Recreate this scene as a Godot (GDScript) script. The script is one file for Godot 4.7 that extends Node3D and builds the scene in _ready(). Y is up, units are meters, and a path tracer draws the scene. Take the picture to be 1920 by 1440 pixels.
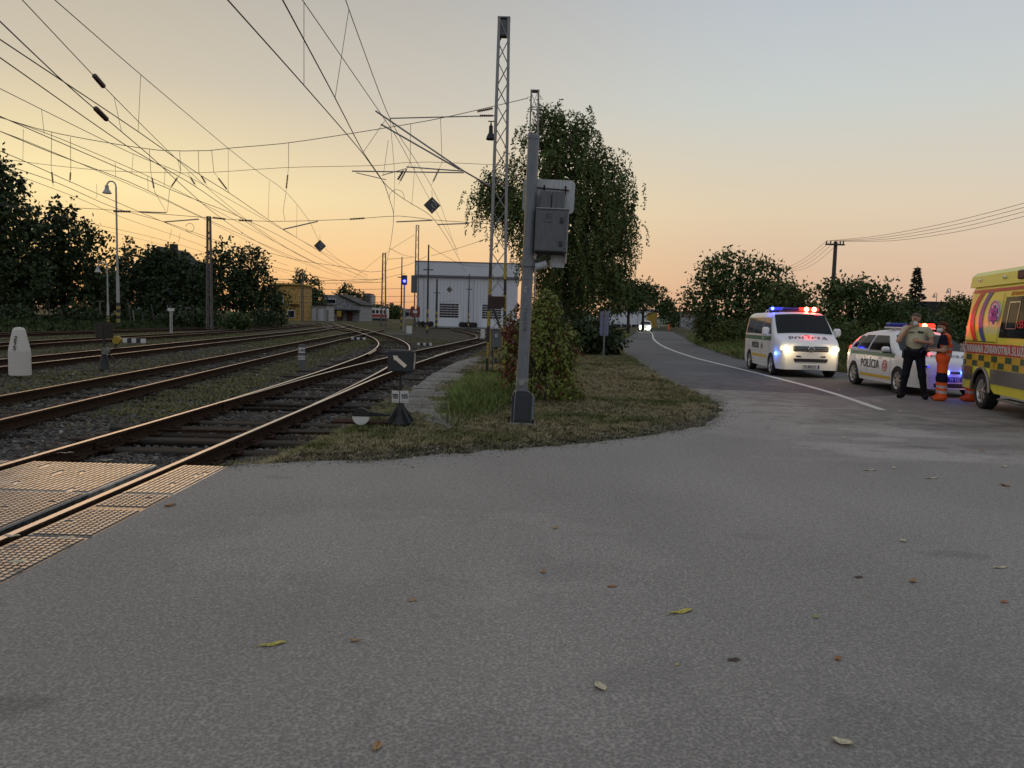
extends Node3D

var taken := {}
var mats := {}
var tex := {}
var rng := RandomNumberGenerator.new()

func _ready() -> void:
	rng.seed = 20
	make_camera_and_light()
	make_textures()
	make_ground()
	make_tracks()
	make_crossing()
	make_rail_furniture()
	make_catenary()
	make_buildings()
	make_vegetation()
	make_roadside()
	make_vehicles()
	make_people()
	make_small_things()

func make_camera_and_light() -> void:
	var cam := Camera3D.new()
	cam.name = "camera"
	cam.fov = 53.06
	cam.near = 0.05
	cam.far = 4000.0
	add_child(cam)
	cam.position = Vector3(0, 1.5, 0)
	cam.basis = Basis(Vector3(1, 0, 0), -0.08523) * Basis(Vector3(0, 0, 1), 0.02618)
	cam.current = true
	var env := Environment.new()
	env.background_mode = Environment.BG_SKY
	env.tonemap_mode = Environment.TONE_MAPPER_LINEAR
	env.tonemap_exposure = 1.12
	env.background_energy_multiplier = 1.0
	env.sdfgi_enabled = true
	env.ssao_enabled = true
	env.ssil_enabled = true
	var sky := Sky.new()
	var psm := PanoramaSkyMaterial.new()
	psm.panorama = ImageTexture.create_from_image(dusk_sky())
	sky.sky_material = psm
	env.sky = sky
	var we := WorldEnvironment.new()
	we.name = "world_environment"
	we.environment = env
	add_child(we)
	var sun := DirectionalLight3D.new()
	sun.name = "low_sun"
	sun.light_energy = 0.06
	sun.light_color = Color(1.0, 0.72, 0.45)
	sun.light_angular_distance = 25.0
	sun.shadow_enabled = true
	add_child(sun)
	var az := deg_to_rad(-32.0)
	var el := deg_to_rad(9.0)
	var from := Vector3(sin(az) * cos(el), sin(el), -cos(az) * cos(el))
	sun.look_at_from_position(from * 50.0, Vector3.ZERO)

# The clear evening air: rows by height above the horizon, columns by angle away from the sunset.
func dusk_sky() -> Image:
	var els := [0.0, 3.0, 8.0, 15.0, 24.0, 45.0, 90.0]
	var angs := [0.0, 22.0, 48.0, 100.0, 180.0]
	var rows := [
		[[224, 150, 88], [216, 154, 108], [206, 158, 132], [192, 168, 158], [178, 168, 168]],
		[[248, 198, 132], [240, 192, 136], [211, 176, 146], [196, 178, 168], [182, 174, 176]],
		[[246, 224, 168], [230, 207, 164], [214, 196, 168], [200, 192, 184], [186, 184, 190]],
		[[200, 188, 166], [196, 188, 174], [192, 197, 193], [190, 194, 196], [184, 190, 200]],
		[[170, 164, 154], [168, 167, 164], [173, 180, 191], [178, 186, 198], [178, 187, 201]],
		[[174, 177, 182], [174, 178, 186], [176, 185, 196], [178, 188, 202], [178, 188, 204]],
		[[178, 187, 201], [178, 187, 201], [178, 187, 201], [178, 187, 201], [178, 187, 201]]]
	var lut := []
	for r in rows:
		var l := []
		for c in r:
			l.append(Color8(c[0], c[1], c[2]).srgb_to_linear())
		lut.append(l)
	var w := 720
	var h := 360
	var im := Image.create(w, h, false, Image.FORMAT_RGBF)
	for y in h:
		var el: float = 90.0 - (y + 0.5) / h * 180.0
		var ie := 0
		var e: float = max(el, 0.0)
		while ie < 5 and els[ie + 1] < e:
			ie += 1
		var te: float = clamp((e - els[ie]) / (els[ie + 1] - els[ie]), 0, 1)
		for x in w:
			var az: float = (x + 0.5) / w * 360.0
			var d: float = abs(wrapf(az + 30.0, -180.0, 180.0))
			var ia := 0
			while ia < 3 and angs[ia + 1] < d:
				ia += 1
			var ta: float = smoothstep(0.0, 1.0, (d - angs[ia]) / (angs[ia + 1] - angs[ia])) * 0.4 + (d - angs[ia]) / (angs[ia + 1] - angs[ia]) * 0.6
			var a: Color = lut[ie][ia].lerp(lut[ie][ia + 1], ta)
			var b: Color = lut[ie + 1][ia].lerp(lut[ie + 1][ia + 1], ta)
			im.set_pixel(x, y, a.lerp(b, te))
	return im


# ---------------------------------------------------------------- helpers
class Geo:
	var v := PackedVector3Array()
	var n := PackedVector3Array()
	var c := PackedColorArray()
	var uv := PackedVector2Array()
	var uv2 := PackedVector2Array()
	var i := PackedInt32Array()
	var col := Color(1, 1, 1)

	func put(p: Vector3, nn: Vector3, u := Vector2.ZERO) -> int:
		v.append(p)
		n.append(nn)
		c.append(col)
		uv.append(u)
		return v.size() - 1

	func tri(a: Vector3, b: Vector3, d: Vector3) -> void:
		var nn := (b - a).cross(d - a).normalized()
		var k := put(a, nn)
		put(b, nn)
		put(d, nn)
		i.append_array([k, k + 2, k + 1])

	# corners counter-clockwise seen from outside
	func quad(a: Vector3, b: Vector3, d: Vector3, e: Vector3) -> void:
		var nn := (d - a).cross(e - b).normalized()
		var k := put(a, nn, Vector2(0, 1))
		put(b, nn, Vector2(1, 1))
		put(d, nn, Vector2(1, 0))
		put(e, nn, Vector2(0, 0))
		i.append_array([k, k + 2, k + 1, k, k + 3, k + 2])

	func box(at: Vector3, size: Vector3, b := Basis()) -> void:
		cbox(at, size, 0.0, b)

	func cbox(at: Vector3, size: Vector3, ch := 0.0, b := Basis()) -> void:
		var h := size * 0.5
		for axis in 3:
			for s in [-1.0, 1.0]:
				var u: int = (axis + 1) % 3
				var w: int = (axis + 2) % 3
				var q := []
				for k in [[-1, -1], [1, -1], [1, 1], [-1, 1]]:
					var p := Vector3()
					p[axis] = h[axis] * s
					p[u] = (h[u] - ch) * k[0] * s
					p[w] = (h[w] - ch) * k[1]
					q.append(at + b * p)
				quad(q[0], q[1], q[2], q[3])
		if ch <= 0.0:
			return
		for axis in 3:
			var u: int = (axis + 1) % 3
			var w: int = (axis + 2) % 3
			for su in [-1.0, 1.0]:
				for sw in [-1.0, 1.0]:
					var p := []
					for k in [[-1.0, 0], [1.0, 0], [1.0, 1], [-1.0, 1]]:
						var o := Vector3()
						o[axis] = (h[axis] - ch) * k[0]
						if k[1] == 0:
							o[u] = h[u] * su
							o[w] = (h[w] - ch) * sw
						else:
							o[u] = (h[u] - ch) * su
							o[w] = h[w] * sw
						p.append(at + b * o)
					if _out(p, at):
						quad(p[0], p[1], p[2], p[3])
					else:
						quad(p[3], p[2], p[1], p[0])
		for sx in [-1.0, 1.0]:
			for sy in [-1.0, 1.0]:
				for sz in [-1.0, 1.0]:
					var a := at + b * Vector3(h.x * sx, (h.y - ch) * sy, (h.z - ch) * sz)
					var d := at + b * Vector3((h.x - ch) * sx, h.y * sy, (h.z - ch) * sz)
					var e := at + b * Vector3((h.x - ch) * sx, (h.y - ch) * sy, h.z * sz)
					if (d - a).cross(e - a).dot(a - at) > 0:
						tri(a, d, e)
					else:
						tri(a, e, d)

	func _out(p: Array, at: Vector3) -> bool:
		return (p[2] - p[0]).cross(p[3] - p[1]).dot(p[0] - at) > 0

	func bar(a: Vector3, b: Vector3, w: float, d := -1.0, upv := Vector3.UP) -> void:
		var t := b - a
		var len := t.length()
		if len < 1e-5:
			return
		t /= len
		var up := upv
		if abs(t.dot(up)) > 0.98:
			up = Vector3(0, 0, 1)
		var x := up.cross(t).normalized()
		var y := t.cross(x)
		box((a + b) * 0.5, Vector3(w, w if d < 0 else d, len), Basis(x, y, t))

	func tube(pts: Array, r0: float, sides := 8, r1 := -1.0, caps := true) -> void:
		var cnt := pts.size()
		var up := Vector3.UP
		var t0: Vector3 = (pts[1] - pts[0]).normalized()
		if abs(t0.dot(up)) > 0.95:
			up = Vector3(0, 0, 1)
		var x := up.cross(t0).normalized()
		var first := v.size()
		for k in cnt:
			var t: Vector3
			if k == 0:
				t = pts[1] - pts[0]
			elif k == cnt - 1:
				t = pts[k] - pts[k - 1]
			else:
				t = (pts[k + 1] - pts[k]).normalized() + (pts[k] - pts[k - 1]).normalized()
			t = t.normalized()
			x = (x - t * x.dot(t)).normalized()
			var y := t.cross(x)
			var r := r0 if r1 < 0 else lerpf(r0, r1, float(k) / (cnt - 1))
			for s in sides:
				var a := TAU * s / sides
				var nn := x * cos(a) + y * sin(a)
				put(pts[k] + nn * r, nn, Vector2(float(s) / sides, float(k) / cnt))
		for k in cnt - 1:
			for s in sides:
				var a := first + k * sides + s
				var b := first + k * sides + (s + 1) % sides
				i.append_array([a, a + sides, b, b, a + sides, b + sides])
		if caps:
			for e in [0, cnt - 1]:
				var nn: Vector3 = (pts[1] - pts[0]).normalized() * -1.0 if e == 0 else (pts[cnt - 1] - pts[cnt - 2]).normalized()
				var k0 := put(pts[e], nn)
				for s in sides:
					put(v[first + e * sides + s], nn)
				for s in sides:
					var a := k0 + 1 + s
					var b := k0 + 1 + (s + 1) % sides
					if e == 0:
						i.append_array([k0, a, b])
					else:
						i.append_array([k0, b, a])

	# profile: Array of Vector2(radius, height), outward normals, from bottom to top
	func lathe(prof: Array, seg := 16, xf := Transform3D()) -> void:
		for k in prof.size() - 1:
			var a: Vector2 = prof[k]
			var b: Vector2 = prof[k + 1]
			if a.distance_to(b) < 1e-6:
				continue
			var d := b - a
			var nr := Vector2(d.y, -d.x).normalized()
			var f := v.size()
			for s in seg + 1:
				var t := TAU * s / seg
				var cs := cos(t)
				var sn := sin(t)
				var nn := (xf.basis * Vector3(nr.x * cs, nr.y, nr.x * sn)).normalized()
				put(xf * Vector3(a.x * cs, a.y, a.x * sn), nn, Vector2(float(s) / seg, 0))
				put(xf * Vector3(b.x * cs, b.y, b.x * sn), nn, Vector2(float(s) / seg, 1))
			for s in seg:
				var q := f + s * 2
				i.append_array([q, q + 2, q + 1, q + 1, q + 2, q + 3])

	# polygon in the xy plane (counter-clockwise seen from +z), extruded from z=-d/2 to d/2
	func prism(poly: PackedVector2Array, d: float, xf := Transform3D()) -> void:
		if Geometry2D.is_polygon_clockwise(poly):
			poly = poly.duplicate()
			poly.reverse()
		var ids := Geometry2D.triangulate_polygon(poly)
		for k in range(0, ids.size(), 3):
			var a := poly[ids[k]]
			var b := poly[ids[k + 1]]
			var e := poly[ids[k + 2]]
			if (b - a).cross(e - a) < 0:
				var t := b
				b = e
				e = t
			tri(xf * Vector3(a.x, a.y, d * 0.5), xf * Vector3(b.x, b.y, d * 0.5), xf * Vector3(e.x, e.y, d * 0.5))
			tri(xf * Vector3(a.x, a.y, -d * 0.5), xf * Vector3(e.x, e.y, -d * 0.5), xf * Vector3(b.x, b.y, -d * 0.5))
		for k in poly.size():
			var a := poly[k]
			var b := poly[(k + 1) % poly.size()]
			quad(xf * Vector3(a.x, a.y, -d * 0.5), xf * Vector3(b.x, b.y, -d * 0.5), xf * Vector3(b.x, b.y, d * 0.5), xf * Vector3(a.x, a.y, d * 0.5))

	# rows of points as a smooth sheet; rows x columns, outside is (next column) x (next row)
	func sheet(rows: Array, flip := false, close_u := false) -> void:
		var nr := rows.size()
		var nc: int = rows[0].size()
		var f := v.size()
		for r in nr:
			for k in nc:
				var p: Vector3 = rows[r][k]
				var kp: int = (k + 1) % nc if close_u else mini(k + 1, nc - 1)
				var km: int = (k + nc - 1) % nc if close_u else maxi(k - 1, 0)
				var du: Vector3 = rows[r][kp] - rows[r][km]
				var dv: Vector3 = rows[mini(r + 1, nr - 1)][k] - rows[maxi(r - 1, 0)][k]
				var nn := du.cross(dv)
				if nn.length() < 1e-9:
					nn = Vector3.UP
				nn = nn.normalized()
				if flip:
					nn = -nn
				put(p, nn, Vector2(float(k) / nc, float(r) / nr))
		for r in nr - 1:
			for k in (nc if close_u else nc - 1):
				var k2 := (k + 1) % nc
				var a := f + r * nc + k
				var b := f + r * nc + k2
				var d := a + nc
				var e := b + nc
				if flip:
					i.append_array([a, b, d, b, e, d])
				else:
					i.append_array([a, d, b, b, d, e])

	func leaf(p: Vector3, dir: Vector3, side: Vector3, ln: float, wd: float) -> void:
		var nn := side.cross(dir).normalized()
		var k := put(p, nn)
		put(p + dir * ln * 0.45 + side * wd * 0.5, nn)
		put(p + dir * ln, nn)
		put(p + dir * ln * 0.45 - side * wd * 0.5, nn)
		i.append_array([k, k + 2, k + 1, k, k + 3, k + 2])

	func mesh(colored := false) -> ArrayMesh:
		var a := []
		a.resize(Mesh.ARRAY_MAX)
		a[Mesh.ARRAY_VERTEX] = v
		a[Mesh.ARRAY_NORMAL] = n
		a[Mesh.ARRAY_TEX_UV] = uv
		if uv2.size() == v.size():
			a[Mesh.ARRAY_TEX_UV2] = uv2
		if colored:
			a[Mesh.ARRAY_COLOR] = c
		a[Mesh.ARRAY_INDEX] = i
		var m := ArrayMesh.new()
		m.add_surface_from_arrays(Mesh.PRIMITIVE_TRIANGLES, a)
		return m

func numbered(called: String) -> String:
	var k: int = taken.get(called, 0)
	taken[called] = k + 1
	return called if k == 0 else "%s_%03d" % [called, k]

func tag(o: Node, label: String, category: String, group := "", kind := "") -> Node:
	o.set_meta("label", label)
	if category:
		o.set_meta("category", category)
	if group:
		o.set_meta("group", group)
	if kind:
		o.set_meta("kind", kind)
	return o

func thing(called: String, label: String, category: String, at := Vector3.ZERO, turn := 0.0, group := "") -> Node3D:
	var o := Node3D.new()
	o.name = numbered(called)
	add_child(o)
	o.position = at
	o.rotation.y = turn
	tag(o, label, category, group)
	return o

func put_mesh(called: String, m: Mesh, mt: Material, parent: Node = null) -> MeshInstance3D:
	var o := MeshInstance3D.new()
	o.mesh = m
	o.material_override = mt
	if parent == null:
		o.name = numbered(called)
		add_child(o)
	else:
		var free := called
		var k := 0
		while parent.has_node(NodePath(free)):
			k += 1
			free = "%s_%03d" % [called, k]
			if k == 1 and parent.has_meta("cnt_" + called):
				k = parent.get_meta("cnt_" + called)
				free = "%s_%03d" % [called, k]
		parent.set_meta("cnt_" + called, k + 1)
		o.name = free
		parent.add_child(o)
	return o

func obj(called: String, g: Geo, mt: Material, parent: Node = null, colored := false) -> MeshInstance3D:
	return put_mesh(called, g.mesh(colored), mt, parent)

func structure(called: String, g: Geo, mt: Material, colored := false) -> MeshInstance3D:
	var o := obj(called, g, mt, null, colored)
	o.set_meta("kind", "structure")
	return o

func copy(o: Node3D, at: Vector3, turn := 0.0, label := "") -> Node3D:
	var c: Node3D = o.duplicate()
	c.name = numbered(String(o.name).rstrip("0123456789").trim_suffix("_"))
	add_child(c)
	c.position = at
	c.rotation.y = turn
	if label:
		c.set_meta("label", label)
	return c

func l3(r: float, g: float, b: float) -> Color:
	return Color(r, g, b).linear_to_srgb()

# a plain coloured material (linear base colour), optionally with a shared grain texture
func mat(key: String, r := 0.5, g := 0.5, b := 0.5, rough := 0.7, metal := 0.0, grain := "", scale := 1.0) -> StandardMaterial3D:
	if mats.has(key):
		return mats[key]
	var m := StandardMaterial3D.new()
	m.resource_name = key
	m.albedo_color = l3(r, g, b)
	m.roughness = rough
	m.metallic = metal
	if grain:
		m.albedo_texture = tex[grain]
		m.uv1_triplanar = true
		m.uv1_scale = Vector3.ONE * scale
	mats[key] = m
	return m

func glow(key: String, r: float, g: float, b: float, energy: float) -> StandardMaterial3D:
	if mats.has(key):
		return mats[key]
	var m := StandardMaterial3D.new()
	m.albedo_color = l3(r * 0.5, g * 0.5, b * 0.5)
	m.emission_enabled = true
	m.emission = l3(r, g, b)
	m.emission_energy_multiplier = energy
	mats[key] = m
	return m

func glass(key: String, r: float, g: float, b: float, alpha: float) -> StandardMaterial3D:
	if mats.has(key):
		return mats[key]
	var m := StandardMaterial3D.new()
	var cc := l3(r, g, b)
	cc.a = alpha
	m.albedo_color = cc
	m.transparency = BaseMaterial3D.TRANSPARENCY_ALPHA
	m.roughness = 0.04
	m.metallic_specular = 0.6
	mats[key] = m
	return m

func noise_image(size: int, freq: float, oct: int, lo: float, hi: float, kind := FastNoiseLite.TYPE_SIMPLEX_SMOOTH, sd := 1) -> Image:
	var fn := FastNoiseLite.new()
	fn.seed = sd
	fn.noise_type = kind
	fn.frequency = freq
	fn.fractal_octaves = oct
	var im := fn.get_seamless_image(size, size)
	im.convert(Image.FORMAT_RGB8)
	var data := im.get_data()
	for k in data.size():
		data[k] = int(clampf(255.0 * (lo + (hi - lo) * data[k] / 255.0), 0.0, 255.0))
	return Image.create_from_data(size, size, false, Image.FORMAT_RGB8, data)

func text_part(called: String, words: String, size: float, at: Vector3, b: Basis, mt: Material, parent: Node, bold := true, serif := false, stretch := 1.0, depth := 0.006) -> MeshInstance3D:
	var tm := TextMesh.new()
	var f := SystemFont.new()
	f.font_names = PackedStringArray(["Droid Serif" if serif else "Droid Sans"])
	if bold:
		f.font_weight = 700
	tm.font = f
	tm.text = words
	tm.font_size = 64
	tm.pixel_size = size / 46.0
	tm.depth = depth
	tm.curve_step = 2.0
	var o := put_mesh(called, tm, mt, parent)
	o.transform = Transform3D(b * Basis.from_scale(Vector3(stretch, 1, 1)), at)
	return o

func along(pts: PackedVector2Array, step: float) -> PackedVector2Array:
	# smooth curve through the points, resampled
	var cv := Curve2D.new()
	for k in pts.size():
		var t := Vector2.ZERO
		if k > 0 and k < pts.size() - 1:
			t = (pts[k + 1] - pts[k - 1]).normalized()
		elif k == 0:
			t = (pts[1] - pts[0]).normalized()
		else:
			t = (pts[k] - pts[k - 1]).normalized()
		var lb := pts[k].distance_to(pts[max(k - 1, 0)]) / 3.0
		var lf := pts[k].distance_to(pts[min(k + 1, pts.size() - 1)]) / 3.0
		cv.add_point(pts[k], -t * lb, t * lf)
	cv.bake_interval = 0.1
	var out := PackedVector2Array()
	var n := maxi(2, int(cv.get_baked_length() / step) + 1)
	for k in n:
		out.append(cv.sample_baked(cv.get_baked_length() * k / (n - 1), true))
	return out


# ---------------------------------------------------------------- ground, road, verge
var road_poly := PackedVector2Array()
var hn := FastNoiseLite.new()
var gx := PackedFloat32Array()

func make_textures() -> void:
	tex["fine"] = ImageTexture.create_from_image(noise_image(256, 0.06, 4, 0.84, 1.0, FastNoiseLite.TYPE_SIMPLEX, 3))
	tex["streak"] = ImageTexture.create_from_image(noise_image(256, 0.02, 5, 0.84, 1.0, FastNoiseLite.TYPE_SIMPLEX, 15))
	tex["coarse"] = ImageTexture.create_from_image(noise_image(256, 0.014, 4, 0.55, 1.0, FastNoiseLite.TYPE_SIMPLEX_SMOOTH, 5))
	tex["soil"] = ImageTexture.create_from_image(noise_image(256, 0.05, 5, 0.2, 1.15, FastNoiseLite.TYPE_SIMPLEX, 19))
	tex["dirt"] = ImageTexture.create_from_image(noise_image(256, 0.02, 5, 0.55, 1.0, FastNoiseLite.TYPE_SIMPLEX, 9))
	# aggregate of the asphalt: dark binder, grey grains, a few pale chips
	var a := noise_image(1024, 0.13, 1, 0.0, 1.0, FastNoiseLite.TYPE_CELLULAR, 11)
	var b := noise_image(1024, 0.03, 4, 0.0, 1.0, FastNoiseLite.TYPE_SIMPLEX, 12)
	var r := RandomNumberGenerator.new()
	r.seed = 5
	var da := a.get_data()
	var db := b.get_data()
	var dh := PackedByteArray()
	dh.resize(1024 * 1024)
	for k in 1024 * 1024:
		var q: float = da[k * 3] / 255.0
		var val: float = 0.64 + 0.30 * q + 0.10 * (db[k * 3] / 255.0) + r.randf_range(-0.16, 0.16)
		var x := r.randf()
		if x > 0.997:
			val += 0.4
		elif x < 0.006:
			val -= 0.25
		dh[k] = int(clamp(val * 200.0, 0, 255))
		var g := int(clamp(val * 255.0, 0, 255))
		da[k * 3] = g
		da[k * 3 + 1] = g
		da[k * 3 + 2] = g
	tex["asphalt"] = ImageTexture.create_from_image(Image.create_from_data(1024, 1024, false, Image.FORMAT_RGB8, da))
	var him := Image.create_from_data(1024, 1024, false, Image.FORMAT_L8, dh)
	him.convert(Image.FORMAT_RGBA8)
	him.bump_map_to_normal_map(2.2)
	tex["asphalt_n"] = ImageTexture.create_from_image(him)

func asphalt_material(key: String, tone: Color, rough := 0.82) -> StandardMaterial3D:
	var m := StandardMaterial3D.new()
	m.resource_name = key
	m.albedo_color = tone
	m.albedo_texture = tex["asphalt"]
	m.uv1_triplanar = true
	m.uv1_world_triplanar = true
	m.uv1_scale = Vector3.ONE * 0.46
	m.normal_enabled = true
	m.normal_texture = tex["asphalt_n"]
	m.normal_scale = 0.8
	m.vertex_color_use_as_albedo = true
	m.roughness = rough
	m.metallic_specular = 0.4
	return m

func dist_to_road(p: Vector2) -> float:
	var best := 1e9
	for k in road_poly.size():
		var q := Geometry2D.get_closest_point_to_segment(p, road_poly[k], road_poly[(k + 1) % road_poly.size()])
		best = minf(best, p.distance_squared_to(q))
	var d := sqrt(best)
	return -d if Geometry2D.is_point_in_polygon(p, road_poly) else d

func keyed(t: float, keys: Array) -> float:
	if t <= keys[0][0]:
		return keys[0][1]
	for k in keys.size() - 1:
		if t <= keys[k + 1][0]:
			return lerpf(keys[k][1], keys[k + 1][1], (t - keys[k][0]) / (keys[k + 1][0] - keys[k][0]))
	return keys[-1][1]

func bed_edge(z: float) -> float:
	return keyed(-z, [[0, -2.8], [8, -2.78], [10.5, -2.5], [14, -2.25], [24, -2.0], [34, -1.7], [50, -0.2], [70, 1.6], [100, 3.0]])

# the rail yard lies a hand's depth below the road; verges rise a little
func height(x: float, z: float, dr := 1e9) -> float:
	var wob := hn.get_noise_2d(x * 3.0, z * 3.0) * 0.03 + hn.get_noise_2d(x * 14.0, z * 14.0) * 0.012
	var yard := smoothstep(bed_edge(z) + 0.7, bed_edge(z) - 0.1, x)
	var far := clampf((-z - 100.0) / 60.0, 0.0, 1.0)
	var left := smoothstep(-29.0, -40.0, x)
	var h := 0.035 + wob
	h += smoothstep(14.0, 26.0, x) * 0.5
	h = lerpf(h, -0.205 + wob * 0.7, yard * (1.0 - far) * (1.0 - left))
	h = lerpf(h, 0.15 + wob, left)
	if z > -7.6 and x < 1.0:
		h = lerpf(h, -0.2, smoothstep(-7.9, -7.5, z))
	if dr < 0.9:
		h = lerpf(h, -0.05, smoothstep(0.22, -0.05, dr))
	return h

func road_outline() -> PackedVector2Array:
	var left := PackedVector2Array([Vector2(-2.74, -7.45), Vector2(-1.42, -7.89), Vector2(-.63, -8.38), Vector2(.27, -8.87), Vector2(1.15, -9.48), Vector2(2.04, -10.35), Vector2(2.75, -11.2), Vector2(3.6, -13.2), Vector2(3.97, -15.1), Vector2(3.99, -17.4), Vector2(4.17, -21.5), Vector2(4.67, -28.2), Vector2(5.79, -41), Vector2(8.06, -57), Vector2(11.8, -78), Vector2(16.5, -104), Vector2(20, -130)])
	var right := PackedVector2Array([Vector2(27.5, -130), Vector2(22.5, -104), Vector2(18.0, -80), Vector2(14.4, -63), Vector2(11.0, -42), Vector2(9.7, -32), Vector2(10.2, -27.5), Vector2(11.4, -24.6), Vector2(14.5, -22.6), Vector2(22, -20.5), Vector2(40, -17)])
	var out := PackedVector2Array()
	var r := RandomNumberGenerator.new()
	r.seed = 4
	for side in [along(left, 0.28), along(right, 0.5)]:
		for p in side:
			var d: float = clamp(absf(p.y) / 40.0, 0.3, 1.0)
			out.append(p + Vector2(hn.get_noise_2d(p.x * 40, p.y * 40) * 0.13 + r.randf_range(-.03, .03), hn.get_noise_2d(p.y * 44, p.x * 44) * 0.13 + r.randf_range(-.03, .03)) * (1.4 - d * 0.6))
	out.append_array([Vector2(40, 12), Vector2(-2.74, 12)])
	return out

func asphalt_sheet(poly: PackedVector2Array) -> Geo:
	var g := Geo.new()
	var ids := Geometry2D.triangulate_polygon(poly)
	for p in poly:
		g.put(Vector3(p.x, 0, p.y), Vector3.UP, p * 0.035)
	for k in range(0, ids.size(), 3):
		var a := ids[k]
		var b := ids[k + 1]
		var c := ids[k + 2]
		if (poly[b] - poly[a]).cross(poly[c] - poly[a]) < 0:
			g.i.append_array([a, c, b])
		else:
			g.i.append_array([a, b, c])
	# the broken edge of the layer
	for k in poly.size():
		var a := poly[k]
		var b := poly[(k + 1) % poly.size()]
		g.quad(Vector3(a.x, 0, a.y), Vector3(b.x, 0, b.y), Vector3(b.x, -0.09, b.y), Vector3(a.x, -0.09, a.y))
	for q in g.v:
		g.uv2.append(Vector2((q.x + 4.0) / 32.0, (q.z + 42.0) / 52.0))
	return g

func make_ground() -> void:
	hn.seed = 7
	hn.frequency = 0.05
	hn.fractal_octaves = 3
	road_poly = road_outline()
	# ---- asphalt: the coarse grey forecourt and the smoother dark road beyond its joint
	var joint := PackedVector2Array()
	for q in along(PackedVector2Array([Vector2(2.0, -17.9), Vector2(4.6, -17.5), Vector2(6.4, -17.1), Vector2(7.4, -16.6), Vector2(9.0, -17.6), Vector2(12.0, -19.6), Vector2(20, -21.5), Vector2(45, -22)]), .3):
		joint.append(q + Vector2(0, hn.get_noise_2d(q.x * 30.0, 3.0) * .22))
	joint.append_array([Vector2(60, -22), Vector2(60, -160), Vector2(-10, -160), Vector2(-10, -18)])
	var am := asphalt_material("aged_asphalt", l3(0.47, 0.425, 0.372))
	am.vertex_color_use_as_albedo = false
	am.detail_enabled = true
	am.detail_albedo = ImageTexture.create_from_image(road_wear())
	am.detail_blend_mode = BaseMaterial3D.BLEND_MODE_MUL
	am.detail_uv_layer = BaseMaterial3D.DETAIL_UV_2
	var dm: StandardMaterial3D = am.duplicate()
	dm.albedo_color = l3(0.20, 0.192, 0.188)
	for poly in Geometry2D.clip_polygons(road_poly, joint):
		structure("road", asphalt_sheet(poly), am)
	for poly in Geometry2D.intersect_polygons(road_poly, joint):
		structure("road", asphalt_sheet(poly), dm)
	# ---- the ground sheet
	var xs := PackedFloat32Array()
	var zs := PackedFloat32Array()
	for q in [-2500.0, -1200.0, -600.0, -300.0, -180.0, -120.0, -90.0, -70.0, -58.0, -50.0]:
		xs.append(q)
	var x := -45.0
	while x < 30.0:
		xs.append(x)
		x += 0.3 if x > -13.0 and x < 6.0 else 0.8
	for q in [32.0, 36.0, 42.0, 50.0, 60.0, 80.0, 110.0, 160.0, 300.0, 600.0, 1200.0, 2500.0]:
		xs.append(q)
	for q in [800.0, 300.0, 100.0, 40.0, 20.0, 14.0]:
		zs.append(q)
	x = 12.0
	while x > -130.0:
		zs.append(x)
		x -= 0.3 if x < -4.0 and x > -32.0 else 0.9
	for q in [-132.0, -140.0, -150.0, -170.0, -200.0, -260.0, -400.0, -700.0, -1300.0, -2800.0]:
		zs.append(q)
	var g := Geo.new()
	var soil := Color(0.12, 0.104, 0.078)
	var bed := Color(0.085, 0.076, 0.066)
	var dry := Color(0.21, 0.175, 0.095)
	var green := Color(0.085, 0.105, 0.036)
	for zi in zs.size():
		var z := zs[zi]
		for xi in xs.size():
			var px := xs[xi]
			var near := px > -8.0 and px < 45.0 and z > -135.0 and z < 14.0
			var dr := dist_to_road(Vector2(px, z)) if near else 1e9
			var h := height(px, z, dr) if absf(px) < 400.0 and absf(z) < 400.0 else 0.0
			var yard := smoothstep(bed_edge(z) + 0.7, bed_edge(z) - 0.1, px) * (1.0 - smoothstep(-29.0, -40.0, px)) * (1.0 if z > -105.0 else 0.0)
			var n1 := hn.get_noise_2d(px * 5.0, z * 5.0)
			var n2 := hn.get_noise_2d(px * 22.0 + 90.0, z * 22.0)
			var c := dry.lerp(green, clampf(0.45 + n1 * 1.3 + n2 * 0.9, 0, 1))
			var weeds := clampf(weed(px, z) + n2 * 0.8, 0.0, 1.0)
			var bc := bed.lerp(green.lerp(dry, 0.35), weeds)
			c = c.lerp(bc, yard)
			c = c.lerp(soil, clampf(n2 * 1.2, 0.0, 0.6))
			if dr < 0.35:
				c = c.lerp(Color(0.14, 0.125, 0.105), smoothstep(0.35, 0.05, dr) * 0.8)
			g.col = c
			g.put(Vector3(px, h, z), Vector3.UP)
	var nx := xs.size()
	for zi in zs.size():
		for xi in nx:
			var k := zi * nx + xi
			var l := g.v[k - 1] if xi > 0 else g.v[k]
			var r := g.v[k + 1] if xi < nx - 1 else g.v[k]
			var u := g.v[k - nx] if zi > 0 else g.v[k]
			var d := g.v[k + nx] if zi < zs.size() - 1 else g.v[k]
			g.n[k] = (u - d).cross(r - l).normalized()
			if zi < zs.size() - 1 and xi < nx - 1:
				g.i.append_array([k, k + nx, k + 1, k + 1, k + nx, k + nx + 1])
	var gm := StandardMaterial3D.new()
	gm.vertex_color_use_as_albedo = true
	gm.albedo_texture = tex["soil"]
	gm.uv1_triplanar = true
	gm.uv1_world_triplanar = true
	gm.uv1_scale = Vector3.ONE * 0.9
	gm.roughness = 0.95
	gm.metallic_specular = 0.2
	structure("ground", g, gm, true)

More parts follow.
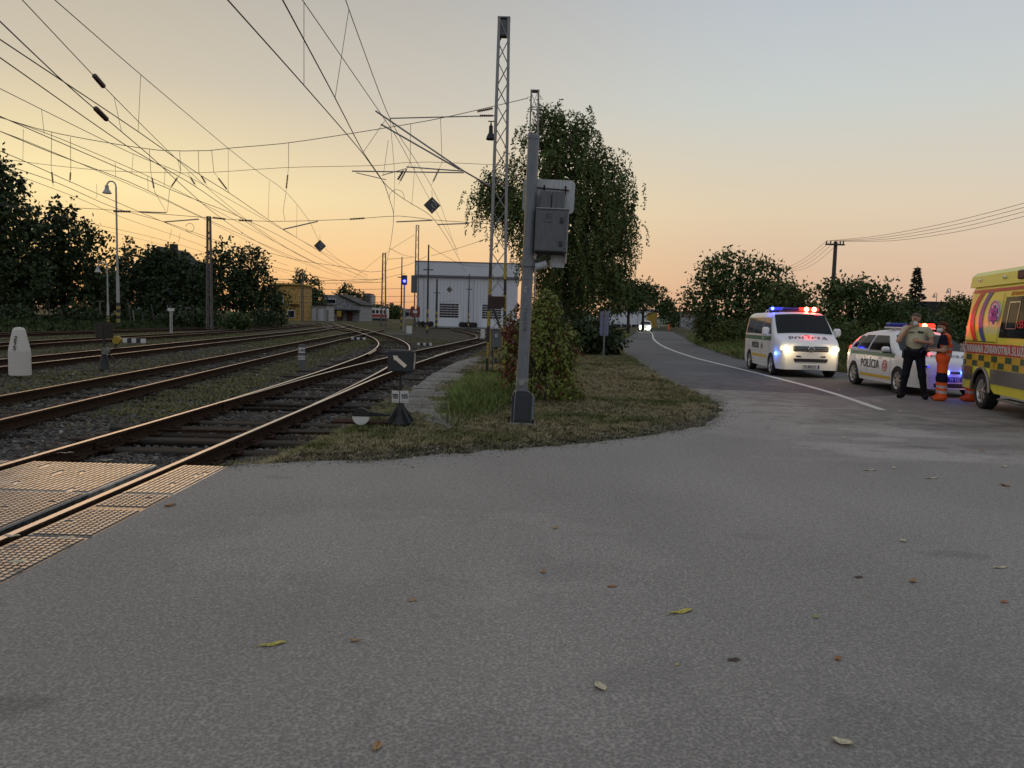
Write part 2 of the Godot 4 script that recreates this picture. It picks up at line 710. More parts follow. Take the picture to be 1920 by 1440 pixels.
# how green the yard is between the tracks
func weed(x: float, z: float) -> float:
	var w := 0.0
	w += 0.95 * smoothstep(1.3, 0.5, absf(x - track_two(z) - 1.75 + 0.0)) * smoothstep(-10.0, -13.0, z)
	w += 0.75 * smoothstep(2.3, 1.0, absf(x - track_two(z) + 2.2)) * smoothstep(-9.0, -12.0, z)
	w += 0.7 * smoothstep(-17.5, -19.0, x) * smoothstep(-21.0, -22.5, x) * 0.0
	if x < -16.5:
		w += 0.45
	if z < -38.0:
		w += 0.25
	if x > track_two(z) + 2.6 and z > -32.0:
		w *= 0.25
	return w

func track_two(z: float) -> float:
	return -7.55 - 0.096 * (-z - 11.0)

# wear of the surface, seen from above: repair patches, an overlaid strip, tyre polish, stains, cracks (32 m by 52 m)
func road_wear() -> Image:
	var n := 1024
	var base := noise_image(n, 0.012, 5, 0.90, 1.0, FastNoiseLite.TYPE_SIMPLEX, 6).get_data()
	var f := PackedFloat32Array()
	f.resize(n * n)
	for k in n * n:
		f[k] = base[k * 3] / 255.0 * .93
	var list := [[Vector2(6.021,-12.660), .9, .30, .86], [Vector2(5.184,-11.559), .8, .22, 1.18], [Vector2(5.481,-11.170), .55, .35, 1.3], [Vector2(4.931,-10.328), .5, .16, 1.3], [Vector2(4.385,-9.592), .9, .3, 1.25], [Vector2(4.745,-9.112), 1.0, .28, 1.28], [Vector2(4.720,-10.675), .5, .18, .8], [Vector2(5.759,-10.806), .8, .12, 1.3], [Vector2(4.969,-9.684), .9, .10, .75], [Vector2(4.225,-9.689), .45, .15, 1.25], [Vector2(6.809,-11.862), 1.5, .5, .85], [Vector2(6.007,-10.189), 1.3, .3, .9], [Vector2(5.607,-8.956), 1.5, .35, 1.15], [Vector2(7.562,-13.705), 1.0, .3, .88], [Vector2(5.104,-12.149), .6, .3, .85], [Vector2(5.717,-14.112), .8, .4, 1.1], [Vector2(7.653,-12.020), 1.4, .5, .8], [Vector2(4.193,-8.752), 1.1, .16, 1.12], [Vector2(5.422,-14.942), .8, .3, 1.08], [Vector2(5.769,-23.104), .9, .6, 1.16], [Vector2(6.669,-22.345), .8, .7, .9], [Vector2(6.191,-28.884), .8, 1.1, 1.2], [Vector2(10.322,-44.047), .6, 1.4, 1.2], [Vector2(9.777,-37.262), .6, 1.6, .85], [Vector2(7.163,-35.809), .5, 1.4, .88], [Vector2(6.228,-19.473), .9, .4, 1.12], [Vector2(6.494,-9.841), .9, .2, .75]]
	var pr := RandomNumberGenerator.new()
	pr.seed = 77
	var nz := FastNoiseLite.new()
	nz.frequency = 0.9
	nz.fractal_octaves = 4
	# older darker surfacing past the junction, then the patches, then small spots of oil
	var all := [[Vector2(13.0, -17.0), 8.5, 6.0, .87], [Vector2(1.5, -2.0), 2.6, 1.1, .96], [Vector2(-.6, -5.0), 1.4, .8, 1.04]]
	for e in list:
		all.append([e[0], e[1], e[2], 1.0 + (e[3] - 1.0) * .42])
	for k in 46:
		all.append([Vector2(pr.randf_range(-2.5, 12), pr.randf_range(-16, 2)), pr.randf_range(.04, .22), pr.randf_range(.04, .16), pr.randf_range(.86, .95)])
	for e in all:
		var c: Vector2 = e[0]
		var rx: float = e[1]
		var rz: float = e[2]
		var turn := pr.randf_range(-.2, .2)
		var off := pr.randf() * 90.0
		var x0 := int((c.x - rx * 1.7 + 4.0) * 32.0)
		var x1 := int((c.x + rx * 1.7 + 4.0) * 32.0)
		var y0 := int((c.y - rz * 1.7 + 42.0) * n / 52.0)
		var y1 := int((c.y + rz * 1.7 + 42.0) * n / 52.0)
		for y in range(maxi(0, y0), mini(n, y1 + 1)):
			for x in range(maxi(0, x0), mini(n, x1 + 1)):
				var p := Vector2(x / 32.0 - 4.0, y * 52.0 / n - 42.0) - c
				p = p.rotated(turn)
				var d := Vector2(p.x / rx, p.y / rz).length() + nz.get_noise_2d(p.x * 1.6 + off, p.y * 2.2) * .9
				var t := smoothstep(1.06, .94, d)
				if t > 0.0:
					f[y * n + x] *= lerpf(1.0, e[3], t)
	# the lighter strip laid across the junction mouth
	var strip := along(PackedVector2Array([Vector2(3.959,-17.225), Vector2(4.424,-16.489), Vector2(5.245,-16.359), Vector2(6.070,-16.125), Vector2(6.374,-15.985)]), 0.25)
	strip.append_array(along(PackedVector2Array([Vector2(4.157,-10.727), Vector2(3.592,-10.015), Vector2(3.370,-9.978), Vector2(3.026,-10.239), Vector2(2.728,-10.475)]), 0.25))
	for y in range(int(27.0 * n / 52.0), int(34.0 * n / 52.0)):
		for x in range(210, 440):
			var p := Vector2(x / 32.0 - 4.0, y * 52.0 / n - 42.0)
			p += Vector2(nz.get_noise_2d(p.x * 3.0, p.y * 3.0), nz.get_noise_2d(p.y * 3.0, p.x * 3.0)) * .14
			if Geometry2D.is_point_in_polygon(p, strip):
				f[y * n + x] *= 1.06
	# cracks and the polish of tyres
	for k in 22:
		var p := Vector2(pr.randf_range(3.5, 15.0), pr.randf_range(-20.0, -8.5))
		var a := pr.randf() * TAU
		for q in pr.randi_range(20, 70):
			a += pr.randfn(0, .22)
			p += Vector2(cos(a), sin(a)) * .045
			var x := int((p.x + 4.0) * 32.0)
			var y := int((p.y + 42.0) * n / 52.0)
			if x > 0 and x < n and y > 0 and y < n:
				f[y * n + x] *= .88
	for line in [[Vector2(-2.6, -5.9), Vector2(1.5, -6.6), Vector2(4.4, -9.5), Vector2(5.6, -15), Vector2(6.3, -24), Vector2(7.6, -38)], [Vector2(-2.6, -4.3), Vector2(2.2, -5.0), Vector2(5.6, -8.5), Vector2(7.0, -14.5), Vector2(7.9, -24)], [Vector2(-2.6, -1.2), Vector2(4, -.8), Vector2(12, -3), Vector2(24, -9)], [Vector2(-2.6, .4), Vector2(4, .9), Vector2(12, -1.2), Vector2(24, -7)]]:
		for p in along(PackedVector2Array(line), .03):
			for q in 9:
				var x := int((p.x + 4.0) * 32.0) + pr.randi_range(-6, 6)
				var y := int((p.y + 42.0) * n / 52.0) + pr.randi_range(-4, 4)
				if x > 0 and x < n and y > 0 and y < n:
					f[y * n + x] *= .9955
	var out := PackedByteArray()
	out.resize(n * n * 3)
	for k in n * n:
		var v := int(clampf(f[k], 0.0, 1.0) * 255.0)
		out[k * 3] = v
		out[k * 3 + 1] = v
		out[k * 3 + 2] = v
	return Image.create_from_data(n, n, false, Image.FORMAT_RGB8, out)


# ---------------------------------------------------------------- tracks
func rail_profile() -> PackedVector2Array:
	# x across, y up; top of the head at 0
	return PackedVector2Array([Vector2(-.062, -.155), Vector2(.062, -.155), Vector2(.062, -.143), Vector2(.012, -.125), Vector2(.010, -.045), Vector2(.034, -.034), Vector2(.036, -.008), Vector2(.028, -.001), Vector2(-.028, -.001), Vector2(-.036, -.008), Vector2(-.034, -.034), Vector2(-.010, -.045), Vector2(-.012, -.125), Vector2(-.062, -.143)])

func sweep(pts: PackedVector2Array, prof: PackedVector2Array, y: float, g: Geo, narrow := 0.0) -> void:
	var n := pts.size()
	var m := prof.size()
	for k in m:
		var a := prof[k]
		var b := prof[(k + 1) % m]
		var e := (b - a)
		var nr := Vector2(e.y, -e.x).normalized()
		var f := g.v.size()
		for s in n:
			var t := (pts[mini(s + 1, n - 1)] - pts[maxi(s - 1, 0)]).normalized()
			var side := Vector2(-t.y, t.x)
			var sc := 1.0
			if narrow > 0.0:
				sc = clampf(0.25 + s * narrow, 0.25, 1.0)
			var nn := Vector3(side.x * nr.x, nr.y, side.y * nr.x)
			g.put(Vector3(pts[s].x + side.x * a.x * sc, y + a.y, pts[s].y + side.y * a.x * sc), nn)
			g.put(Vector3(pts[s].x + side.x * b.x * sc, y + b.y, pts[s].y + side.y * b.x * sc), nn)
		for s in n - 1:
			var q := f + s * 2
			g.i.append_array([q, q + 1, q + 2, q + 1, q + 3, q + 2])

func offset_line(pts: PackedVector2Array, d: float) -> PackedVector2Array:
	var out := PackedVector2Array()
	for s in pts.size():
		var t := (pts[mini(s + 1, pts.size() - 1)] - pts[maxi(s - 1, 0)]).normalized()
		out.append(pts[s] + Vector2(-t.y, t.x) * d)
	return out

func cut(pts: PackedVector2Array, z_from: float, z_to: float) -> PackedVector2Array:
	var out := PackedVector2Array()
	for p in pts:
		if p.y <= z_from and p.y >= z_to:
			out.append(p)
	return out

func add_rail(parent: Node, pts: PackedVector2Array, y := 0.0, shine := "rail_top", called := "rail", narrow := 0.0) -> void:
	if pts.size() < 2:
		return
	var g := Geo.new()
	sweep(pts, rail_profile(), y, g, narrow)
	var r := obj(called, g, mats["rust"], parent)
	g = Geo.new()
	sweep(pts, PackedVector2Array([Vector2(-.027, -.004), Vector2(.027, -.004), Vector2(.027, .002), Vector2(-.027, .002)]), y, g, narrow)
	obj("running_surface", g, mats[shine], r)

func sleeper_variants() -> Array:
	var out := []
	var r := RandomNumberGenerator.new()
	r.seed = 31
	for k in 4:
		var g := Geo.new()
		g.cbox(Vector3.ZERO, Vector3(1, 0.14, 0.25 - 0.01 * k), 0.016, Basis())
		out.append(g.mesh())
	return out

var sleeper_meshes := []

func add_sleepers(parent: Node, pts: PackedVector2Array, step: float, ln: float, y: float, z0: float, z1: float, sd := 1, most := 290) -> void:
	var r := RandomNumberGenerator.new()
	r.seed = sd
	var acc := 0.0
	var cnt := 0
	for s in range(1, pts.size()):
		acc += pts[s].distance_to(pts[s - 1])
		if acc >= step and cnt < most:
			acc = 0.0
			if pts[s].y > z0 or pts[s].y < z1:
				continue
			var t := (pts[s] - pts[s - 1]).normalized()
			var o := put_mesh("sleeper", sleeper_meshes[r.randi() % 4], [mats["tie_a"], mats["tie_b"], mats["tie_c"]][r.randi() % 3], parent)
			var side := Vector3(-t.y, 0, t.x)
			o.transform = Transform3D(Basis(side, Vector3.UP, Vector3(-t.x, 0, -t.y)) * Basis(Vector3.UP, r.randf_range(-.02, .02)) * Basis.from_scale(Vector3(ln + r.randf_range(-.08, .08), 1, 1)), Vector3(pts[s].x, y - 0.225 + (r.randf_range(-.012, .004) if r.randf() > .35 else -.045), pts[s].y))
			cnt += 1

var line_main := PackedVector2Array()
var line_curve := PackedVector2Array()
var line_two := PackedVector2Array()

func make_tracks() -> void:
	mat("rust", 0.062, 0.036, 0.024, 0.85, 0.0, "dirt", 3.0)
	mat("rail_top", 0.62, 0.60, 0.575, 0.36, 1.0)
	mat("rail_dull", 0.40, 0.34, 0.27, 0.42, 0.8)
	mat("rail_rusty_top", 0.24, 0.18, 0.13, 0.5, 0.4)
	mat("tie_a", 0.040, 0.032, 0.026, 0.9, 0.0, "fine", 2.0)
	mat("tie_b", 0.060, 0.049, 0.039, 0.9, 0.0, "fine", 2.5)
	mat("tie_c", 0.028, 0.023, 0.019, 0.9, 0.0, "dirt", 2.0)
	mat("concrete_tie", 0.17, 0.16, 0.14, 0.9, 0.0, "dirt", 1.5)
	for n in ["tie_a", "tie_b", "tie_c", "rust"]:
		mats[n].metallic_specular = .15
	sleeper_meshes = sleeper_variants()
	line_main = along(PackedVector2Array([Vector2(-4.02, 8), Vector2(-4.02, 0), Vector2(-4.02, -8), Vector2(-4.0, -14), Vector2(-3.98, -20), Vector2(-3.72, -27), Vector2(-3.4, -33.5), Vector2(-2.85, -41), Vector2(-2.4, -48), Vector2(-1.85, -56), Vector2(-1.0, -70), Vector2(-0.6, -84)]), 0.2)
	line_curve = along(PackedVector2Array([Vector2(-4.02, 8), Vector2(-4.02, 0), Vector2(-4.02, -8), Vector2(-4.06, -14), Vector2(-4.34, -21.7), Vector2(-4.98, -30.9), Vector2(-6.15, -39.6), Vector2(-7.95, -48.5), Vector2(-10.1, -57), Vector2(-12.95, -67.5), Vector2(-16.5, -80), Vector2(-22, -100), Vector2(-30, -130)]), 0.2)
	var t := thing("railway_turnout", "railway turnout with polished rails on dark timber sleepers leading into the crossing", "railway turnout")
	# stock rails
	add_rail(t, cut(offset_line(line_curve, -0.752), 8, -130))
	add_rail(t, cut(offset_line(line_main, 0.752), 8, -84))
	# blades and the rails behind them
	add_rail(t, cut(offset_line(line_main, -0.752), -12.6, -30.6), 0.0, "rail_top", "switch_blade", 0.02)
	add_rail(t, cut(offset_line(line_main, -0.752), -32.2, -84))
	add_rail(t, cut(offset_line(line_curve, 0.752), -12.6, -130), 0.0, "rail_top", "switch_blade", 0.02)
	# check rails opposite the frog
	add_rail(t, cut(offset_line(line_main, 0.65), -29.0, -33.0), 0.0, "rail_dull", "check_rail")
	add_rail(t, cut(offset_line(line_curve, -0.65), -29.0, -33.0), 0.0, "rail_dull", "check_rail")
	var mid := PackedVector2Array()
	for k in mini(line_main.size(), line_curve.size()):
		var a := line_main[k]
		mid.append(a)
	add_sleepers(t, cut(line_main, -7.8, -19.0), 0.56, 2.9, 0.0, -7.8, -19, 3)
	var half := PackedVector2Array()
	for p in cut(line_main, -19.0, -33.0):
		var q := Vector2.ZERO
		for c in line_curve:
			if absf(c.y - p.y) < 0.12:
				q = c
		half.append((p + q) * 0.5)
	add_sleepers(t, half, 0.58, 4.0, 0.0, -19, -33, 4)
	add_sleepers(t, cut(line_main, -33, -60), 0.62, 2.5, 0.0, -33, -60, 5, 40)
	add_sleepers(t, cut(line_curve, -33, -66), 0.62, 2.5, 0.0, -33, -66, 6, 50)
	# long timbers that carry the point rodding and the stand
	for z in [-9.75, -10.75]:
		var tb := put_mesh("sleeper", sleeper_meshes[1], mats["tie_b"], t)
		tb.transform = Transform3D(Basis.from_scale(Vector3(4.6, 1, 1.1)), Vector3(-3.3, -0.222, z))
	var g := Geo.new()
	for ln in [line_main, line_curve]:
		for d in [-0.752, 0.752]:
			var acc := 0.0
			var o := offset_line(ln, d)
			for k in range(1, o.size()):
				acc += o[k].distance_to(o[k - 1])
				if acc > 0.56:
					acc = 0.0
					if o[k].y < -7.9 and o[k].y > -34.0 and (ln == line_main or o[k].y < -16.0):
						g.cbox(Vector3(o[k].x, -0.14, o[k].y), Vector3(0.30, 0.035, 0.16), 0.008)
						g.cbox(Vector3(o[k].x - 0.085, -0.115, o[k].y), Vector3(0.05, 0.05, 0.07), 0.008)
						g.cbox(Vector3(o[k].x + 0.085, -0.115, o[k].y), Vector3(0.05, 0.05, 0.07), 0.008)
	obj("fastenings", g, mats["rust"], t).set_meta("kind", "stuff")
	# fishplates on the near rails
	for p in [[-3.268, -9.35], [-4.772, -9.0], [-4.772, -13.6]]:
		g = Geo.new()
		for s in [-1, 1]:
			g.cbox(Vector3(p[0] + s * 0.028, -0.085, p[1]), Vector3(0.022, 0.08, 0.62), 0.006)
			for q in 4:
				g.cbox(Vector3(p[0] + s * 0.045, -0.085, p[1] - 0.22 + q * 0.147), Vector3(0.02, 0.035, 0.035), 0.005)
		obj("fishplate", g, mats["rust"], t)
	# point rod
	g = Geo.new()
	g.tube([Vector3(-4.9, -0.12, -10.25), Vector3(-1.75, -0.1, -10.25)], 0.016, 6)
	obj("point_rod", g, mats["rust"], t)

	# ---- plain tracks to the side
	line_two = along(PackedVector2Array([Vector2(-6.0, 5.2), Vector2(-7.55, -11), Vector2(-8.9, -25), Vector2(-10.4, -40.6), Vector2(-12.0, -57), Vector2(-14.2, -80)]), 0.25)
	plain_track(line_two, "rail_dull", "railway track with dull rails sunk in weeds beside the polished turnout", 3, -66.0, 0)
	plain_track(along(PackedVector2Array([Vector2(-11.6, 5), Vector2(-12.8, -12), Vector2(-13.75, -24), Vector2(-14.6, -34), Vector2(-16.0, -50), Vector2(-17.6, -66), Vector2(-22, -100)]), 0.4), "rail_top", "railway track with a bright rail passing just behind the white kilometre stone", 4, -60.0, 1)
	plain_track(along(PackedVector2Array([Vector2(-16.5, 5), Vector2(-18.9, -20), Vector2(-20.4, -36), Vector2(-21.6, -56), Vector2(-24, -80), Vector2(-28, -110)]), 0.4), "rail_top", "railway track beyond the bright rail, running past the yellow lever weight", 5, -60.0, 2)
	plain_track(along(PackedVector2Array([Vector2(-28.0, 5), Vector2(-27.8, -30), Vector2(-27.4, -56), Vector2(-27.0, -80), Vector2(-29, -120)]), 0.5), "rail_dull", "farthest railway track, along the grass strip below the dark trees", 6, -70.0, 3)
	plain_track(along(PackedVector2Array([Vector2(-2.55, -46), Vector2(-2.1, -54), Vector2(-2.4, -66), Vector2(-4.5, -82), Vector2(-7.0, -98), Vector2(-8.0, -114)]), 0.4), "rail_dull", "side track curving back to the shutter door of the white hall", 7, -112.0, 4)
	plain_track(along(PackedVector2Array([Vector2(-14.5, -72), Vector2(-19, -84), Vector2(-26, -104), Vector2(-36, -140)]), 0.5), "rail_top", "distant railway track continuing towards the red and white train", 8, -110.0, 5)
	make_ballast()

func plain_track(line: PackedVector2Array, shine: String, label: String, sd: int, z_to: float, k: int) -> void:
	var t := thing("railway_track", label, "railway track", Vector3.ZERO, 0.0, "tracks of the yard")
	var y := -0.012 * k
	add_rail(t, offset_line(line, 0.752), y, shine)
	add_rail(t, offset_line(line, -0.752), y, shine)
	add_sleepers(t, line, 0.65, 2.45, y - (0.0 if k > 0 else 0.015), -8.0, z_to, sd, 110)

func stone_mesh(sd: int) -> ArrayMesh:
	var r := RandomNumberGenerator.new()
	r.seed = sd
	var g := Geo.new()
	var top := Vector3(r.randf_range(-.2, .2), 0.42, r.randf_range(-.2, .2))
	var ring := []
	var low := []
	for k in 6:
		var a := TAU * k / 6.0 + r.randf_range(-.25, .25)
		ring.append(Vector3(cos(a) * r.randf_range(.38, .55), r.randf_range(.05, .28), sin(a) * r.randf_range(.38, .55)))
		low.append(Vector3(cos(a) * .42, -.25, sin(a) * .42))
	for k in 6:
		var k2 := (k + 1) % 6
		g.tri(top, ring[k2], ring[k])
		g.quad(ring[k], ring[k2], low[k2], low[k])
	return g.mesh()

func scatter(called: String, label: String, category: String, m: Mesh, mt: Material, xfs: Array, cols: Array) -> void:
	var mm := MultiMesh.new()
	mm.transform_format = MultiMesh.TRANSFORM_3D
	mm.use_colors = true
	mm.mesh = m
	mm.instance_count = xfs.size()
	for k in xfs.size():
		mm.set_instance_transform(k, xfs[k])
		mm.set_instance_color(k, cols[k])
	var o := MultiMeshInstance3D.new()
	o.multimesh = mm
	o.material_override = mt
	o.name = numbered(called)
	add_child(o)
	tag(o, label, category, "", "stuff")

func make_ballast() -> void:
	var r := RandomNumberGenerator.new()
	r.seed = 99
	var sm := StandardMaterial3D.new()
	sm.vertex_color_use_as_albedo = true
	sm.roughness = 0.9
	mats["stone"] = sm
	var labels := ["grey brown ballast stones lying between the rails", "angular ballast stones strewn over the track bed", "rough ballast stones along the tracks beside the road"]
	for variant in 3:
		var xfs := []
		var cols := []
		var want := 22000
		for k in want:
			var z := -7.55 - pow(r.randf(), 1.7) * 38.0
			var x := r.randf_range(-13.0 - (-z - 7.5) * 0.12, bed_edge(z) + 0.1)
			var w := weed(x, z)
			if r.randf() < w * 0.85:
				continue
			if z > -8.2 and x > -2.9:
				continue
			var s := r.randf_range(0.035, 0.075) * (1.0 + (-z - 7.5) * 0.012)
			var tone := r.randf_range(0.45, 1.05)
			var c := Color(0.10, 0.087, 0.074)
			var q := r.randf()
			if q < 0.22:
				c = Color(0.12, 0.088, 0.066)
			elif q < 0.3:
				c = Color(0.16, 0.148, 0.132)
			elif q > 0.996:
				c = Color(0.38, 0.36, 0.33)
			elif q > 0.7:
				c = Color(0.07, 0.062, 0.055)
			var y := height(x, z) + r.randf_range(-0.012, 0.016)
			xfs.append(Transform3D(Basis.from_euler(Vector3(r.randf_range(-.5, .5), r.randf() * TAU, r.randf_range(-.5, .5))) * Basis.from_scale(Vector3(s * r.randf_range(.8, 1.5), s * r.randf_range(.6, 1.0), s)), Vector3(x, y, z)))
			cols.append(Color(c.r * tone, c.g * tone, c.b * tone))
		scatter("ballast", labels[variant], "gravel", stone_mesh(variant + 1), sm, xfs, cols)

# ---------------------------------------------------------------- rubber level crossing panels
func make_crossing() -> void:
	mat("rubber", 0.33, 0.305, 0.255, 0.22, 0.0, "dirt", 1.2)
	mat("rubber_shaded", 0.11, 0.104, 0.092, 0.3, 0.0, "dirt", 1.6)
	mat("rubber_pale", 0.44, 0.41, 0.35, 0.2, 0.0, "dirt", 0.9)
	for n in ["rubber", "rubber_shaded", "rubber_pale"]:
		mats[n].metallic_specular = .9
	var spots := []
	# the panels' seams run across the track every 1.22 m
	for k in 7:
		var z0 := -7.4 + k * 1.225
		spots.append(["outer", -3.195, -2.735, z0])
		spots.append(["inner", -4.66, -3.43, z0])
		if k < 6:
			spots.append(["field", -5.75, -4.825, z0])
	var cross := thing("level_crossing", "level crossing deck of studded rubber panels around the polished rails", "level crossing")
	var r := RandomNumberGenerator.new()
	r.seed = 8
	for s in spots:
		var idx := int(round((s[3] + 7.4) / 1.225))
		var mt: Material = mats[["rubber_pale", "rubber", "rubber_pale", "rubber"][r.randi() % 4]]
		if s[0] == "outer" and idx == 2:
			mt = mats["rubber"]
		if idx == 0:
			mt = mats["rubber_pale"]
		var w: float = s[2] - s[1]
		var tilt := r.randf_range(-.004, .004)
		var g := Geo.new()
		g.cbox(Vector3(0, -0.07, 0), Vector3(w - 0.006, 0.14, 1.205), 0.012)
		var slab := obj("crossing_panel", g, mats["rubber_shaded"] if idx > 0 else mt, cross)  # slab darker than its studs: shade of grooves and flange gap put into colour
		slab.position = Vector3((s[1] + s[2]) * 0.5, -0.012, s[3] + 0.6)
		slab.rotation.z = tilt
		g = Geo.new()
		var nx := int(w / 0.05)
		var nz := 24
		for a in nx:
			for b in nz:
				var px := -w * 0.5 + 0.03 + (w - 0.06) * (a + 0.5) / nx
				var pz := -0.58 + 1.16 * (b + 0.5) / nz
				if s[0] == "outer" and idx == 1 and (b == 8 or b == 9):
					continue
				if s[0] == "inner" and idx == 2 and (b == 10 or b == 11):
					continue
				if r.randf() < .025:
					continue
				if idx == 0:
					if b % 2 == 0:
						g.cbox(Vector3(px, 0.004, pz + 0.024), Vector3((w - 0.06) / nx * 0.66, 0.007, 0.090), 0.0025)
				else:
					g.cbox(Vector3(px, 0.004, pz), Vector3((w - 0.06) / nx * 0.74, 0.008, 0.036), 0.003)
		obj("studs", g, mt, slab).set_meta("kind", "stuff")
	# concrete kerb between the rubber and the asphalt
	var g2 := Geo.new()
	mat("kerb_concrete", 0.12, 0.115, 0.105, 0.9, 0.0, "dirt", 2.0)
	for k in 8:
		g2.cbox(Vector3(-2.70 + 0.012 * sin(k * 2.1), -0.075, -6.8 + k * 1.22), Vector3(0.07, 0.13, 1.2), 0.012)
	structure("kerb", g2, mats["kerb_concrete"])


# ---------------------------------------------------------------- railway furniture
func lattice_mast(called: String, label: String, at: Vector3, h: float, w0: float, w1: float, panels: int, lean := Vector2.ZERO, stripes := 0.0, group := "", bw := 0.03) -> Node3D:
	var t := thing(called, label, "mast", at, 0.0, group)
	var st: Material = mats["galvanised"] if group == "" else mat("mast_dark", .13, .115, .10, .7, 0.0, "fine", 1.0)
	var corner := func(k: int, f: float) -> Vector3:
		var w := lerpf(w0, w1, f) * 0.5
		return Vector3([-1, 1, 1, -1][k] * w + lean.x * f, h * f, [-1, -1, 1, 1][k] * w + lean.y * f)
	for k in 4:
		var g := Geo.new()
		var f0 := 0.0
		if stripes > 0.0:
			f0 = stripes / h
		g.bar(corner.call(k, f0), corner.call(k, 1.0), bw * 1.7, bw * 1.7, Vector3(0, 0, 1))
		var leg := obj("leg", g, st, t)
		if stripes > 0.0:
			var n := int(stripes / 0.42)
			for q in n:
				g = Geo.new()
				g.bar(corner.call(k, f0 * q / n), corner.call(k, f0 * (q + 1.0) / n), bw * 1.75, bw * 1.75, Vector3(0, 0, 1))
				obj("stripe", g, mats["warn_yellow"] if (q + k) % 2 == 0 else mats["warn_black"], leg)
	var order := [0.0]
	var f := 0.0
	for p in panels:
		var fa := float(p) / panels
		var fb := float(p + 1) / panels
		for k in 4:
			var k2 := (k + 1) % 4
			var g := Geo.new()
			if (p + k) % 2 == 0:
				g.bar(corner.call(k, fa), corner.call(k2, fb), bw, bw * 0.5)
			else:
				g.bar(corner.call(k2, fa), corner.call(k, fb), bw, bw * 0.5)
			obj("brace", g, st, t)
	var g2 := Geo.new()
	g2.cbox(Vector3(lean.x, h + 0.02, lean.y), Vector3(w1 + bw * 2, 0.04, w1 + bw * 2), 0.01)
	obj("cap", g2, st, t)
	return t

func striped_post(parent: Node, a: Vector3, b: Vector3, r: float, step: float, m1: Material, m2: Material, sides := 10) -> void:
	var n := maxi(1, int(a.distance_to(b) / step))
	for k in n:
		var g := Geo.new()
		g.tube([a.lerp(b, float(k) / n), a.lerp(b, (k + 1.0) / n)], r, sides)
		obj("stripe", g, m1 if k % 2 == 0 else m2, parent)

func make_rail_furniture() -> void:
	mat("galvanised", 0.30, 0.29, 0.275, 0.6, 0.2, "fine", 1.5)
	mat("warn_yellow", 0.50, 0.36, 0.05, 0.6, 0.0, "dirt", 2.0)
	mat("warn_black", 0.018, 0.018, 0.018, 0.6)
	stained("pole_grey", 0.165, 0.178, 0.19, 0.5)
	stained("box_grey", 0.10, 0.108, 0.11, 0.5)
	stained("plate_back", 0.44, 0.45, 0.45, 0.55)
	mat("dark_grey", 0.028, 0.034, 0.040, 0.55, 0.0, "fine", 2.0)
	mat("black_iron", 0.012, 0.012, 0.012, 0.6, 0.0, "fine", 3.0)
	mat("white_paint", 0.62, 0.61, 0.57, 0.65, 0.0, "fine", 3.0)
	mat("black_paint", 0.02, 0.02, 0.022, 0.6)
	mat("concrete", 0.27, 0.255, 0.225, 0.9, 0.0, "dirt", 2.0)
	mat("white_stone", 0.62, 0.58, 0.51, 0.9, 0.0, "fine", 2.0)
	mat("yellow_paint", 0.50, 0.33, 0.02, 0.5, 0.0, "dirt", 3.0)
	mat("cable", 0.03, 0.03, 0.032, 0.5)
	mat("maroon", 0.05, 0.016, 0.012, 0.7, 0.0, "dirt", 2.0)
	mat("blue_back", 0.17, 0.19, 0.31, 0.5, 0.1, "fine", 2.0)
	make_crossing_light()
	make_switch_stand()
	make_masts()
	make_yard_markers()

# painted metal with rain streaks and grime
func stained(key: String, r: float, g: float, b: float, rough: float) -> void:
	var m := mat(key, r, g, b, rough, 0.0, "streak", 1.0)
	m.uv1_scale = Vector3(4.0, .9, 4.0)

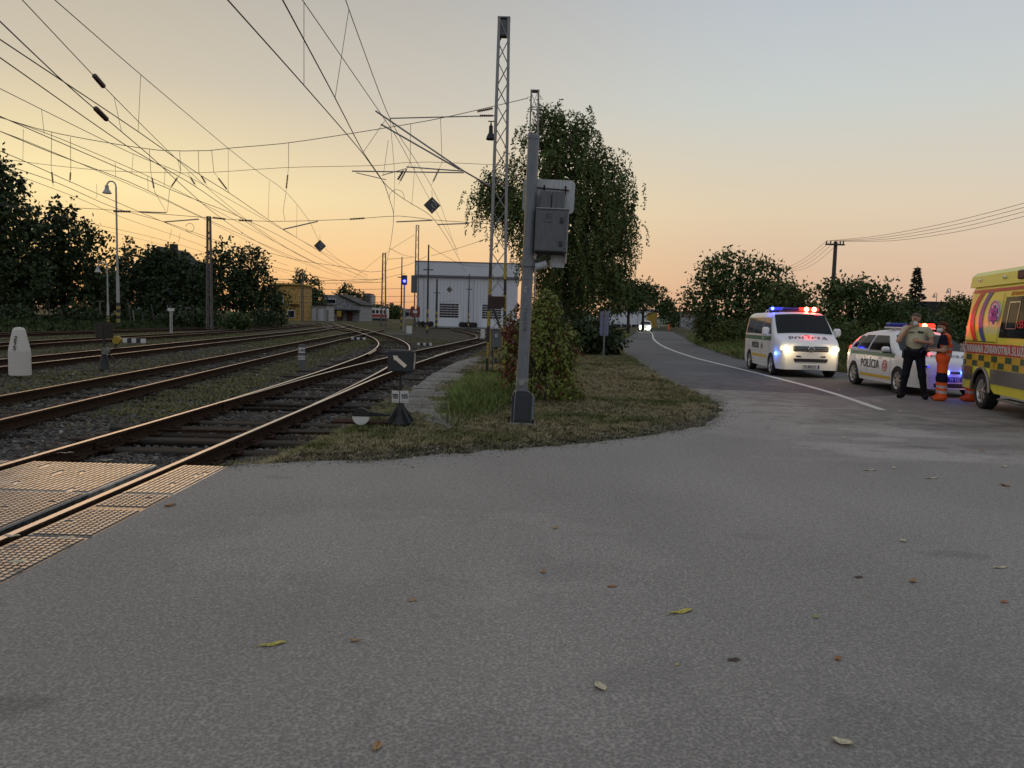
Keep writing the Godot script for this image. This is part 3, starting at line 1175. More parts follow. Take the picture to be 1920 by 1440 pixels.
func make_crossing_light() -> void:
	var base: Vector3 = Vector3(0.134,0.000,-10.618)
	base.y = 0.03
	var t := thing("crossing_signal_post", "tall grey crossing signal post seen from behind, with cabinet and white backed panel", "signal post", base)
	t.rotation.z = -0.018
	var hole := Geo.new()
	# foundation
	hole.cbox(Vector3(0.02, 0.01, 0), Vector3(0.40, 0.06, 0.36), 0.02)
	obj("foundation", hole, mats["concrete"], t)
	var g := Geo.new()
	# base housing with rounded shoulders
	var poly := PackedVector2Array()
	for k in [[.135, .03], [.135, .40], [.115, .455], [.075, .475], [-.075, .475], [-.115, .455], [-.135, .40], [-.135, .03]]:
		poly.append(Vector2(k[0], k[1]))
	g.prism(poly, 0.24, Transform3D(Basis(), Vector3(0, 0, 0)))
	var hs := obj("base_housing", g, mats["dark_grey"], t)
	g = Geo.new()
	g.cbox(Vector3(0.0, 0.25, 0.125), Vector3(0.2, 0.36, 0.012), 0.005)
	obj("cover", g, mats["dark_grey"], hs)
	g = Geo.new()
	g.prism(PackedVector2Array([Vector2(.138, .06), Vector2(.175, .06), Vector2(.178, .39), Vector2(.15, .43), Vector2(.138, .43)]), 0.2)
	obj("flange", g, mats["pole_grey"], hs)
	g = Geo.new()
	for sx in [-1, 1]:
		for sz in [-1, 1]:
			g.tube([Vector3(sx * .165, 0.03, sz * .14), Vector3(sx * .165, 0.09, sz * .14)], 0.014, 6)
	obj("anchor_bolts", g, mats["rust"], t)
	g = Geo.new()
	g.lathe([Vector2(.078, .47), Vector2(.078, 1.0), Vector2(.078, 2.0), Vector2(.0785, 2.0)], 20)
	obj("lower_tube", g, mats["pole_grey"], t)
	g = Geo.new()
	g.lathe([Vector2(.079, 1.995), Vector2(.082, 2.0), Vector2(.082, 2.03), Vector2(.077, 2.035), Vector2(.077, 3.88), Vector2(.083, 3.88), Vector2(.083, 3.92), Vector2(.075, 3.94), Vector2(.0, 3.955)], 20)
	obj("upper_tube", g, mats["pole_grey"], t)
	# strap with a buckle near the foot
	g = Geo.new()
	g.lathe([Vector2(.079, .60), Vector2(.084, .60), Vector2(.084, .645), Vector2(.079, .645)], 20)
	g.cbox(Vector3(-.015, .575, .088), Vector3(.07, .05, .02), .004)
	obj("strap", g, mats["galvanised"], t)
	g = Geo.new()
	g.tube([Vector3(-.1, .05, .14), Vector3(-.095, .4, .135), Vector3(-.085, .6, .10), Vector3(-.082, .9, .03)], 0.005, 5)
	obj("cable", g, mats["galvanised"], t)
	# the white back of the warning panel facing the other way
	g = Geo.new()
	var rr := PackedVector2Array()
	for c in [[.60, 3.38, 0.0], [-.11, 3.38, PI * .5], [-.11, 2.93, PI], [.60, 2.93, PI * 1.5]]:
		for k in 6:
			var a: float = c[2] + PI * .5 * k / 5.0
			rr.append(Vector2(c[0] - 0.06 * sign(c[0] - .27) + cos(a) * .06, c[1] + sin(a) * .06 - .06 * sign(c[1] - 3.15)))
	g.prism(rr, 0.02, Transform3D(Basis(), Vector3(0, 0, -0.12)))
	var bp := obj("back_panel", g, mats["plate_back"], t)
	g = Geo.new()
	for x in [.18, .47]:
		g.cbox(Vector3(x, 3.24, -0.095), Vector3(.02, .12, .02), .004)
	g.tube([Vector3(.08, 3.26, -.09), Vector3(.52, 3.24, -.09)], .008, 6)
	obj("clamp", g, mats["rust"], bp)
	# upper small boxes
	g = Geo.new()
	g.cbox(Vector3(.2, 3.07, 0.0), Vector3(.145, .25, .2), .008)
	obj("lamp_box", g, mats["box_grey"], t)
	g = Geo.new()
	g.cbox(Vector3(.37, 3.07, 0.0), Vector3(.175, .25, .2), .008)
	obj("lamp_box", g, mats["box_grey"], t)
	# the big cabinet
	g = Geo.new()
	g.cbox(Vector3(.29, 2.66, 0.03), Vector3(.43, .565, .28), .008)
	var cab := obj("cabinet", g, mats["box_grey"], t)
	g = Geo.new()
	g.cbox(Vector3(.275, 2.655, 0.178), Vector3(.375, .53, .014), .005)
	var door := obj("door", g, mats["box_grey"], cab)
	g = Geo.new()
	for y in [2.80, 2.49]:
		g.cbox(Vector3(.425, y, 0.192), Vector3(.05, .075, .018), .005)
		g.cbox(Vector3(.425, y, 0.204), Vector3(.02, .05, .012), .004)
	obj("latch", g, mats["dark_grey"], door)
	g = Geo.new()
	for k in 3:
		g.cbox(Vector3(.25, 2.87 - k * .025, 0.186), Vector3(.09, .007, .006), .002)
	for k in 4:
		g.cbox(Vector3(.2 + k * .03, 2.77, 0.186), Vector3(.014, .02, .004), .001)
	obj("vent", g, mats["dark_grey"], door)
	g = Geo.new()
	g.cbox(Vector3(.30, 2.95, 0.03), Vector3(.45, .018, .31), .004)
	obj("lid", g, mats["galvanised"], cab)
	g = Geo.new()
	g.cbox(Vector3(.515, 2.60, -.02), Vector3(.012, .72, .22), .003)
	obj("side_plate", g, mats["plate_back"], t)
	# cable glands and the lamp hoods under the cabinet
	g = Geo.new()
	for k in 4:
		var x := .13 + k * .055
		g.tube([Vector3(x, 2.38, .08), Vector3(x, 2.33, .08)], .013, 7)
		g.tube([Vector3(x, 2.34, .08), Vector3(x + .01, 2.29, .07), Vector3(x - .05, 2.26, .04), Vector3(.07, 2.25, .02)], .008, 6)
	obj("cable_glands", g, mats["cable"], t)
	g = Geo.new()
	g.cbox(Vector3(.28, 2.365, .02), Vector3(.38, .02, .2), .004)
	obj("bracket", g, mats["black_iron"], t)
	g = Geo.new()
	g.cbox(Vector3(.40, 2.27, -.03), Vector3(.2, .17, .02), .004)
	obj("hood_plate", g, mats["plate_back"], t)
	g = Geo.new()
	var hb := Basis(Vector3(0, 0, 1), -1.25)
	g.lathe([Vector2(.0, -.07), Vector2(.05, -.07), Vector2(.055, .09), Vector2(.05, .09), Vector2(.045, -.06)], 14, Transform3D(hb, Vector3(.17, 2.20, .02)))
	obj("lamp_hood", g, mats["plate_back"], t)
	g = Geo.new()
	g.lathe([Vector2(.083, 2.18), Vector2(.098, 2.18), Vector2(.098, 2.26), Vector2(.083, 2.26)], 18)
	g.cbox(Vector3(.1, 2.22, 0), Vector3(.08, .07, .05), .006)
	obj("collar", g, mats["pole_grey"], t)
	# painted letter and the stencilled number running down the tube
	text_part("letter", "C", 0.075, Vector3(-.018, 1.865, .0795), Basis.from_scale(Vector3(.62, 1, 1)), mats["white_paint"], t, false)
	var stencil := text_part("stencil", "71/31/9", 0.045, Vector3(-.005, 1.46, .0785), Basis(Vector3(0, 0, 1), -PI * .5), mats["dark_grey"], t, false, false, 1.5, 0.004)
	stencil.set_meta("label", "worn dark stencil running down the tube")

func make_switch_stand() -> void:
	var base: Vector3 = Vector3(-1.478,0.000,-10.165)
	base.y = 0.07
	var t := thing("switch_stand", "black switch stand with white arrow lantern and 105 number plates", "switch stand", base)
	var g := Geo.new()
	g.lathe([Vector2(.15, 0), Vector2(.13, .03), Vector2(.085, .10), Vector2(.062, .22), Vector2(.05, .27), Vector2(.03, .28)], 12)
	for k in 4:
		var a := PI * .25 + PI * .5 * k
		g.bar(Vector3(cos(a) * .05, .2, sin(a) * .05), Vector3(cos(a) * .2, .01, sin(a) * .2), .03, .05)
	obj("pedestal", g, mats["black_iron"], t)
	g = Geo.new()
	g.tube([Vector3(0, .25, 0), Vector3(0, .71, 0)], .016, 10)
	obj("spindle", g, mats["black_iron"], t)
	# two number plates set at an angle
	for s in [-1, 1]:
		g = Geo.new()
		var b := Basis(Vector3.UP, s * 0.42)
		var c := Vector3(s * .058, .358, .045)
		g.cbox(c, Vector3(.115, .16, .006), .002, b)
		var pl := obj("number_plate", g, mats["white_paint"], t)
		text_part("number", "105", .058, c + b * Vector3(s * .002, .005, .005), b * Basis.from_scale(Vector3(.72, 1.12, 1)), mats["black_paint"], pl)
		g = Geo.new()
		g.cbox(c + b * Vector3(0, -.058, .004), Vector3(.09, .004, .004), .001, b)
		obj("underline", g, mats["black_paint"], pl)
	# lantern
	g = Geo.new()
	g.cbox(Vector3(0.012, .83, 0), Vector3(.34, .27, .25), .008)
	var lan := obj("lantern", g, mats["lantern_black"] if mats.has("lantern_black") else mat("lantern_black", 0.016, 0.018, 0.022, 0.5), t)
	g = Geo.new()
	var ab := Basis(Vector3(0, 0, 1), deg_to_rad(140))
	var ar := PackedVector2Array([Vector2(-.115, -.024), Vector2(.05, -.024), Vector2(.05, -.040), Vector2(.105, 0), Vector2(.05, .040), Vector2(.05, .024), Vector2(-.115, .024)])
	g.prism(ar, .008, Transform3D(ab, Vector3(-.005, .838, .127)))
	mat("arrow_white", .68, .60, .47, .6)
	obj("arrow", g, mats["arrow_white"], lan)
	g = Geo.new()
	g.prism(PackedVector2Array([Vector2(-.05, -.1), Vector2(.03, -.02), Vector2(.05, .1), Vector2(.02, .1), Vector2(.0, -.0), Vector2(-.07, -.09)]), .008, Transform3D(Basis(Vector3.UP, PI * .5), Vector3(.184, .83, .03)))
	obj("side_mark", g, mats["arrow_white"], lan)
	g = Geo.new()
	g.cbox(Vector3(.012, .968, 0), Vector3(.3, .012, .2), .005)
	obj("lid", g, mats["black_iron"], lan)
	# lever with its round weight, half black and half white
	g = Geo.new()
	g.bar(Vector3(-.02, .11, .02), Vector3(-.52, .105, .08), .045, .03)
	g.prism(PackedVector2Array([Vector2(-.55, .15), Vector2(-.2, .12), Vector2(-.15, .09), Vector2(-.55, .09)]), .05, Transform3D(Basis(), Vector3(0, .015, .06)))
	obj("lever", g, mats["black_iron"], t)
	g = Geo.new()
	var top := PackedVector2Array()
	var low := PackedVector2Array()
	for k in 17:
		var a := PI * k / 16.0
		top.append(Vector2(cos(a), sin(a)) * .112)
		low.append(Vector2(cos(a + PI), sin(a + PI)) * .112)
	g.prism(top, .07, Transform3D(Basis(), Vector3(-.5, .09, .09)))
	obj("counterweight", g, mats["black_iron"], t)
	g = Geo.new()
	g.prism(low, .07, Transform3D(Basis(), Vector3(-.5, .0895, .09)))
	obj("painted_weight_half", g, mats["white_paint"], t)
	# flat sleepers end plate beneath
	g = Geo.new()
	g.cbox(Vector3(-.4, .0, -.05), Vector3(1.0, .03, .3), .006)
	obj("base_plate", g, mats["rust"], t)

func make_masts() -> void:
	# ---- the big portal mast beside the post
	var at: Vector3 = Vector3(-0.456,0.000,-20.818)
	at.y = 0.0
	var ht := 9.25
	var m := lattice_mast("lattice_mast", "tall galvanised lattice mast with yellow black striped foot beside the creeper bush", at, ht, 0.46, 0.25, 17, Vector2(.0, 0), 2.95, "", .042)
	var g := Geo.new()
	g.cbox(Vector3(0, ht - .22, 0), Vector3(.24, .42, .24), .02)
	obj("head_box", g, mats["box_grey"], m)
	g = Geo.new()
	g.cbox(Vector3(0, 1.92, .26), Vector3(.42, .30, .06), .01)
	obj("plate", g, mats["maroon"], m)
	g = Geo.new()
	g.bar(Vector3(-.1, 1.75, .25), Vector3(.12, 1.2, .28), .05, .05)
	g.lathe([Vector2(0, -.05), Vector2(.09, -.05), Vector2(.09, .05), Vector2(0, .05)], 12, Transform3D(Basis(Vector3(1, 0, 0), PI * .5), Vector3(.08, 1.05, .3)))
	obj("disconnector_drive", g, mats["black_iron"], m)
	# bracket arms reaching over the tracks
	var arms: Array = [
		["cantilever_tube", [Vector3(-3.676,6.695,-20.200), Vector3(-1.435,5.328,-20.600), Vector3(-0.643,4.924,-20.700)], .022],
		["cantilever_tube", [Vector3(-3.536,6.365,-20.200), Vector3(-1.520,5.353,-20.600)], .022],
		["stay_tube", [Vector3(-3.338,6.567,-20.400), Vector3(-0.646,6.780,-20.700)], .016],
		["registration_tube", [Vector3(-4.286,5.185,-20.300), Vector3(-1.406,5.274,-20.600)], .017],
		["registration_tube", [Vector3(-2.893,5.348,-20.400), Vector3(-1.435,5.314,-20.600)], .017],
		["steady_arm", [Vector3(-3.511,5.096,-20.300), Vector3(-2.892,5.307,-20.400)], .011],
		["steady_arm", [Vector3(-4.175,5.147,-20.300), Vector3(-3.382,4.973,-20.200)], .011]]
	for a in arms:
		g = Geo.new()
		var pts := []
		for p in a[1]:
			pts.append(p - at)
		g.tube(pts, a[2], 7)
		obj(a[0], g, mats["galvanised"], m)
	# insulator strings on the arms
	var ins: Array = [[Vector3(-0.911,4.992,-20.650), Vector3(-0.643,4.924,-20.700)], [Vector3(-1.091,6.852,-20.600), Vector3(-0.678,6.970,-20.700)], [Vector3(-1.021,6.758,-20.650), Vector3(-0.674,6.779,-20.700)], [Vector3(-3.110,5.016,-20.400), Vector3(-2.961,5.265,-20.400)]]
	for q in ins:
		insulator(m, q[0] - at, q[1] - at, .045)
	# bell-shaped lamp hanging from a short arm
	var lp := thing("bell_lamp", "black bell-shaped lamp hanging from the tall lattice mast", "lamp", Vector3(-0.729,6.163,-20.700))
	g = Geo.new()
	g.lathe([Vector2(.0, .03), Vector2(.12, .0), Vector2(.125, .02), Vector2(.09, .12), Vector2(.055, .18), Vector2(.05, .32), Vector2(.06, .34), Vector2(.03, .36), Vector2(.015, .44), Vector2(0, .44)], 16)
	obj("lamp_shade", g, mats["black_iron"], lp)
	g = Geo.new()
	g.tube([Vector3(-.08, .47, 0), Vector3(.12, .47, 0)], .015, 6)
	g.tube([Vector3(0, .42, 0), Vector3(0, .47, 0)], .012, 6)
	obj("hanger", g, mats["black_iron"], lp)
	# ---- the second mast behind the post
	var at2: Vector3 = Vector3(0.514,0.721,-26.600)
	at2.y = 0.0
	lattice_mast("lattice_mast", "grey lattice mast rising directly behind the tall signal post, before the weeping tree", at2, 9.1, 0.42, 0.24, 16)
	# ---- blue-grey telephone box on a striped post
	var bp: Vector3 = Vector3(-0.429,0.000,-19.676)
	bp.y = 0.0
	var t := thing("cabinet_post", "small grey control box on black and yellow striped post before the lattice mast", "control box", bp)
	striped_post(t, Vector3(0, 0, 0), Vector3(0, .82, 0), .035, .14, mats["warn_black"], mats["warn_yellow"])
	g = Geo.new()
	g.cbox(Vector3(0, .98, .02), Vector3(.26, .46, .2), .012)
	obj("box", g, mats["box_grey"], t)
	g = Geo.new()
	g.cbox(Vector3(0, 1.22, .03), Vector3(.34, .03, .27), .008)
	obj("roof", g, mats["galvanised"], t)
	for s in [-1, 1]:
		g = Geo.new()
		g.cbox(Vector3(s * .15, .98, .02), Vector3(.03, .48, .18), .004)
		obj("edge_strip", g, mats["warn_yellow"], t)
	text_part("number", "0", .09, Vector3(0, 1.05, .124), Basis(), mats["white_paint"], t)
	g = Geo.new()
	g.tube([Vector3(-.09, 0, 0), Vector3(-.09, .8, 0)], .012, 6)
	obj("cable_duct", g, mats["black_iron"], t)
	# ---- distant lattice masts of the yard
	var far: Array = [[Vector3(-24.442,0.727,-62.000), 8.9, .36, "far lattice mast standing before the dark trees near the roof ridge"], [Vector3(-16.029,0.875,-95.000), 9.0, .55, "rusty lattice mast standing in the far yard near the train"], [Vector3(-42.159,0.139,-120.000), 7.5, .45, "twin lattice mast in front of the yellow building"], [Vector3(-13.156,0.500,-104.000), 13.5, .55, "lattice mast with lamp bracket at the corner of the white hall"], [Vector3(-34.231,0.335,-125.000), 8.5, .3, "thin lattice mast in front of the low white sheds"]]
	for f in far:
		var p: Vector3 = f[0]
		p.y = 0.0
		lattice_mast("lattice_mast", f[3], p, f[1], f[2], f[2] * .6, 12, Vector2.ZERO, 0.0, "lattice masts of the far yard", .045)
	# striped pole with the box right before the hall
	var poles: Array = [[Vector3(-7.822,-0.113,-70.000), 8.0, .10, "dark pole with striped foot in front of the white hall"], [Vector3(-6.336,0.281,-108.000), 7.6, .10, "thin leaning pole with striped foot beside the hall door"], [Vector3(-10.014,0.125,-100.000), 6.4, .16, "striped pole directly before the hall's shutter door"], [Vector3(-12.831,0.245,-88.000), 8.2, .09, "thin lamp pole beside the blue shunting signal"]]
	for q in poles:
		var p: Vector3 = q[0]
		p.y = -0.1
		var pt := thing("yard_pole", q[3], "pole", p, 0.0, "poles in front of the white hall")
		g = Geo.new()
		g.tube([Vector3(0, 2.2, 0), Vector3(0, q[1], 0)], q[2], 8, q[2] * .65)
		obj("pole", g, mats["dark_grey"], pt)
		striped_post(pt, Vector3(0, 0, 0), Vector3(0, 2.2, 0), q[2] * 1.02, .36, mats["warn_black"], mats["warn_yellow"], 8)
		g = Geo.new()
		g.cbox(Vector3(0, q[1] * .72, 0), Vector3(.9, .10, .12), .01)
		obj("crossarm", g, mats["dark_grey"], pt)

func insulator(parent: Node, a: Vector3, b: Vector3, r: float) -> void:
	var g := Geo.new()
	var d := b - a
	var y := d.normalized()
	var x := y.cross(Vector3(0, 0, 1)).normalized()
	var xf := Transform3D(Basis(x, y, x.cross(y)), a)
	var n := maxi(3, int(d.length() / (r * 1.1)))
	var prof := [Vector2(0, 0)]
	for k in n:
		var y0 := d.length() * k / n
		var y1 := d.length() * (k + .5) / n
		prof.append(Vector2(r * .45, y0))
		prof.append(Vector2(r, (y0 + y1) * .5))
		prof.append(Vector2(r * .45, y1))
	prof.append(Vector2(0, d.length()))
	g.lathe(prof, 9, xf)
	obj("insulator", g, mats["porcelain"] if mats.has("porcelain") else mat("porcelain", .055, .022, .016, .3), parent)

func make_yard_markers() -> void:
	var g := Geo.new()
	# ---- kilometre stone
	var at: Vector3 = Vector3(-11.503,-0.120,-17.915)
	var t := thing("kilometre_stone", "whitewashed tapered kilometre stone with worn black figures", "milestone", at)
	g.lathe([Vector2(.235, 0), Vector2(.235, .56), Vector2(.135, 1.05), Vector2(.10, 1.10), Vector2(0, 1.12)], 8, Transform3D(Basis(Vector3.UP, .35), Vector3.ZERO))
	obj("body", g, mats["white_stone"], t)
	for k in 3:
		text_part("figure", ["2", "1", "5"][k], .10, Vector3(.03, .86 - k * .11, .185 + k * .022), Basis(Vector3.UP, .0) * Basis(Vector3(1, 0, 0), -.2), mats["black_paint"], t)
	# ---- the two number boards on one post
	at = Vector3(-6.155,-0.140,-22.434)
	t = thing("distance_board", "narrow grey post board carrying two small white number plates", "number board", at)
	g = Geo.new()
	g.cbox(Vector3(0, .36, 0), Vector3(.19, .72, .03), .006)
	obj("post", g, mats["box_grey"], t)
	for k in 2:
		g = Geo.new()
		g.cbox(Vector3(0, [.55, .33][k], .02), Vector3(.20, [.15, .11][k], .012), .003)
		var pl := obj("plate", g, mats["white_paint"], t)
		text_part("figures", ["5,400", "PO TV"][k], [.075, .06][k], Vector3(0, [.55, .33][k], .028), Basis.from_scale(Vector3(.82, 1, 1)), mats["black_paint"], pl)
	# ---- see-through dark signal plate with weight lever near the bright rail
	at = Vector3(-10.989,-0.150,-20.662)
	t = thing("switch_stand", "dark switch stand with square rusty plates and a round pale weight", "switch stand", at)
	g = Geo.new()
	g.tube([Vector3(0, .0, 0), Vector3(0, 1.25, 0)], .03, 8)
	g.lathe([Vector2(.16, 0), Vector2(.13, .1), Vector2(.07, .4), Vector2(.03, .45)], 10)
	obj("pedestal", g, mats["black_iron"], t)
	mat("rusty_plate", .045, .036, .022, .8, 0, "dirt", 3.0)
	for s in [-1, 1]:
		g = Geo.new()
		g.cbox(Vector3(s * .125, 1.03, 0), Vector3(.235, .42, .02), .004, Basis(Vector3.UP, s * .25))
		obj("plate", g, mats["rusty_plate"], t)
	g = Geo.new()
	g.lathe([Vector2(0, -.05), Vector2(.1, -.05), Vector2(.1, .05), Vector2(0, .05)], 14, Transform3D(Basis(Vector3(1, 0, 0), PI * .5), Vector3(.09, .50, .1)))
	obj("counterweight", g, mats["concrete"], t)
	g = Geo.new()
	g.bar(Vector3(.09, .5, .05), Vector3(.3, .2, .0), .04, .04)
	obj("lever", g, mats["black_iron"], t)
	# ---- yellow lever weight and its striped bar behind the rail
	at = Vector3(-15.234,-0.150,-29.597)
	t = thing("point_lever", "yellow round lever weight beside the bright rail", "point lever", at)
	g = Geo.new()
	g.lathe([Vector2(0, -.09), Vector2(.15, -.09), Vector2(.17, 0), Vector2(.15, .09), Vector2(0, .09)], 16, Transform3D(Basis(Vector3(1, 0, 0), PI * .5), Vector3(0, .42, 0)))
	obj("weight", g, mats["yellow_paint"], t)
	g = Geo.new()
	g.bar(Vector3(0, .42, 0), Vector3(-.12, .0, 0), .05, .05)
	obj("lever", g, mats["black_iron"], t)
	# ---- fouling point markers: white-black-white bars on the ground
	var fp: Array = [[Vector3(-17.600,-0.100,-35.750), 1.0, "black and white striped marker bar beside the yellow lever weight", .2], [Vector3(-9.934,-0.130,-49.426), .92, "black and white striped marker bar inside the track curve", .15], [Vector3(-4.856,-0.120,-42.246), .80, "black and white striped marker bar beside the frog of the turnout", .15]]
	for f in fp:
		t = thing("fouling_marker", f[2], "track marker", f[0], 0.1, "striped fouling point markers")
		for k in 5:
			g = Geo.new()
			var w: float = f[1] / 5.0
			g.cbox(Vector3((k - 2) * w, f[3] * .5, 0), Vector3(w * .995, f[3], .14), .012)
			obj("stripe", g, mats["white_paint"] if k % 2 == 0 else mats["black_paint"], t)
	# ---- white T board
	at = Vector3(-23.096,0.354,-52.000)
	at.y = -.12
	t = thing("t_board", "white T-shaped board on thin posts in front of the dark trees", "track sign", at)
	g = Geo.new()
	for s in [-1, 1]:
		g.tube([Vector3(s * .06, .0, 0), Vector3(s * .06, 1.55, 0)], .028, 6)
	obj("post", g, mats["white_paint"], t)
	g = Geo.new()
	g.cbox(Vector3(0, 1.6, 0), Vector3(.46, .2, .03), .005)
	obj("board", g, mats["white_paint"], t)
	# ---- blue shunting signal
	at = Vector3(-9.820,-0.050,-69.042)
	t = thing("shunting_signal", "tall shunting signal showing a lit blue lamp near the white hall", "signal", at)
	var sc := absf(at.z) / 1442.0
	g = Geo.new()
	g.tube([Vector3(0, 0, 0), Vector3(0, 92 * sc, 0)], .07, 8)
	obj("post", g, mats["galvanised"], t)
	g = Geo.new()
	g.cbox(Vector3(0, 98 * sc, 0), Vector3(10 * sc, 18 * sc, .2), .05)
	obj("head", g, mats["black_iron"], t)
	g = Geo.new()
	g.lathe([Vector2(0, .04), Vector2(.12, .0), Vector2(.12, -.04)], 14, Transform3D(Basis(Vector3(1, 0, 0), PI * .5), Vector3(.02, 96 * sc, .14)))
	obj("lamp", g, glow("blue_signal", .05, .06, 1.0, 9.0), t)
	g = Geo.new()
	g.cbox(Vector3(0, .1, 0), Vector3(.6, .2, .6), .03)
	obj("foot", g, mats["concrete"], t)
	var om := OmniLight3D.new()
	om.name = "lamp_light"
	om.light_color = Color(.25, .3, 1.0)
	om.light_energy = .5
	om.light_size = .1
	om.omni_range = 30
	om.shadow_enabled = true
	t.add_child(om)
	om.position = Vector3(.02, 96 * sc, .35)
	# ---- red and white double target before the hall
	at = Vector3(-11.046,-0.050,-86.463)
	sc = absf(at.z) / 1442.0
	t = thing("barrier_target", "dark red and white double disc signal standing before the white hall", "signal", at)
	g = Geo.new()
	g.tube([Vector3(0, 0, 0), Vector3(0, 30 * sc, 0)], .05, 6)
	obj("post", g, mats["dark_grey"], t)
	mat("target_red", .14, .02, .015, .6)
	for s in [-1, 1]:
		g = Geo.new()
		g.prism(PackedVector2Array([Vector2(-3.5, -11), Vector2(3.0, -9), Vector2(3.5, 0), Vector2(3.0, 9), Vector2(-2.0, 11), Vector2(-4.0, 4)]), .06, Transform3D(Basis.from_scale(Vector3(sc * s, sc, 1)), Vector3(s * 5.5 * sc, 33 * sc, 0)))
		obj("wing", g, mats["target_red"], t)
	g = Geo.new()
	g.cbox(Vector3(0, 33 * sc, .05), Vector3(8 * sc, 5 * sc, .05), .02)
	obj("white_bar", g, mats["white_paint"], t)
	# ---- small white ground signs and low dark signals in the far yard
	var bits: Array = [[Vector3(-8.614,-0.050,-63.676), .45, .7, "white_paint", "small white ground sign beside the blue signal's foot"], [Vector3(-2.145,-0.020,-54.159), .3, .7, "white_paint", "small white stake beside the track near the control box"], [Vector3(-9.101,-0.050,-61.035), 1.5, .16, "concrete", "pale flat slab lying before the blue signal"], [Vector3(-19.786,-0.100,-82.006), .22, 2.0, "concrete", "slim grey marker post between the far tracks"]]
	for b in bits:
		t = thing("ground_sign", b[4], "track sign", b[0])
		g = Geo.new()
		g.cbox(Vector3(0, b[2] * .5, 0), Vector3(b[1], b[2], .14), .02)
		obj("board", g, mats[b[3]], t)
		g = Geo.new()
		g.cbox(Vector3(0, .02, -.02), Vector3(b[1] * 1.2, .12, .3), .02)
		obj("foot", g, mats["concrete"], t)


# ---------------------------------------------------------------- overhead line
func wire(called: String, pts: Array, r: float, parent: Node, back := 0.0, sides := 5) -> MeshInstance3D:
	var p := pts.duplicate()
	if back > 0.0:
		p.push_front(p[0] + (p[0] - p[1]).normalized() * back)
	# smooth through the points
	var cv := Curve3D.new()
	for k in p.size():
		var t := Vector3.ZERO
		if k > 0 and k < p.size() - 1:
			t = (p[k + 1] - p[k - 1]).normalized()
			cv.add_point(p[k], -t * p[k].distance_to(p[k - 1]) * .3, t * p[k].distance_to(p[k + 1]) * .3)
		else:
			cv.add_point(p[k])
	cv.bake_interval = .3
	var out := []
	var n := maxi(2, mini(60, int(cv.get_baked_length() / .8)))
	if p.size() == 2:
		n = 2
	for k in n:
		out.append(cv.sample_baked(cv.get_baked_length() * k / (n - 1.0), true))
	var g := Geo.new()
	g.tube(out, r, sides, -1.0, false)
	return obj(called, g, mats["wire"], parent)

func contact_line(label: String, contact: Array, messenger: Array, drops: Array, back := 9.0, r := .011) -> Node3D:
	var t := thing("contact_line", label, "overhead wire", Vector3.ZERO, 0.0, "overhead wires of the yard")
	if contact.size() > 1:
		wire("contact_wire", contact, r, t, back)
	if messenger.size() > 1:
		wire("messenger_wire", messenger, r * .8, t, back)
	for d in drops:
		wire("dropper", d, r * .5, t, 0.0, 4)
	return t

func diamond(label: String, at: Vector3, half: float) -> void:
	var t := thing("diamond_board", label, "signal board", at, 0.0, "diamond boards hung on the overhead wires")
	var g := Geo.new()
	var dp := PackedVector2Array([Vector2(0, -half), Vector2(half, 0), Vector2(0, half), Vector2(-half, 0)])
	g.prism(dp, .03)
	mat("board_dark", .035, .038, .045, .5)
	mat("board_red", .12, .035, .02, .5)
	obj("border", g, mats["board_red"], t)
	g = Geo.new()
	var ip := PackedVector2Array()
	for p in dp:
		ip.append(p * .86)
	g.prism(ip, .042)
	obj("face", g, mats["board_dark"], t)
	g = Geo.new()
	for q in [[.06, .55], [.22, .45], [.38, .28], [.1, -.15], [.32, -.28], [.05, -.6], [.0, .05], [.5, .05]]:
		g.cbox(Vector3(q[0] * half, q[1] * half, .022), Vector3(half * .13, half * .13, .006), .002, Basis(Vector3(0, 0, 1), PI * .25))
	obj("studs", g, mats["white_paint"], t)
	g = Geo.new()
	g.tube([Vector3(0, half, 0), Vector3(-.02, half + .3, 0)], .008, 4)
	obj("hook", g, mats["wire"], t)

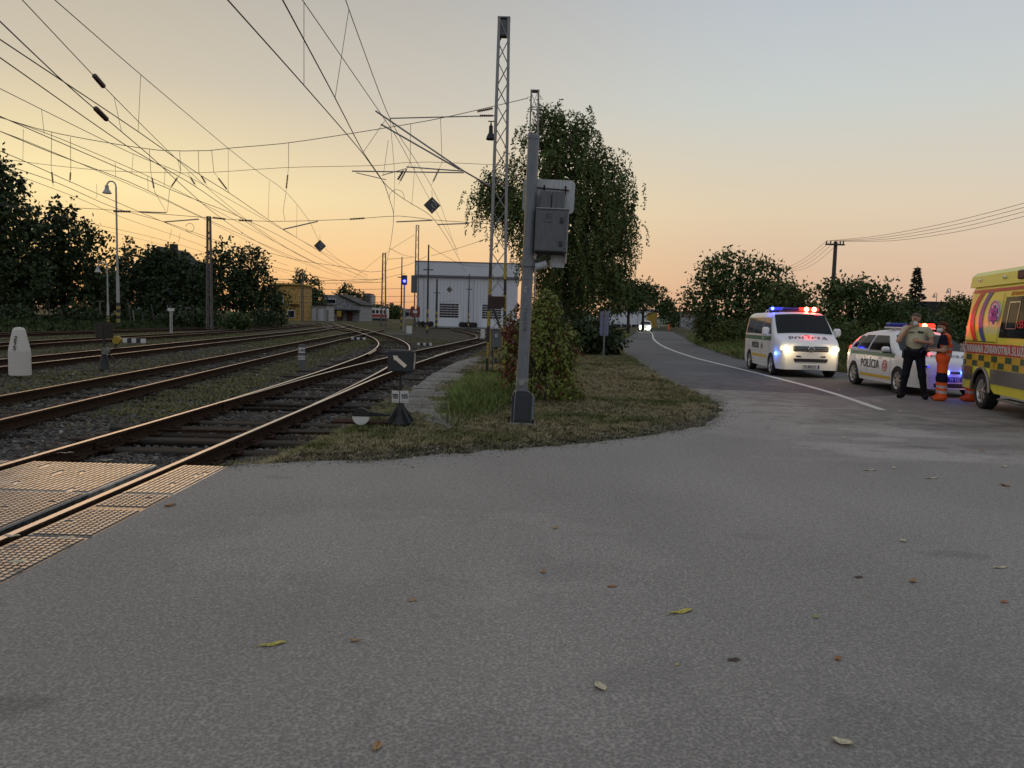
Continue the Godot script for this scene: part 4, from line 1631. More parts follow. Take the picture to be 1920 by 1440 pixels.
func make_catenary() -> void:
	mat("wire", .018, .016, .014, .55, .2)
	var t: Node3D
	t = contact_line("pair of overhead wires above the turnout's straight rails, bending to the white hall", [Vector3(-3.896,5.600,-10.572), Vector3(-3.904,5.600,-14.317), Vector3(-3.966,5.600,-19.923), Vector3(-4.152,5.600,-24.808), Vector3(-4.093,5.700,-28.296), Vector3(-3.669,5.800,-34.167), Vector3(-3.939,5.600,-53.030), Vector3(-4.556,5.600,-70.891)], [Vector3(-3.905,7.040,-14.200), Vector3(-3.428,6.475,-20.200), Vector3(-3.692,6.865,-24.000), Vector3(-3.997,7.186,-29.000), Vector3(-4.285,7.372,-35.000), Vector3(-3.871,5.909,-52.000)], [[Vector3(-3.904,7.052,-14.300), Vector3(-3.904,5.600,-14.317)], [Vector3(-3.428,6.461,-20.200), Vector3(-3.954,5.590,-20.000)], [Vector3(-3.472,6.160,-21.000), Vector3(-3.641,5.289,-21.300)], [Vector3(-3.562,6.693,-27.200), Vector3(-3.894,5.578,-29.000)]])
	t = contact_line("pair of overhead wires above the turnout's curving rails", [Vector3(-3.155,5.600,-10.525), Vector3(-3.522,5.600,-15.130), Vector3(-3.936,5.600,-20.046), Vector3(-4.140,5.600,-24.140), Vector3(-4.574,5.650,-28.049), Vector3(-5.139,5.700,-32.658), Vector3(-6.337,5.600,-39.838), Vector3(-9.228,5.600,-56.206), Vector3(-16.971,5.600,-99.034)], [Vector3(-3.225,7.216,-14.600), Vector3(-3.273,7.239,-15.100), Vector3(-3.322,6.543,-20.300), Vector3(-3.520,6.835,-27.000), Vector3(-3.745,7.146,-34.000), Vector3(-4.032,7.307,-42.000), Vector3(-4.606,7.267,-55.000), Vector3(-5.203,7.055,-70.000)], [[Vector3(-3.273,7.239,-15.100), Vector3(-3.532,5.600,-15.131)], [Vector3(-3.338,6.554,-20.400), Vector3(-3.759,5.746,-24.000), Vector3(-4.564,5.269,-29.000)]])
	# jumper loop hanging between the two
	var g := Geo.new()
	var lp := []
	for k in 15:
		var a := PI * 1.08 - PI * 1.16 * k / 14.0
		lp.append(Vector3(-3.685,5.105,-24.000) + Vector3(cos(a), sin(a), 0) * .23)
	g.tube(lp, .006, 4, -1, false)
	obj("jumper_loop", g, mats["wire"], t)
	contact_line("pair of overhead wires above the weedy track beside the turnout", [Vector3(-8.078,5.600,-12.322), Vector3(-8.351,5.600,-14.476), Vector3(-8.845,5.600,-18.274), Vector3(-9.618,5.600,-23.505), Vector3(-10.048,5.600,-27.322), Vector3(-10.681,5.600,-32.007), Vector3(-11.552,5.600,-38.656), Vector3(-13.076,5.600,-52.005), Vector3(-15.528,5.600,-71.577), Vector3(-17.500,5.600,-92.445)], [Vector3(-7.959,6.700,-13.600), Vector3(-8.764,6.884,-18.300), Vector3(-9.959,7.065,-27.000), Vector3(-10.342,7.071,-31.000), Vector3(-10.612,6.994,-36.000), Vector3(-11.143,6.416,-42.000), Vector3(-11.820,5.747,-47.000), Vector3(-13.434,5.539,-60.000), Vector3(-15.148,5.430,-80.000)], [[Vector3(-8.764,6.884,-18.300), Vector3(-8.858,5.600,-18.327)], [Vector3(-9.959,7.047,-27.000), Vector3(-9.967,5.587,-27.000)], [Vector3(-10.448,6.982,-33.000), Vector3(-10.653,5.489,-33.500)], [Vector3(-10.963,6.837,-39.000), Vector3(-11.127,5.306,-39.500)]])
	t = contact_line("overhead wire pair carrying two dark insulators, over the bright rail", [Vector3(-7.569,5.600,-11.556), Vector3(-8.351,5.600,-14.476), Vector3(-9.266,5.600,-18.371), Vector3(-9.897,5.600,-21.109), Vector3(-10.905,5.600,-25.138), Vector3(-12.706,5.600,-32.711), Vector3(-15.161,5.600,-45.418), Vector3(-17.353,5.600,-62.224), Vector3(-19.572,5.600,-87.474)], [Vector3(-8.264,6.533,-13.200), Vector3(-9.338,6.338,-18.200), Vector3(-11.705,6.625,-27.000), Vector3(-12.813,6.435,-33.000), Vector3(-14.685,6.276,-44.000), Vector3(-16.734,5.943,-60.000), Vector3(-19.020,5.716,-85.000)], [[Vector3(-9.338,6.338,-18.200), Vector3(-9.266,5.600,-18.371)], [Vector3(-11.705,6.625,-27.000), Vector3(-11.599,6.231,-27.000)]])
	insulator(t, Vector3(-9.031,6.396,-16.800), Vector3(-9.094,6.309,-17.300), .058)
	insulator(t, Vector3(-8.770,5.600,-16.350), Vector3(-9.014,5.600,-17.234), .058)
	contact_line("single thick overhead wire passing under the cross span", [Vector3(-8.663,5.600,-13.200), Vector3(-9.890,5.600,-19.652), Vector3(-10.227,5.600,-22.227), Vector3(-10.725,5.600,-26.114), Vector3(-11.896,5.600,-32.884), Vector3(-14.394,5.600,-47.840), Vector3(-17.166,5.600,-72.252), Vector3(-18.188,5.600,-99.724)], [], [])
	contact_line("overhead wire pair above the farther track with bright rails", [Vector3(-11.324,5.600,-17.197), Vector3(-11.488,5.600,-19.602), Vector3(-11.761,5.600,-23.889), Vector3(-11.969,5.600,-28.845), Vector3(-11.984,5.600,-32.573), Vector3(-12.674,5.600,-41.369), Vector3(-15.011,5.600,-61.394), Vector3(-16.729,5.600,-88.363)], [Vector3(-11.176,6.135,-17.000), Vector3(-11.442,6.194,-18.900), Vector3(-11.757,6.196,-24.000), Vector3(-12.029,6.369,-28.000), Vector3(-12.506,6.328,-34.000), Vector3(-13.174,6.198,-43.000), Vector3(-13.830,5.911,-55.000), Vector3(-16.096,5.792,-85.000)], [[Vector3(-11.442,6.194,-18.900), Vector3(-11.393,5.633,-18.900)], [Vector3(-11.757,6.196,-24.000), Vector3(-11.815,5.619,-24.000)], [Vector3(-11.681,6.217,-26.000), Vector3(-11.860,5.584,-26.300)]])
	contact_line("overhead wire pair above the yard's middle track", [Vector3(-12.289,5.600,-18.646), Vector3(-12.489,5.600,-20.958), Vector3(-12.656,5.600,-25.593), Vector3(-13.729,5.600,-33.237), Vector3(-15.161,5.600,-45.418), Vector3(-17.844,5.600,-70.993)], [Vector3(-12.248,5.922,-18.600), Vector3(-12.305,5.990,-21.000), Vector3(-12.270,5.889,-26.000), Vector3(-13.982,6.158,-36.000), Vector3(-15.364,6.078,-48.000), Vector3(-17.595,5.829,-70.000)], [[Vector3(-12.317,5.926,-24.000), Vector3(-12.308,5.494,-24.000)], [Vector3(-12.459,5.957,-26.400), Vector3(-12.542,5.510,-26.600)]])
	contact_line("overhead wire pair crossing above the yard lamp", [Vector3(-13.850,5.600,-20.991), Vector3(-14.052,5.600,-22.273), Vector3(-14.706,5.600,-25.698), Vector3(-16.043,5.600,-33.182), Vector3(-17.822,5.600,-44.294), Vector3(-20.682,5.600,-64.607)], [Vector3(-13.708,6.074,-20.800), Vector3(-13.612,6.037,-21.600), Vector3(-14.486,6.193,-27.000), Vector3(-16.576,6.549,-38.000), Vector3(-19.206,6.205,-60.000)], [[Vector3(-13.841,6.413,-22.000), Vector3(-14.006,5.587,-22.200)], [Vector3(-15.578,5.609,-29.000), Vector3(-15.589,6.056,-29.000)]])
	contact_line("overhead wire pair above the outermost track before the trees", [Vector3(-15.061,5.600,-23.334), Vector3(-15.323,5.600,-26.090), Vector3(-16.552,5.600,-32.318), Vector3(-16.591,5.600,-36.746), Vector3(-17.976,5.600,-48.832), Vector3(-19.966,5.600,-68.233)], [Vector3(-15.922,5.600,-25.486), Vector3(-16.641,5.600,-29.763), Vector3(-17.855,5.600,-35.273), Vector3(-18.858,5.600,-42.327), Vector3(-21.043,5.600,-57.153), Vector3(-23.735,5.600,-81.118)], [[Vector3(-16.942,5.983,-31.500), Vector3(-17.019,5.891,-31.600)]])
	contact_line("low distant overhead wires in front of the dark trees", [Vector3(-24.962,6.400,-46.000), Vector3(-24.999,6.400,-53.865), Vector3(-26.756,6.400,-68.817), Vector3(-29.912,6.400,-97.636)], [Vector3(-28.778,6.900,-53.358), Vector3(-29.752,6.900,-65.053), Vector3(-32.654,6.900,-87.049)], [[Vector3(-25.714,6.536,-55.000), Vector3(-25.757,6.124,-55.000)]], 14.0)
	# ---- the near cross span hung from the second mast
	t = thing("cross_span", "wide overhead cross span with hangers, strung from the mast behind the post", "cross span wires")
	wire("upper_span_wire", [Vector3(-20.675,8.681,-27.000), Vector3(-17.780,7.901,-27.000), Vector3(-16.018,7.447,-27.000), Vector3(-12.674,6.959,-27.000), Vector3(-11.629,6.932,-27.000), Vector3(-10.528,6.978,-27.000), Vector3(-9.959,7.065,-27.000), Vector3(-7.906,7.296,-27.000), Vector3(-4.579,7.882,-27.000), Vector3(-2.702,8.251,-27.000), Vector3(-0.162,8.884,-27.000), Vector3(0.291,9.002,-27.000)], .012, t)
	wire("lower_span_wire", [Vector3(-20.755,6.662,-27.000), Vector3(-17.456,6.477,-27.000), Vector3(-16.082,6.333,-27.000), Vector3(-13.880,6.191,-27.000), Vector3(-11.673,6.193,-27.000), Vector3(-10.478,6.242,-27.000), Vector3(-7.905,6.470,-27.000), Vector3(-4.692,6.625,-27.000), Vector3(-3.684,6.759,-27.000), Vector3(-2.400,6.774,-27.000), Vector3(0.281,6.716,-27.000)], .008, t)
	var hangs: Array = [[Vector3(-16.018,7.447,-27.000), Vector3(-16.064,6.315,-27.000), Vector3(-16.008,5.613,-27.000)], [Vector3(-15.380,7.302,-27.000), Vector3(-15.386,6.260,-27.000), Vector3(-15.434,5.754,-27.000)], [Vector3(-12.674,6.959,-27.000), Vector3(-12.630,6.187,-27.000), Vector3(-12.510,5.540,-27.000)], [Vector3(-11.629,6.932,-27.000), Vector3(-11.600,6.195,-27.000), Vector3(-11.993,5.625,-27.000)], [Vector3(-10.987,6.949,-27.000), Vector3(-10.974,6.229,-27.000), Vector3(-10.702,5.803,-27.000)], [Vector3(-10.528,6.978,-27.000), Vector3(-10.460,6.243,-27.000), Vector3(-9.930,5.570,-27.000)], [Vector3(-7.888,7.297,-27.000), Vector3(-7.886,6.471,-27.000), Vector3(-7.977,5.620,-27.000)], [Vector3(-3.703,8.047,-27.000), Vector3(-3.702,6.740,-27.000), Vector3(-4.096,5.991,-27.000)], [Vector3(-2.684,8.251,-27.000), Vector3(-2.602,6.768,-27.000), Vector3(-2.956,6.002,-27.000)], [Vector3(-11.361,6.202,-27.000), Vector3(-11.343,6.175,-27.000), Vector3(-11.071,5.740,-27.000)]]
	for h in hangs:
		wire("hanger", [h[0], h[1]], .008, t)
		wire("hanger", [h[1], h[2]], .006, t)
		insulator(t, h[1].lerp(h[2], .3), h[1].lerp(h[2], .85), .04)
	# ---- the second span farther down the yard
	t = thing("cross_span", "sagging cross span farther down the yard with steady arms and insulators", "cross span wires")
	wire("span_wire", [Vector3(-28.374,6.821,-42.000), Vector3(-23.034,6.789,-42.000), Vector3(-20.308,6.661,-42.000), Vector3(-16.316,6.453,-42.000), Vector3(-14.218,6.365,-42.000), Vector3(-12.551,6.380,-42.000), Vector3(-8.932,6.587,-42.000), Vector3(-6.263,6.826,-42.000), Vector3(-4.595,6.670,-42.000), Vector3(-1.231,6.531,-42.000)], .014, t)
	for a in [[Vector3(-12.491,5.934,-41.800), Vector3(-10.683,6.428,-42.000)], [Vector3(-6.460,6.509,-42.000), Vector3(-4.508,6.644,-42.000)], [Vector3(-4.246,6.425,-42.000), Vector3(-2.523,6.526,-42.000)], [Vector3(-20.210,6.665,-41.800), Vector3(-18.753,6.646,-41.800)], [Vector3(-18.828,6.153,-41.700), Vector3(-17.093,6.376,-42.000)], [Vector3(-21.629,6.656,-42.000), Vector3(-20.766,6.706,-42.000)]]:
		g = Geo.new()
		g.tube(a, .035, 6)
		obj("steady_arm", g, mats["galvanised"], t)
	for a in [[Vector3(-14.937,6.375,-42.000), Vector3(-14.190,6.366,-42.000)], [Vector3(-8.960,6.586,-42.000), Vector3(-8.128,6.664,-42.000)], [Vector3(-21.686,6.682,-42.000), Vector3(-20.767,6.678,-42.000)], [Vector3(-16.345,6.480,-42.000), Vector3(-15.627,6.414,-42.000)]]:
		insulator(t, a[0], a[1], .07)
	g = Geo.new()
	lp = []
	for k in 19:
		var a := -PI * .4 + TAU * .9 * k / 18.0
		lp.append(Vector3(-18.423,6.120,-44.000) + Vector3(sin(a), cos(a), 0) * .24)
	g.tube(lp, .012, 4, -1, false)
	obj("jumper_loop", g, mats["wire"], t)
	for a in [[Vector3(-19.449,6.004,-44.000), Vector3(-19.576,5.465,-44.000)], [Vector3(-18.969,5.778,-44.000), Vector3(-19.065,5.269,-44.000)], [Vector3(-9.750,6.491,-33.000), Vector3(-10.460,6.038,-35.000)], [Vector3(-10.460,6.038,-35.000), Vector3(-10.684,5.733,-36.000)], [Vector3(-12.510,5.540,-27.000), Vector3(-18.842,6.699,-42.000)], [Vector3(-11.993,5.607,-27.000), Vector3(-18.785,6.701,-42.000)]]:
		wire("hanger", a, .008, t)
	# ---- distant spans between the far masts
	var spans: Array = [[Vector3(-31.721,5.616,-95.000), Vector3(-23.870,5.495,-95.000), Vector3(-16.089,5.892,-95.000)], [Vector3(-31.722,5.291,-95.000), Vector3(-23.869,5.171,-95.000), Vector3(-16.084,5.503,-95.000)], [Vector3(-32.183,4.880,-110.000), Vector3(-24.600,4.926,-110.000), Vector3(-15.506,5.313,-110.000)], [Vector3(-33.451,3.997,-120.000), Vector3(-25.173,4.130,-120.000), Vector3(-14.831,4.563,-120.000)], [Vector3(-36.236,3.223,-130.000), Vector3(-27.262,3.368,-130.000), Vector3(-16.051,3.838,-130.000)]]
	for k in spans.size():
		t = thing("cross_span", "distant thin span wire between the far yard masts", "cross span wires", Vector3.ZERO, 0.0, "far span wires")
		wire("span_wire", spans[k], .028, t)
	var webs: Array = [[Vector3(-19.618,6.194,-60.000), Vector3(-17.290,5.670,-62.000), Vector3(-14.326,5.373,-64.000), Vector3(-12.047,5.115,-66.000), Vector3(-9.418,6.136,-70.000), Vector3(-8.215,7.041,-72.000)], [Vector3(-22.889,5.787,-70.000), Vector3(-19.098,5.008,-76.000), Vector3(-15.693,4.870,-80.000), Vector3(-11.300,5.858,-80.000)], [Vector3(-9.029,5.437,-55.000), Vector3(-9.186,6.714,-70.000)], [Vector3(-9.737,6.654,-60.000), Vector3(-10.824,7.315,-75.000), Vector3(-11.626,8.269,-90.000)], [Vector3(-12.314,11.349,-95.000), Vector3(-14.601,8.926,-90.000), Vector3(-18.948,7.640,-100.000), Vector3(-25.195,6.758,-120.000)], [Vector3(-7.603,6.897,-70.000), Vector3(-4.534,6.969,-62.000), Vector3(-2.296,6.855,-54.000), Vector3(-1.357,6.570,-48.000)], [Vector3(-7.761,7.748,-70.000), Vector3(-5.543,6.934,-80.000), Vector3(-3.138,7.387,-90.000)]]
	for k in webs.size():
		t = thing("cross_span", ["sagging distant wire web over the far tracks", "lowest sagging wire over the far tracks", "short far strut wire near the thin lamp pole", "slack wire between thin lamp pole and hall mast", "slanting wire falling from the hall mast to the far tracks", "wire rising past the hall roof to the striped mast", "slack wire crossing the hall front"][k], "cross span wires")
		wire("span_wire", webs[k], .016, t)
		if k == 5:
			insulator(t, Vector3(-2.515,6.739,-54.000), Vector3(-2.259,6.856,-54.000), .07)
	diamond("dark diamond board hung on the wire beside the big mast's bracket", Vector3(-3.900,6.587,-36.000), .39)
	diamond("dark diamond board hung over the middle of the yard", Vector3(-11.819,5.556,-47.000), .37)
	diamond("small grey diamond board before the hall's wall", Vector3(-8.377,4.978,-100.000), .40)


# ---------------------------------------------------------------- buildings
func make_buildings() -> void:
	mat("hall_cladding", .52, .53, .55, .55, .1)
	mat("hall_trim", .10, .11, .12, .6)
	mat("hall_door", .60, .61, .63, .5)
	mat("pane_dark", .012, .014, .02, .12)
	mat("yellow_wall", .60, .37, .10, .85, 0, "dirt", .3)
	mat("pale_wall", .58, .56, .52, .9, 0, "dirt", .3)
	mat("grey_wall", .40, .40, .40, .9, 0, "dirt", .3)
	mat("brown_door", .10, .04, .025, .8)
	mat("dark_roof", .035, .032, .03, .85, 0, "dirt", .5)
	mat("tower_wall", .20, .15, .155, .9, 0, "dirt", .2)
	mat("hill_green", .10, .13, .10, .95)
	make_hall()
	make_far_left()
	make_far_road()

func make_hall() -> void:
	var z := 115.0
	var base: Vector3 = Vector3(-13.744,-0.060,-115.000)
	var x0: float = Vector3(-14.494,7.182,-115.000).x
	var top: float = Vector3(-9.157,9.515,-115.000).y
	var wd := 15.0
	var t := thing("white_hall", "white steel clad hall with glazed shutter doors at the yard's end", "hall", Vector3(x0, 0, -z))
	var g := Geo.new()
	# wall with vertical cladding panels between the openings: columns of narrow panels
	var eave := top - 2.1
	var d1 := [Vector3(-11.454,0.951,-115.000).x - x0, Vector3(-7.878,1.044,-115.000).x - x0]
	var d2 := [Vector3(-5.097,1.117,-115.000).x - x0, Vector3(-1.521,1.210,-115.000).x - x0]
	var dt: float = Vector3(-9.836,3.682,-115.000).y
	var x := 0.0
	while x < wd - .05:
		var w := .5
		var cx := x + w * .5
		var y0 := 0.0
		if (cx > d1[0] and cx < d1[1]) or (cx > d2[0] and cx < d2[1]):
			y0 = dt
		g = Geo.new()
		g.cbox(Vector3(cx, (y0 + eave) * .5, -.06), Vector3(w - .015, eave - y0, .12), .02)
		obj("cladding_panel", g, mats["hall_cladding"], t)
		x += w
	g = Geo.new()
	g.box(Vector3(wd * .5, eave * .5, -14.3), Vector3(wd - .1, eave, 28.0))
	obj("body", g, mats["hall_cladding"], t)
	# parapet and eaves line
	g = Geo.new()
	g.cbox(Vector3(wd * .5, top - 1.0, -14), Vector3(wd + .5, 2.0, 28.7), .06)
	obj("parapet", g, mats["hall_cladding"], t)
	g = Geo.new()
	g.cbox(Vector3(wd * .5, eave - .04, .15), Vector3(wd + .4, .22, .5), .03)
	obj("gutter", g, mats["hall_trim"], t)
	g = Geo.new()
	g.cbox(Vector3(wd * .5, top + .04, -14), Vector3(wd + .7, .12, 28.9), .03)
	obj("roof_edge", g, mats["hall_trim"], t)
	for dx in [d1, d2]:
		var w: float = dx[1] - dx[0]
		g = Geo.new()
		g.cbox(Vector3((dx[0] + dx[1]) * .5, dt * .5, -.12), Vector3(w - .1, dt, .1), .01)
		var dr := obj("shutter_door", g, mats["hall_door"], t)
		for s in [-1, 1]:
			g = Geo.new()
			g.cbox(Vector3((dx[0] + dx[1]) * .5 + s * w * .5, dt * .5, .0), Vector3(.12, dt, .16), .01)
			obj("door_frame", g, mats["hall_door"], dr)
		for row in 6:
			for col in 5:
				g = Geo.new()
				g.cbox(Vector3(dx[0] + w * (.1 + .8 * (col + .5) / 5.0), dt * (.36 + .58 * (row + .5) / 6.0), -.07), Vector3(w * .155, dt * .078, .03), .005)
				obj("pane", g, mats["pane_dark"], dr)
	for p in [[1.1, .05], [8.4, .05]]:
		g = Geo.new()
		g.tube([Vector3(p[0], 0, .12), Vector3(p[0], eave, .12)], p[1], 6)
		obj("downpipe", g, mats["hall_cladding"], t)
	g = Geo.new()
	g.cbox(Vector3(-.5, eave - 1.2, -1.0), Vector3(.9, 2.6, .8), .05)
	obj("corner_unit", g, mats["hall_trim"], t)
	# dark wheelsets and tyres stacked at the door
	var r := RandomNumberGenerator.new()
	r.seed = 4
	mat("scrap_dark", .014, .013, .012, .8)
	for k in 14:
		var px: float = x0 + [.6, 1.2, 1.9, 6.8, 7.1, 7.4, 7.7, 8.0, 8.3, 8.6, 7.0, 7.9, 8.8, 2.4][k]
		var tt := thing("wheel", "dark steel wheel leaning in the row before the white hall", "wheel", Vector3(px, .36, -z + 1.6 + r.randf_range(-.4, .4)), r.randf_range(-.6, .6), "dark wheels before the white hall")
		g = Geo.new()
		g.lathe([Vector2(.1, -.08), Vector2(.36, -.08), Vector2(.40, .0), Vector2(.36, .08), Vector2(.1, .08), Vector2(.1, -.08)], 14, Transform3D(Basis(Vector3(1, 0, 0), PI * .5), Vector3.ZERO))
		obj("disc", g, mats["scrap_dark"], tt)
		g = Geo.new()
		g.lathe([Vector2(0, -.12), Vector2(.12, -.12), Vector2(.12, .12), Vector2(0, .12)], 10, Transform3D(Basis(Vector3(1, 0, 0), PI * .5), Vector3.ZERO))
		obj("hub", g, mats["rust"], tt)
	var apr := Geo.new()
	apr.quad(Vector3(x0 + 2.5, -.06, -z + 8), Vector3(x0 + 20, -.06, -z + 8), Vector3(x0 + 20, -.06, -z), Vector3(x0 + 2.5, -.06, -z))
	structure("forecourt", apr, mats["concrete"])

func block(parent: Node, called: String, c: Vector3, s: Vector3, m: Material, ch := .03) -> MeshInstance3D:
	var g := Geo.new()
	g.cbox(c, s, ch)
	return obj(called, g, m, parent)

func house_windows(t: Node, list: Array, zf: float) -> void:
	for w in list:
		var f := block(t, "window", Vector3(w[0], w[1], zf), Vector3(w[2], w[3], .12), mats["hall_door"], .02)
		block(f, "pane", Vector3(w[0], w[1], zf + .06), Vector3(w[2] - .2, w[3] - .2, .06), mats["pane_dark"], .01)

func make_far_left() -> void:
	# yellow signal house
	var z := 132.0
	var a: Vector3 = Vector3(-41.170,0.139,-132.000)
	var b: Vector3 = Vector3(-36.604,0.258,-132.000)
	var top: float = Vector3(-38.620,6.188,-132.000).y
	var w := b.x - a.x
	var t := thing("yellow_building", "ochre yellow two storey signal house with flat roof beyond the trees", "building", Vector3(a.x, 0, -z))
	block(t, "wall", Vector3(w * .5, top * .5, -4), Vector3(w, top, 8), mats["yellow_wall"])
	block(t, "roof", Vector3(w * .5, top + .1, -4), Vector3(w + .7, .3, 8.8), mats["yellow_wall"])
	house_windows(t, [[w * .68, top * .58, 1.3, 1.5], [w * .68, top * .2, 1.3, 1.3], [w * .25, top * .58, 1.3, 1.5]], .03)
	block(t, "bay", Vector3(w * .8, top * .62, .6), Vector3(w * .4, top * .3, 1.2), mats["yellow_wall"])
	# low white garages
	z = 140.0
	a = Vector3(-38.822,0.182,-140.000)
	b = Vector3(-33.981,0.309,-140.000)
	top = Vector3(-36.606,2.938,-140.000).y
	w = b.x - a.x
	t = thing("white_garage", "low white garage row with flat roof beside the yellow house", "garage", Vector3(a.x, 0, -z))
	block(t, "wall", Vector3(w * .5, top * .5, -3), Vector3(w, top, 6), mats["pale_wall"])
	block(t, "roof", Vector3(w * .5, top + .06, -3), Vector3(w + .4, .16, 6.5), mats["dark_roof"])
	for k in 3:
		block(t, "garage_door", Vector3(w * (.2 + .3 * k), top * .4, .03), Vector3(w * .2, top * .75, .08), mats["hall_cladding"])
	# goods shed with canopy
	z = 158.0
	a = Vector3(-39.224,0.133,-158.000)
	b = Vector3(-31.575,0.332,-158.000)
	top = Vector3(-36.417,5.311,-158.000).y
	w = b.x - a.x
	t = thing("goods_shed", "pale goods shed with sloping roof, brown doors and dark canopy", "shed", Vector3(a.x, 0, -z))
	var g := Geo.new()
	g.prism(PackedVector2Array([Vector2(0, 0), Vector2(w, 0), Vector2(w, top * .62), Vector2(w * .45, top), Vector2(0, top)]), 14, Transform3D(Basis(), Vector3(0, 0, -7)))
	obj("wall", g, mats["grey_wall"], t)
	g = Geo.new()
	g.bar(Vector3(w * .43, top + .15, -7), Vector3(w + .4, top * .62 + .1, -7), 15, .25, Vector3.UP)
	obj("roof", g, mats["dark_roof"], t)
	block(t, "canopy", Vector3(w * .65, top * .42, 1.3), Vector3(w * .75, .3, 3.0), mats["dark_roof"])
	for k in 3:
		block(t, "door", Vector3(w * (.22 + .26 * k), top * .2, .05), Vector3(w * .15, top * .38, .12), mats["brown_door"])
	house_windows(t, [[w * .2, top * .75, 2.6, 1.0]], .05)
	# tower block far away
	z = 420.0
	a = Vector3(-82.192,-1.558,-420.000)
	b = Vector3(-77.255,-1.430,-420.000)
	top = Vector3(-80.014,12.930,-420.000).y
	w = b.x - a.x
	t = thing("tower_block", "distant mauve brown tower block rising over the sheds", "building", Vector3(a.x, 0, -z))
	block(t, "wall", Vector3(w * .4, top * .5, -6), Vector3(w * .8, top, 12), mats["tower_wall"])
	block(t, "stair_tower", Vector3(w * .9, top * .47, -6), Vector3(w * .2, top * .94, 10), mats["pale_wall"])
	for fl in 6:
		for k in 2:
			block(t, "window", Vector3(w * (.2 + .35 * k), top * (.14 + .14 * fl), .05), Vector3(1.2, 1.3, .1), mats["pane_dark"])
	# pale far buildings to the side of the train
	z = 330.0
	a = Vector3(-53.628,-0.617,-330.000)
	b = Vector3(-42.677,-0.331,-330.000)
	top = Vector3(-49.807,3.799,-330.000).y
	w = b.x - a.x
	t = thing("long_building", "long pale building far behind the train", "building", Vector3(a.x, 0, -z))
	block(t, "wall", Vector3(w * .5, top * .5, -6), Vector3(w, top, 12), mats["pale_wall"])
	block(t, "roof", Vector3(w * .5, top + .3, -6), Vector3(w + 1, .6, 13), mats["grey_wall"])
	for k in 6:
		block(t, "window", Vector3(w * (.1 + .16 * k), top * .55, .1), Vector3(1.5, 1.6, .1), mats["pane_dark"])
	# two chimneys
	for q in [[Vector3(-67.008,-1.075,-380.000), Vector3(-67.090,6.244,-380.000), "squat distant chimney standing above the far green hump"], [Vector3(-60.177,-0.897,-380.000), Vector3(-60.280,7.204,-380.000), "slim distant chimney standing above the long pale building"]]:
		t = thing("chimney", q[2], "chimney", Vector3(q[0].x, 0, q[0].z), 0, "distant chimneys")
		g = Geo.new()
		g.tube([Vector3(0, 0, 0), Vector3(0, q[1].y, 0)], .9, 8, .7)
		obj("stack", g, mats["tower_wall"], t)
		g = Geo.new()
		g.tube([Vector3(0, q[1].y - 1.5, 0), Vector3(0, q[1].y + .3, 0)], 1.0, 8)
		obj("rim", g, mats["tower_wall"], t)
	# red and white train
	z = 150.0
	a = Vector3(-35.080,0.171,-190.000)
	b = Vector3(-31.139,0.274,-190.000)
	t = thing("railcar", "red and white railcar standing far down the yard", "train", Vector3(a.x, -.1, -190))
	w = b.x - a.x
	mat("train_white", .55, .5, .47, .5)
	mat("train_red", .30, .03, .025, .5)
	block(t, "body", Vector3(w * .5, 1.9, -1.4), Vector3(w, 2.4, 2.8), mats["train_white"], .15)
	block(t, "stripe", Vector3(w * .5, 1.35, .02), Vector3(w * .99, .7, .06), mats["train_red"], .01)
	block(t, "roof", Vector3(w * .5, 3.2, -1.4), Vector3(w * .96, .25, 2.5), mats["grey_wall"], .08)
	block(t, "underframe", Vector3(w * .5, .45, -1.4), Vector3(w * .9, .6, 2.4), mats["black_iron"], .05)
	for k in 4:
		block(t, "window", Vector3(w * (.14 + .24 * k), 2.35, .02), Vector3(w * .16, .8, .05), mats["pane_dark"], .01)
	# yellow yard sign near the shed
	t = thing("yellow_board", "small yellow board standing before the brown shed doors", "sign", Vector3(-27.135,0.531,-120.000) * Vector3(1, 0, 1))
	block(t, "board", Vector3(0, 1.5, 0), Vector3(.7, .9, .06), mats["yellow_paint"], .01)
	block(t, "post", Vector3(0, .5, 0), Vector3(.08, 1.1, .06), mats["dark_grey"], .01)
	# roof ridge among the trees
	z = 105.0
	a = Vector3(-52.722,9.239,-105.000)
	b = Vector3(-45.148,9.435,-105.000)
	var apex: Vector3 = Vector3(-48.313,9.995,-105.000)
	t = thing("hidden_house", "dark roofed house almost hidden between the trees", "house", Vector3(apex.x, 0, -z))
	g = Geo.new()
	var hw := 3.6
	g.prism(PackedVector2Array([Vector2(-hw, apex.y - 3.6), Vector2(hw, apex.y - 3.6), Vector2(0, apex.y)]), 10, Transform3D(Basis(), Vector3(0, 0, -5)))
	obj("roof", g, mats["dark_roof"], t)
	block(t, "wall", Vector3(0, (apex.y - 3.6) * .5, -5), Vector3(hw * 1.8, apex.y - 3.6, 9.6), mats["grey_wall"])
	block(t, "chimney", Vector3(.4, apex.y, -4), Vector3(.9, 1.2, .8), mats["dark_roof"])

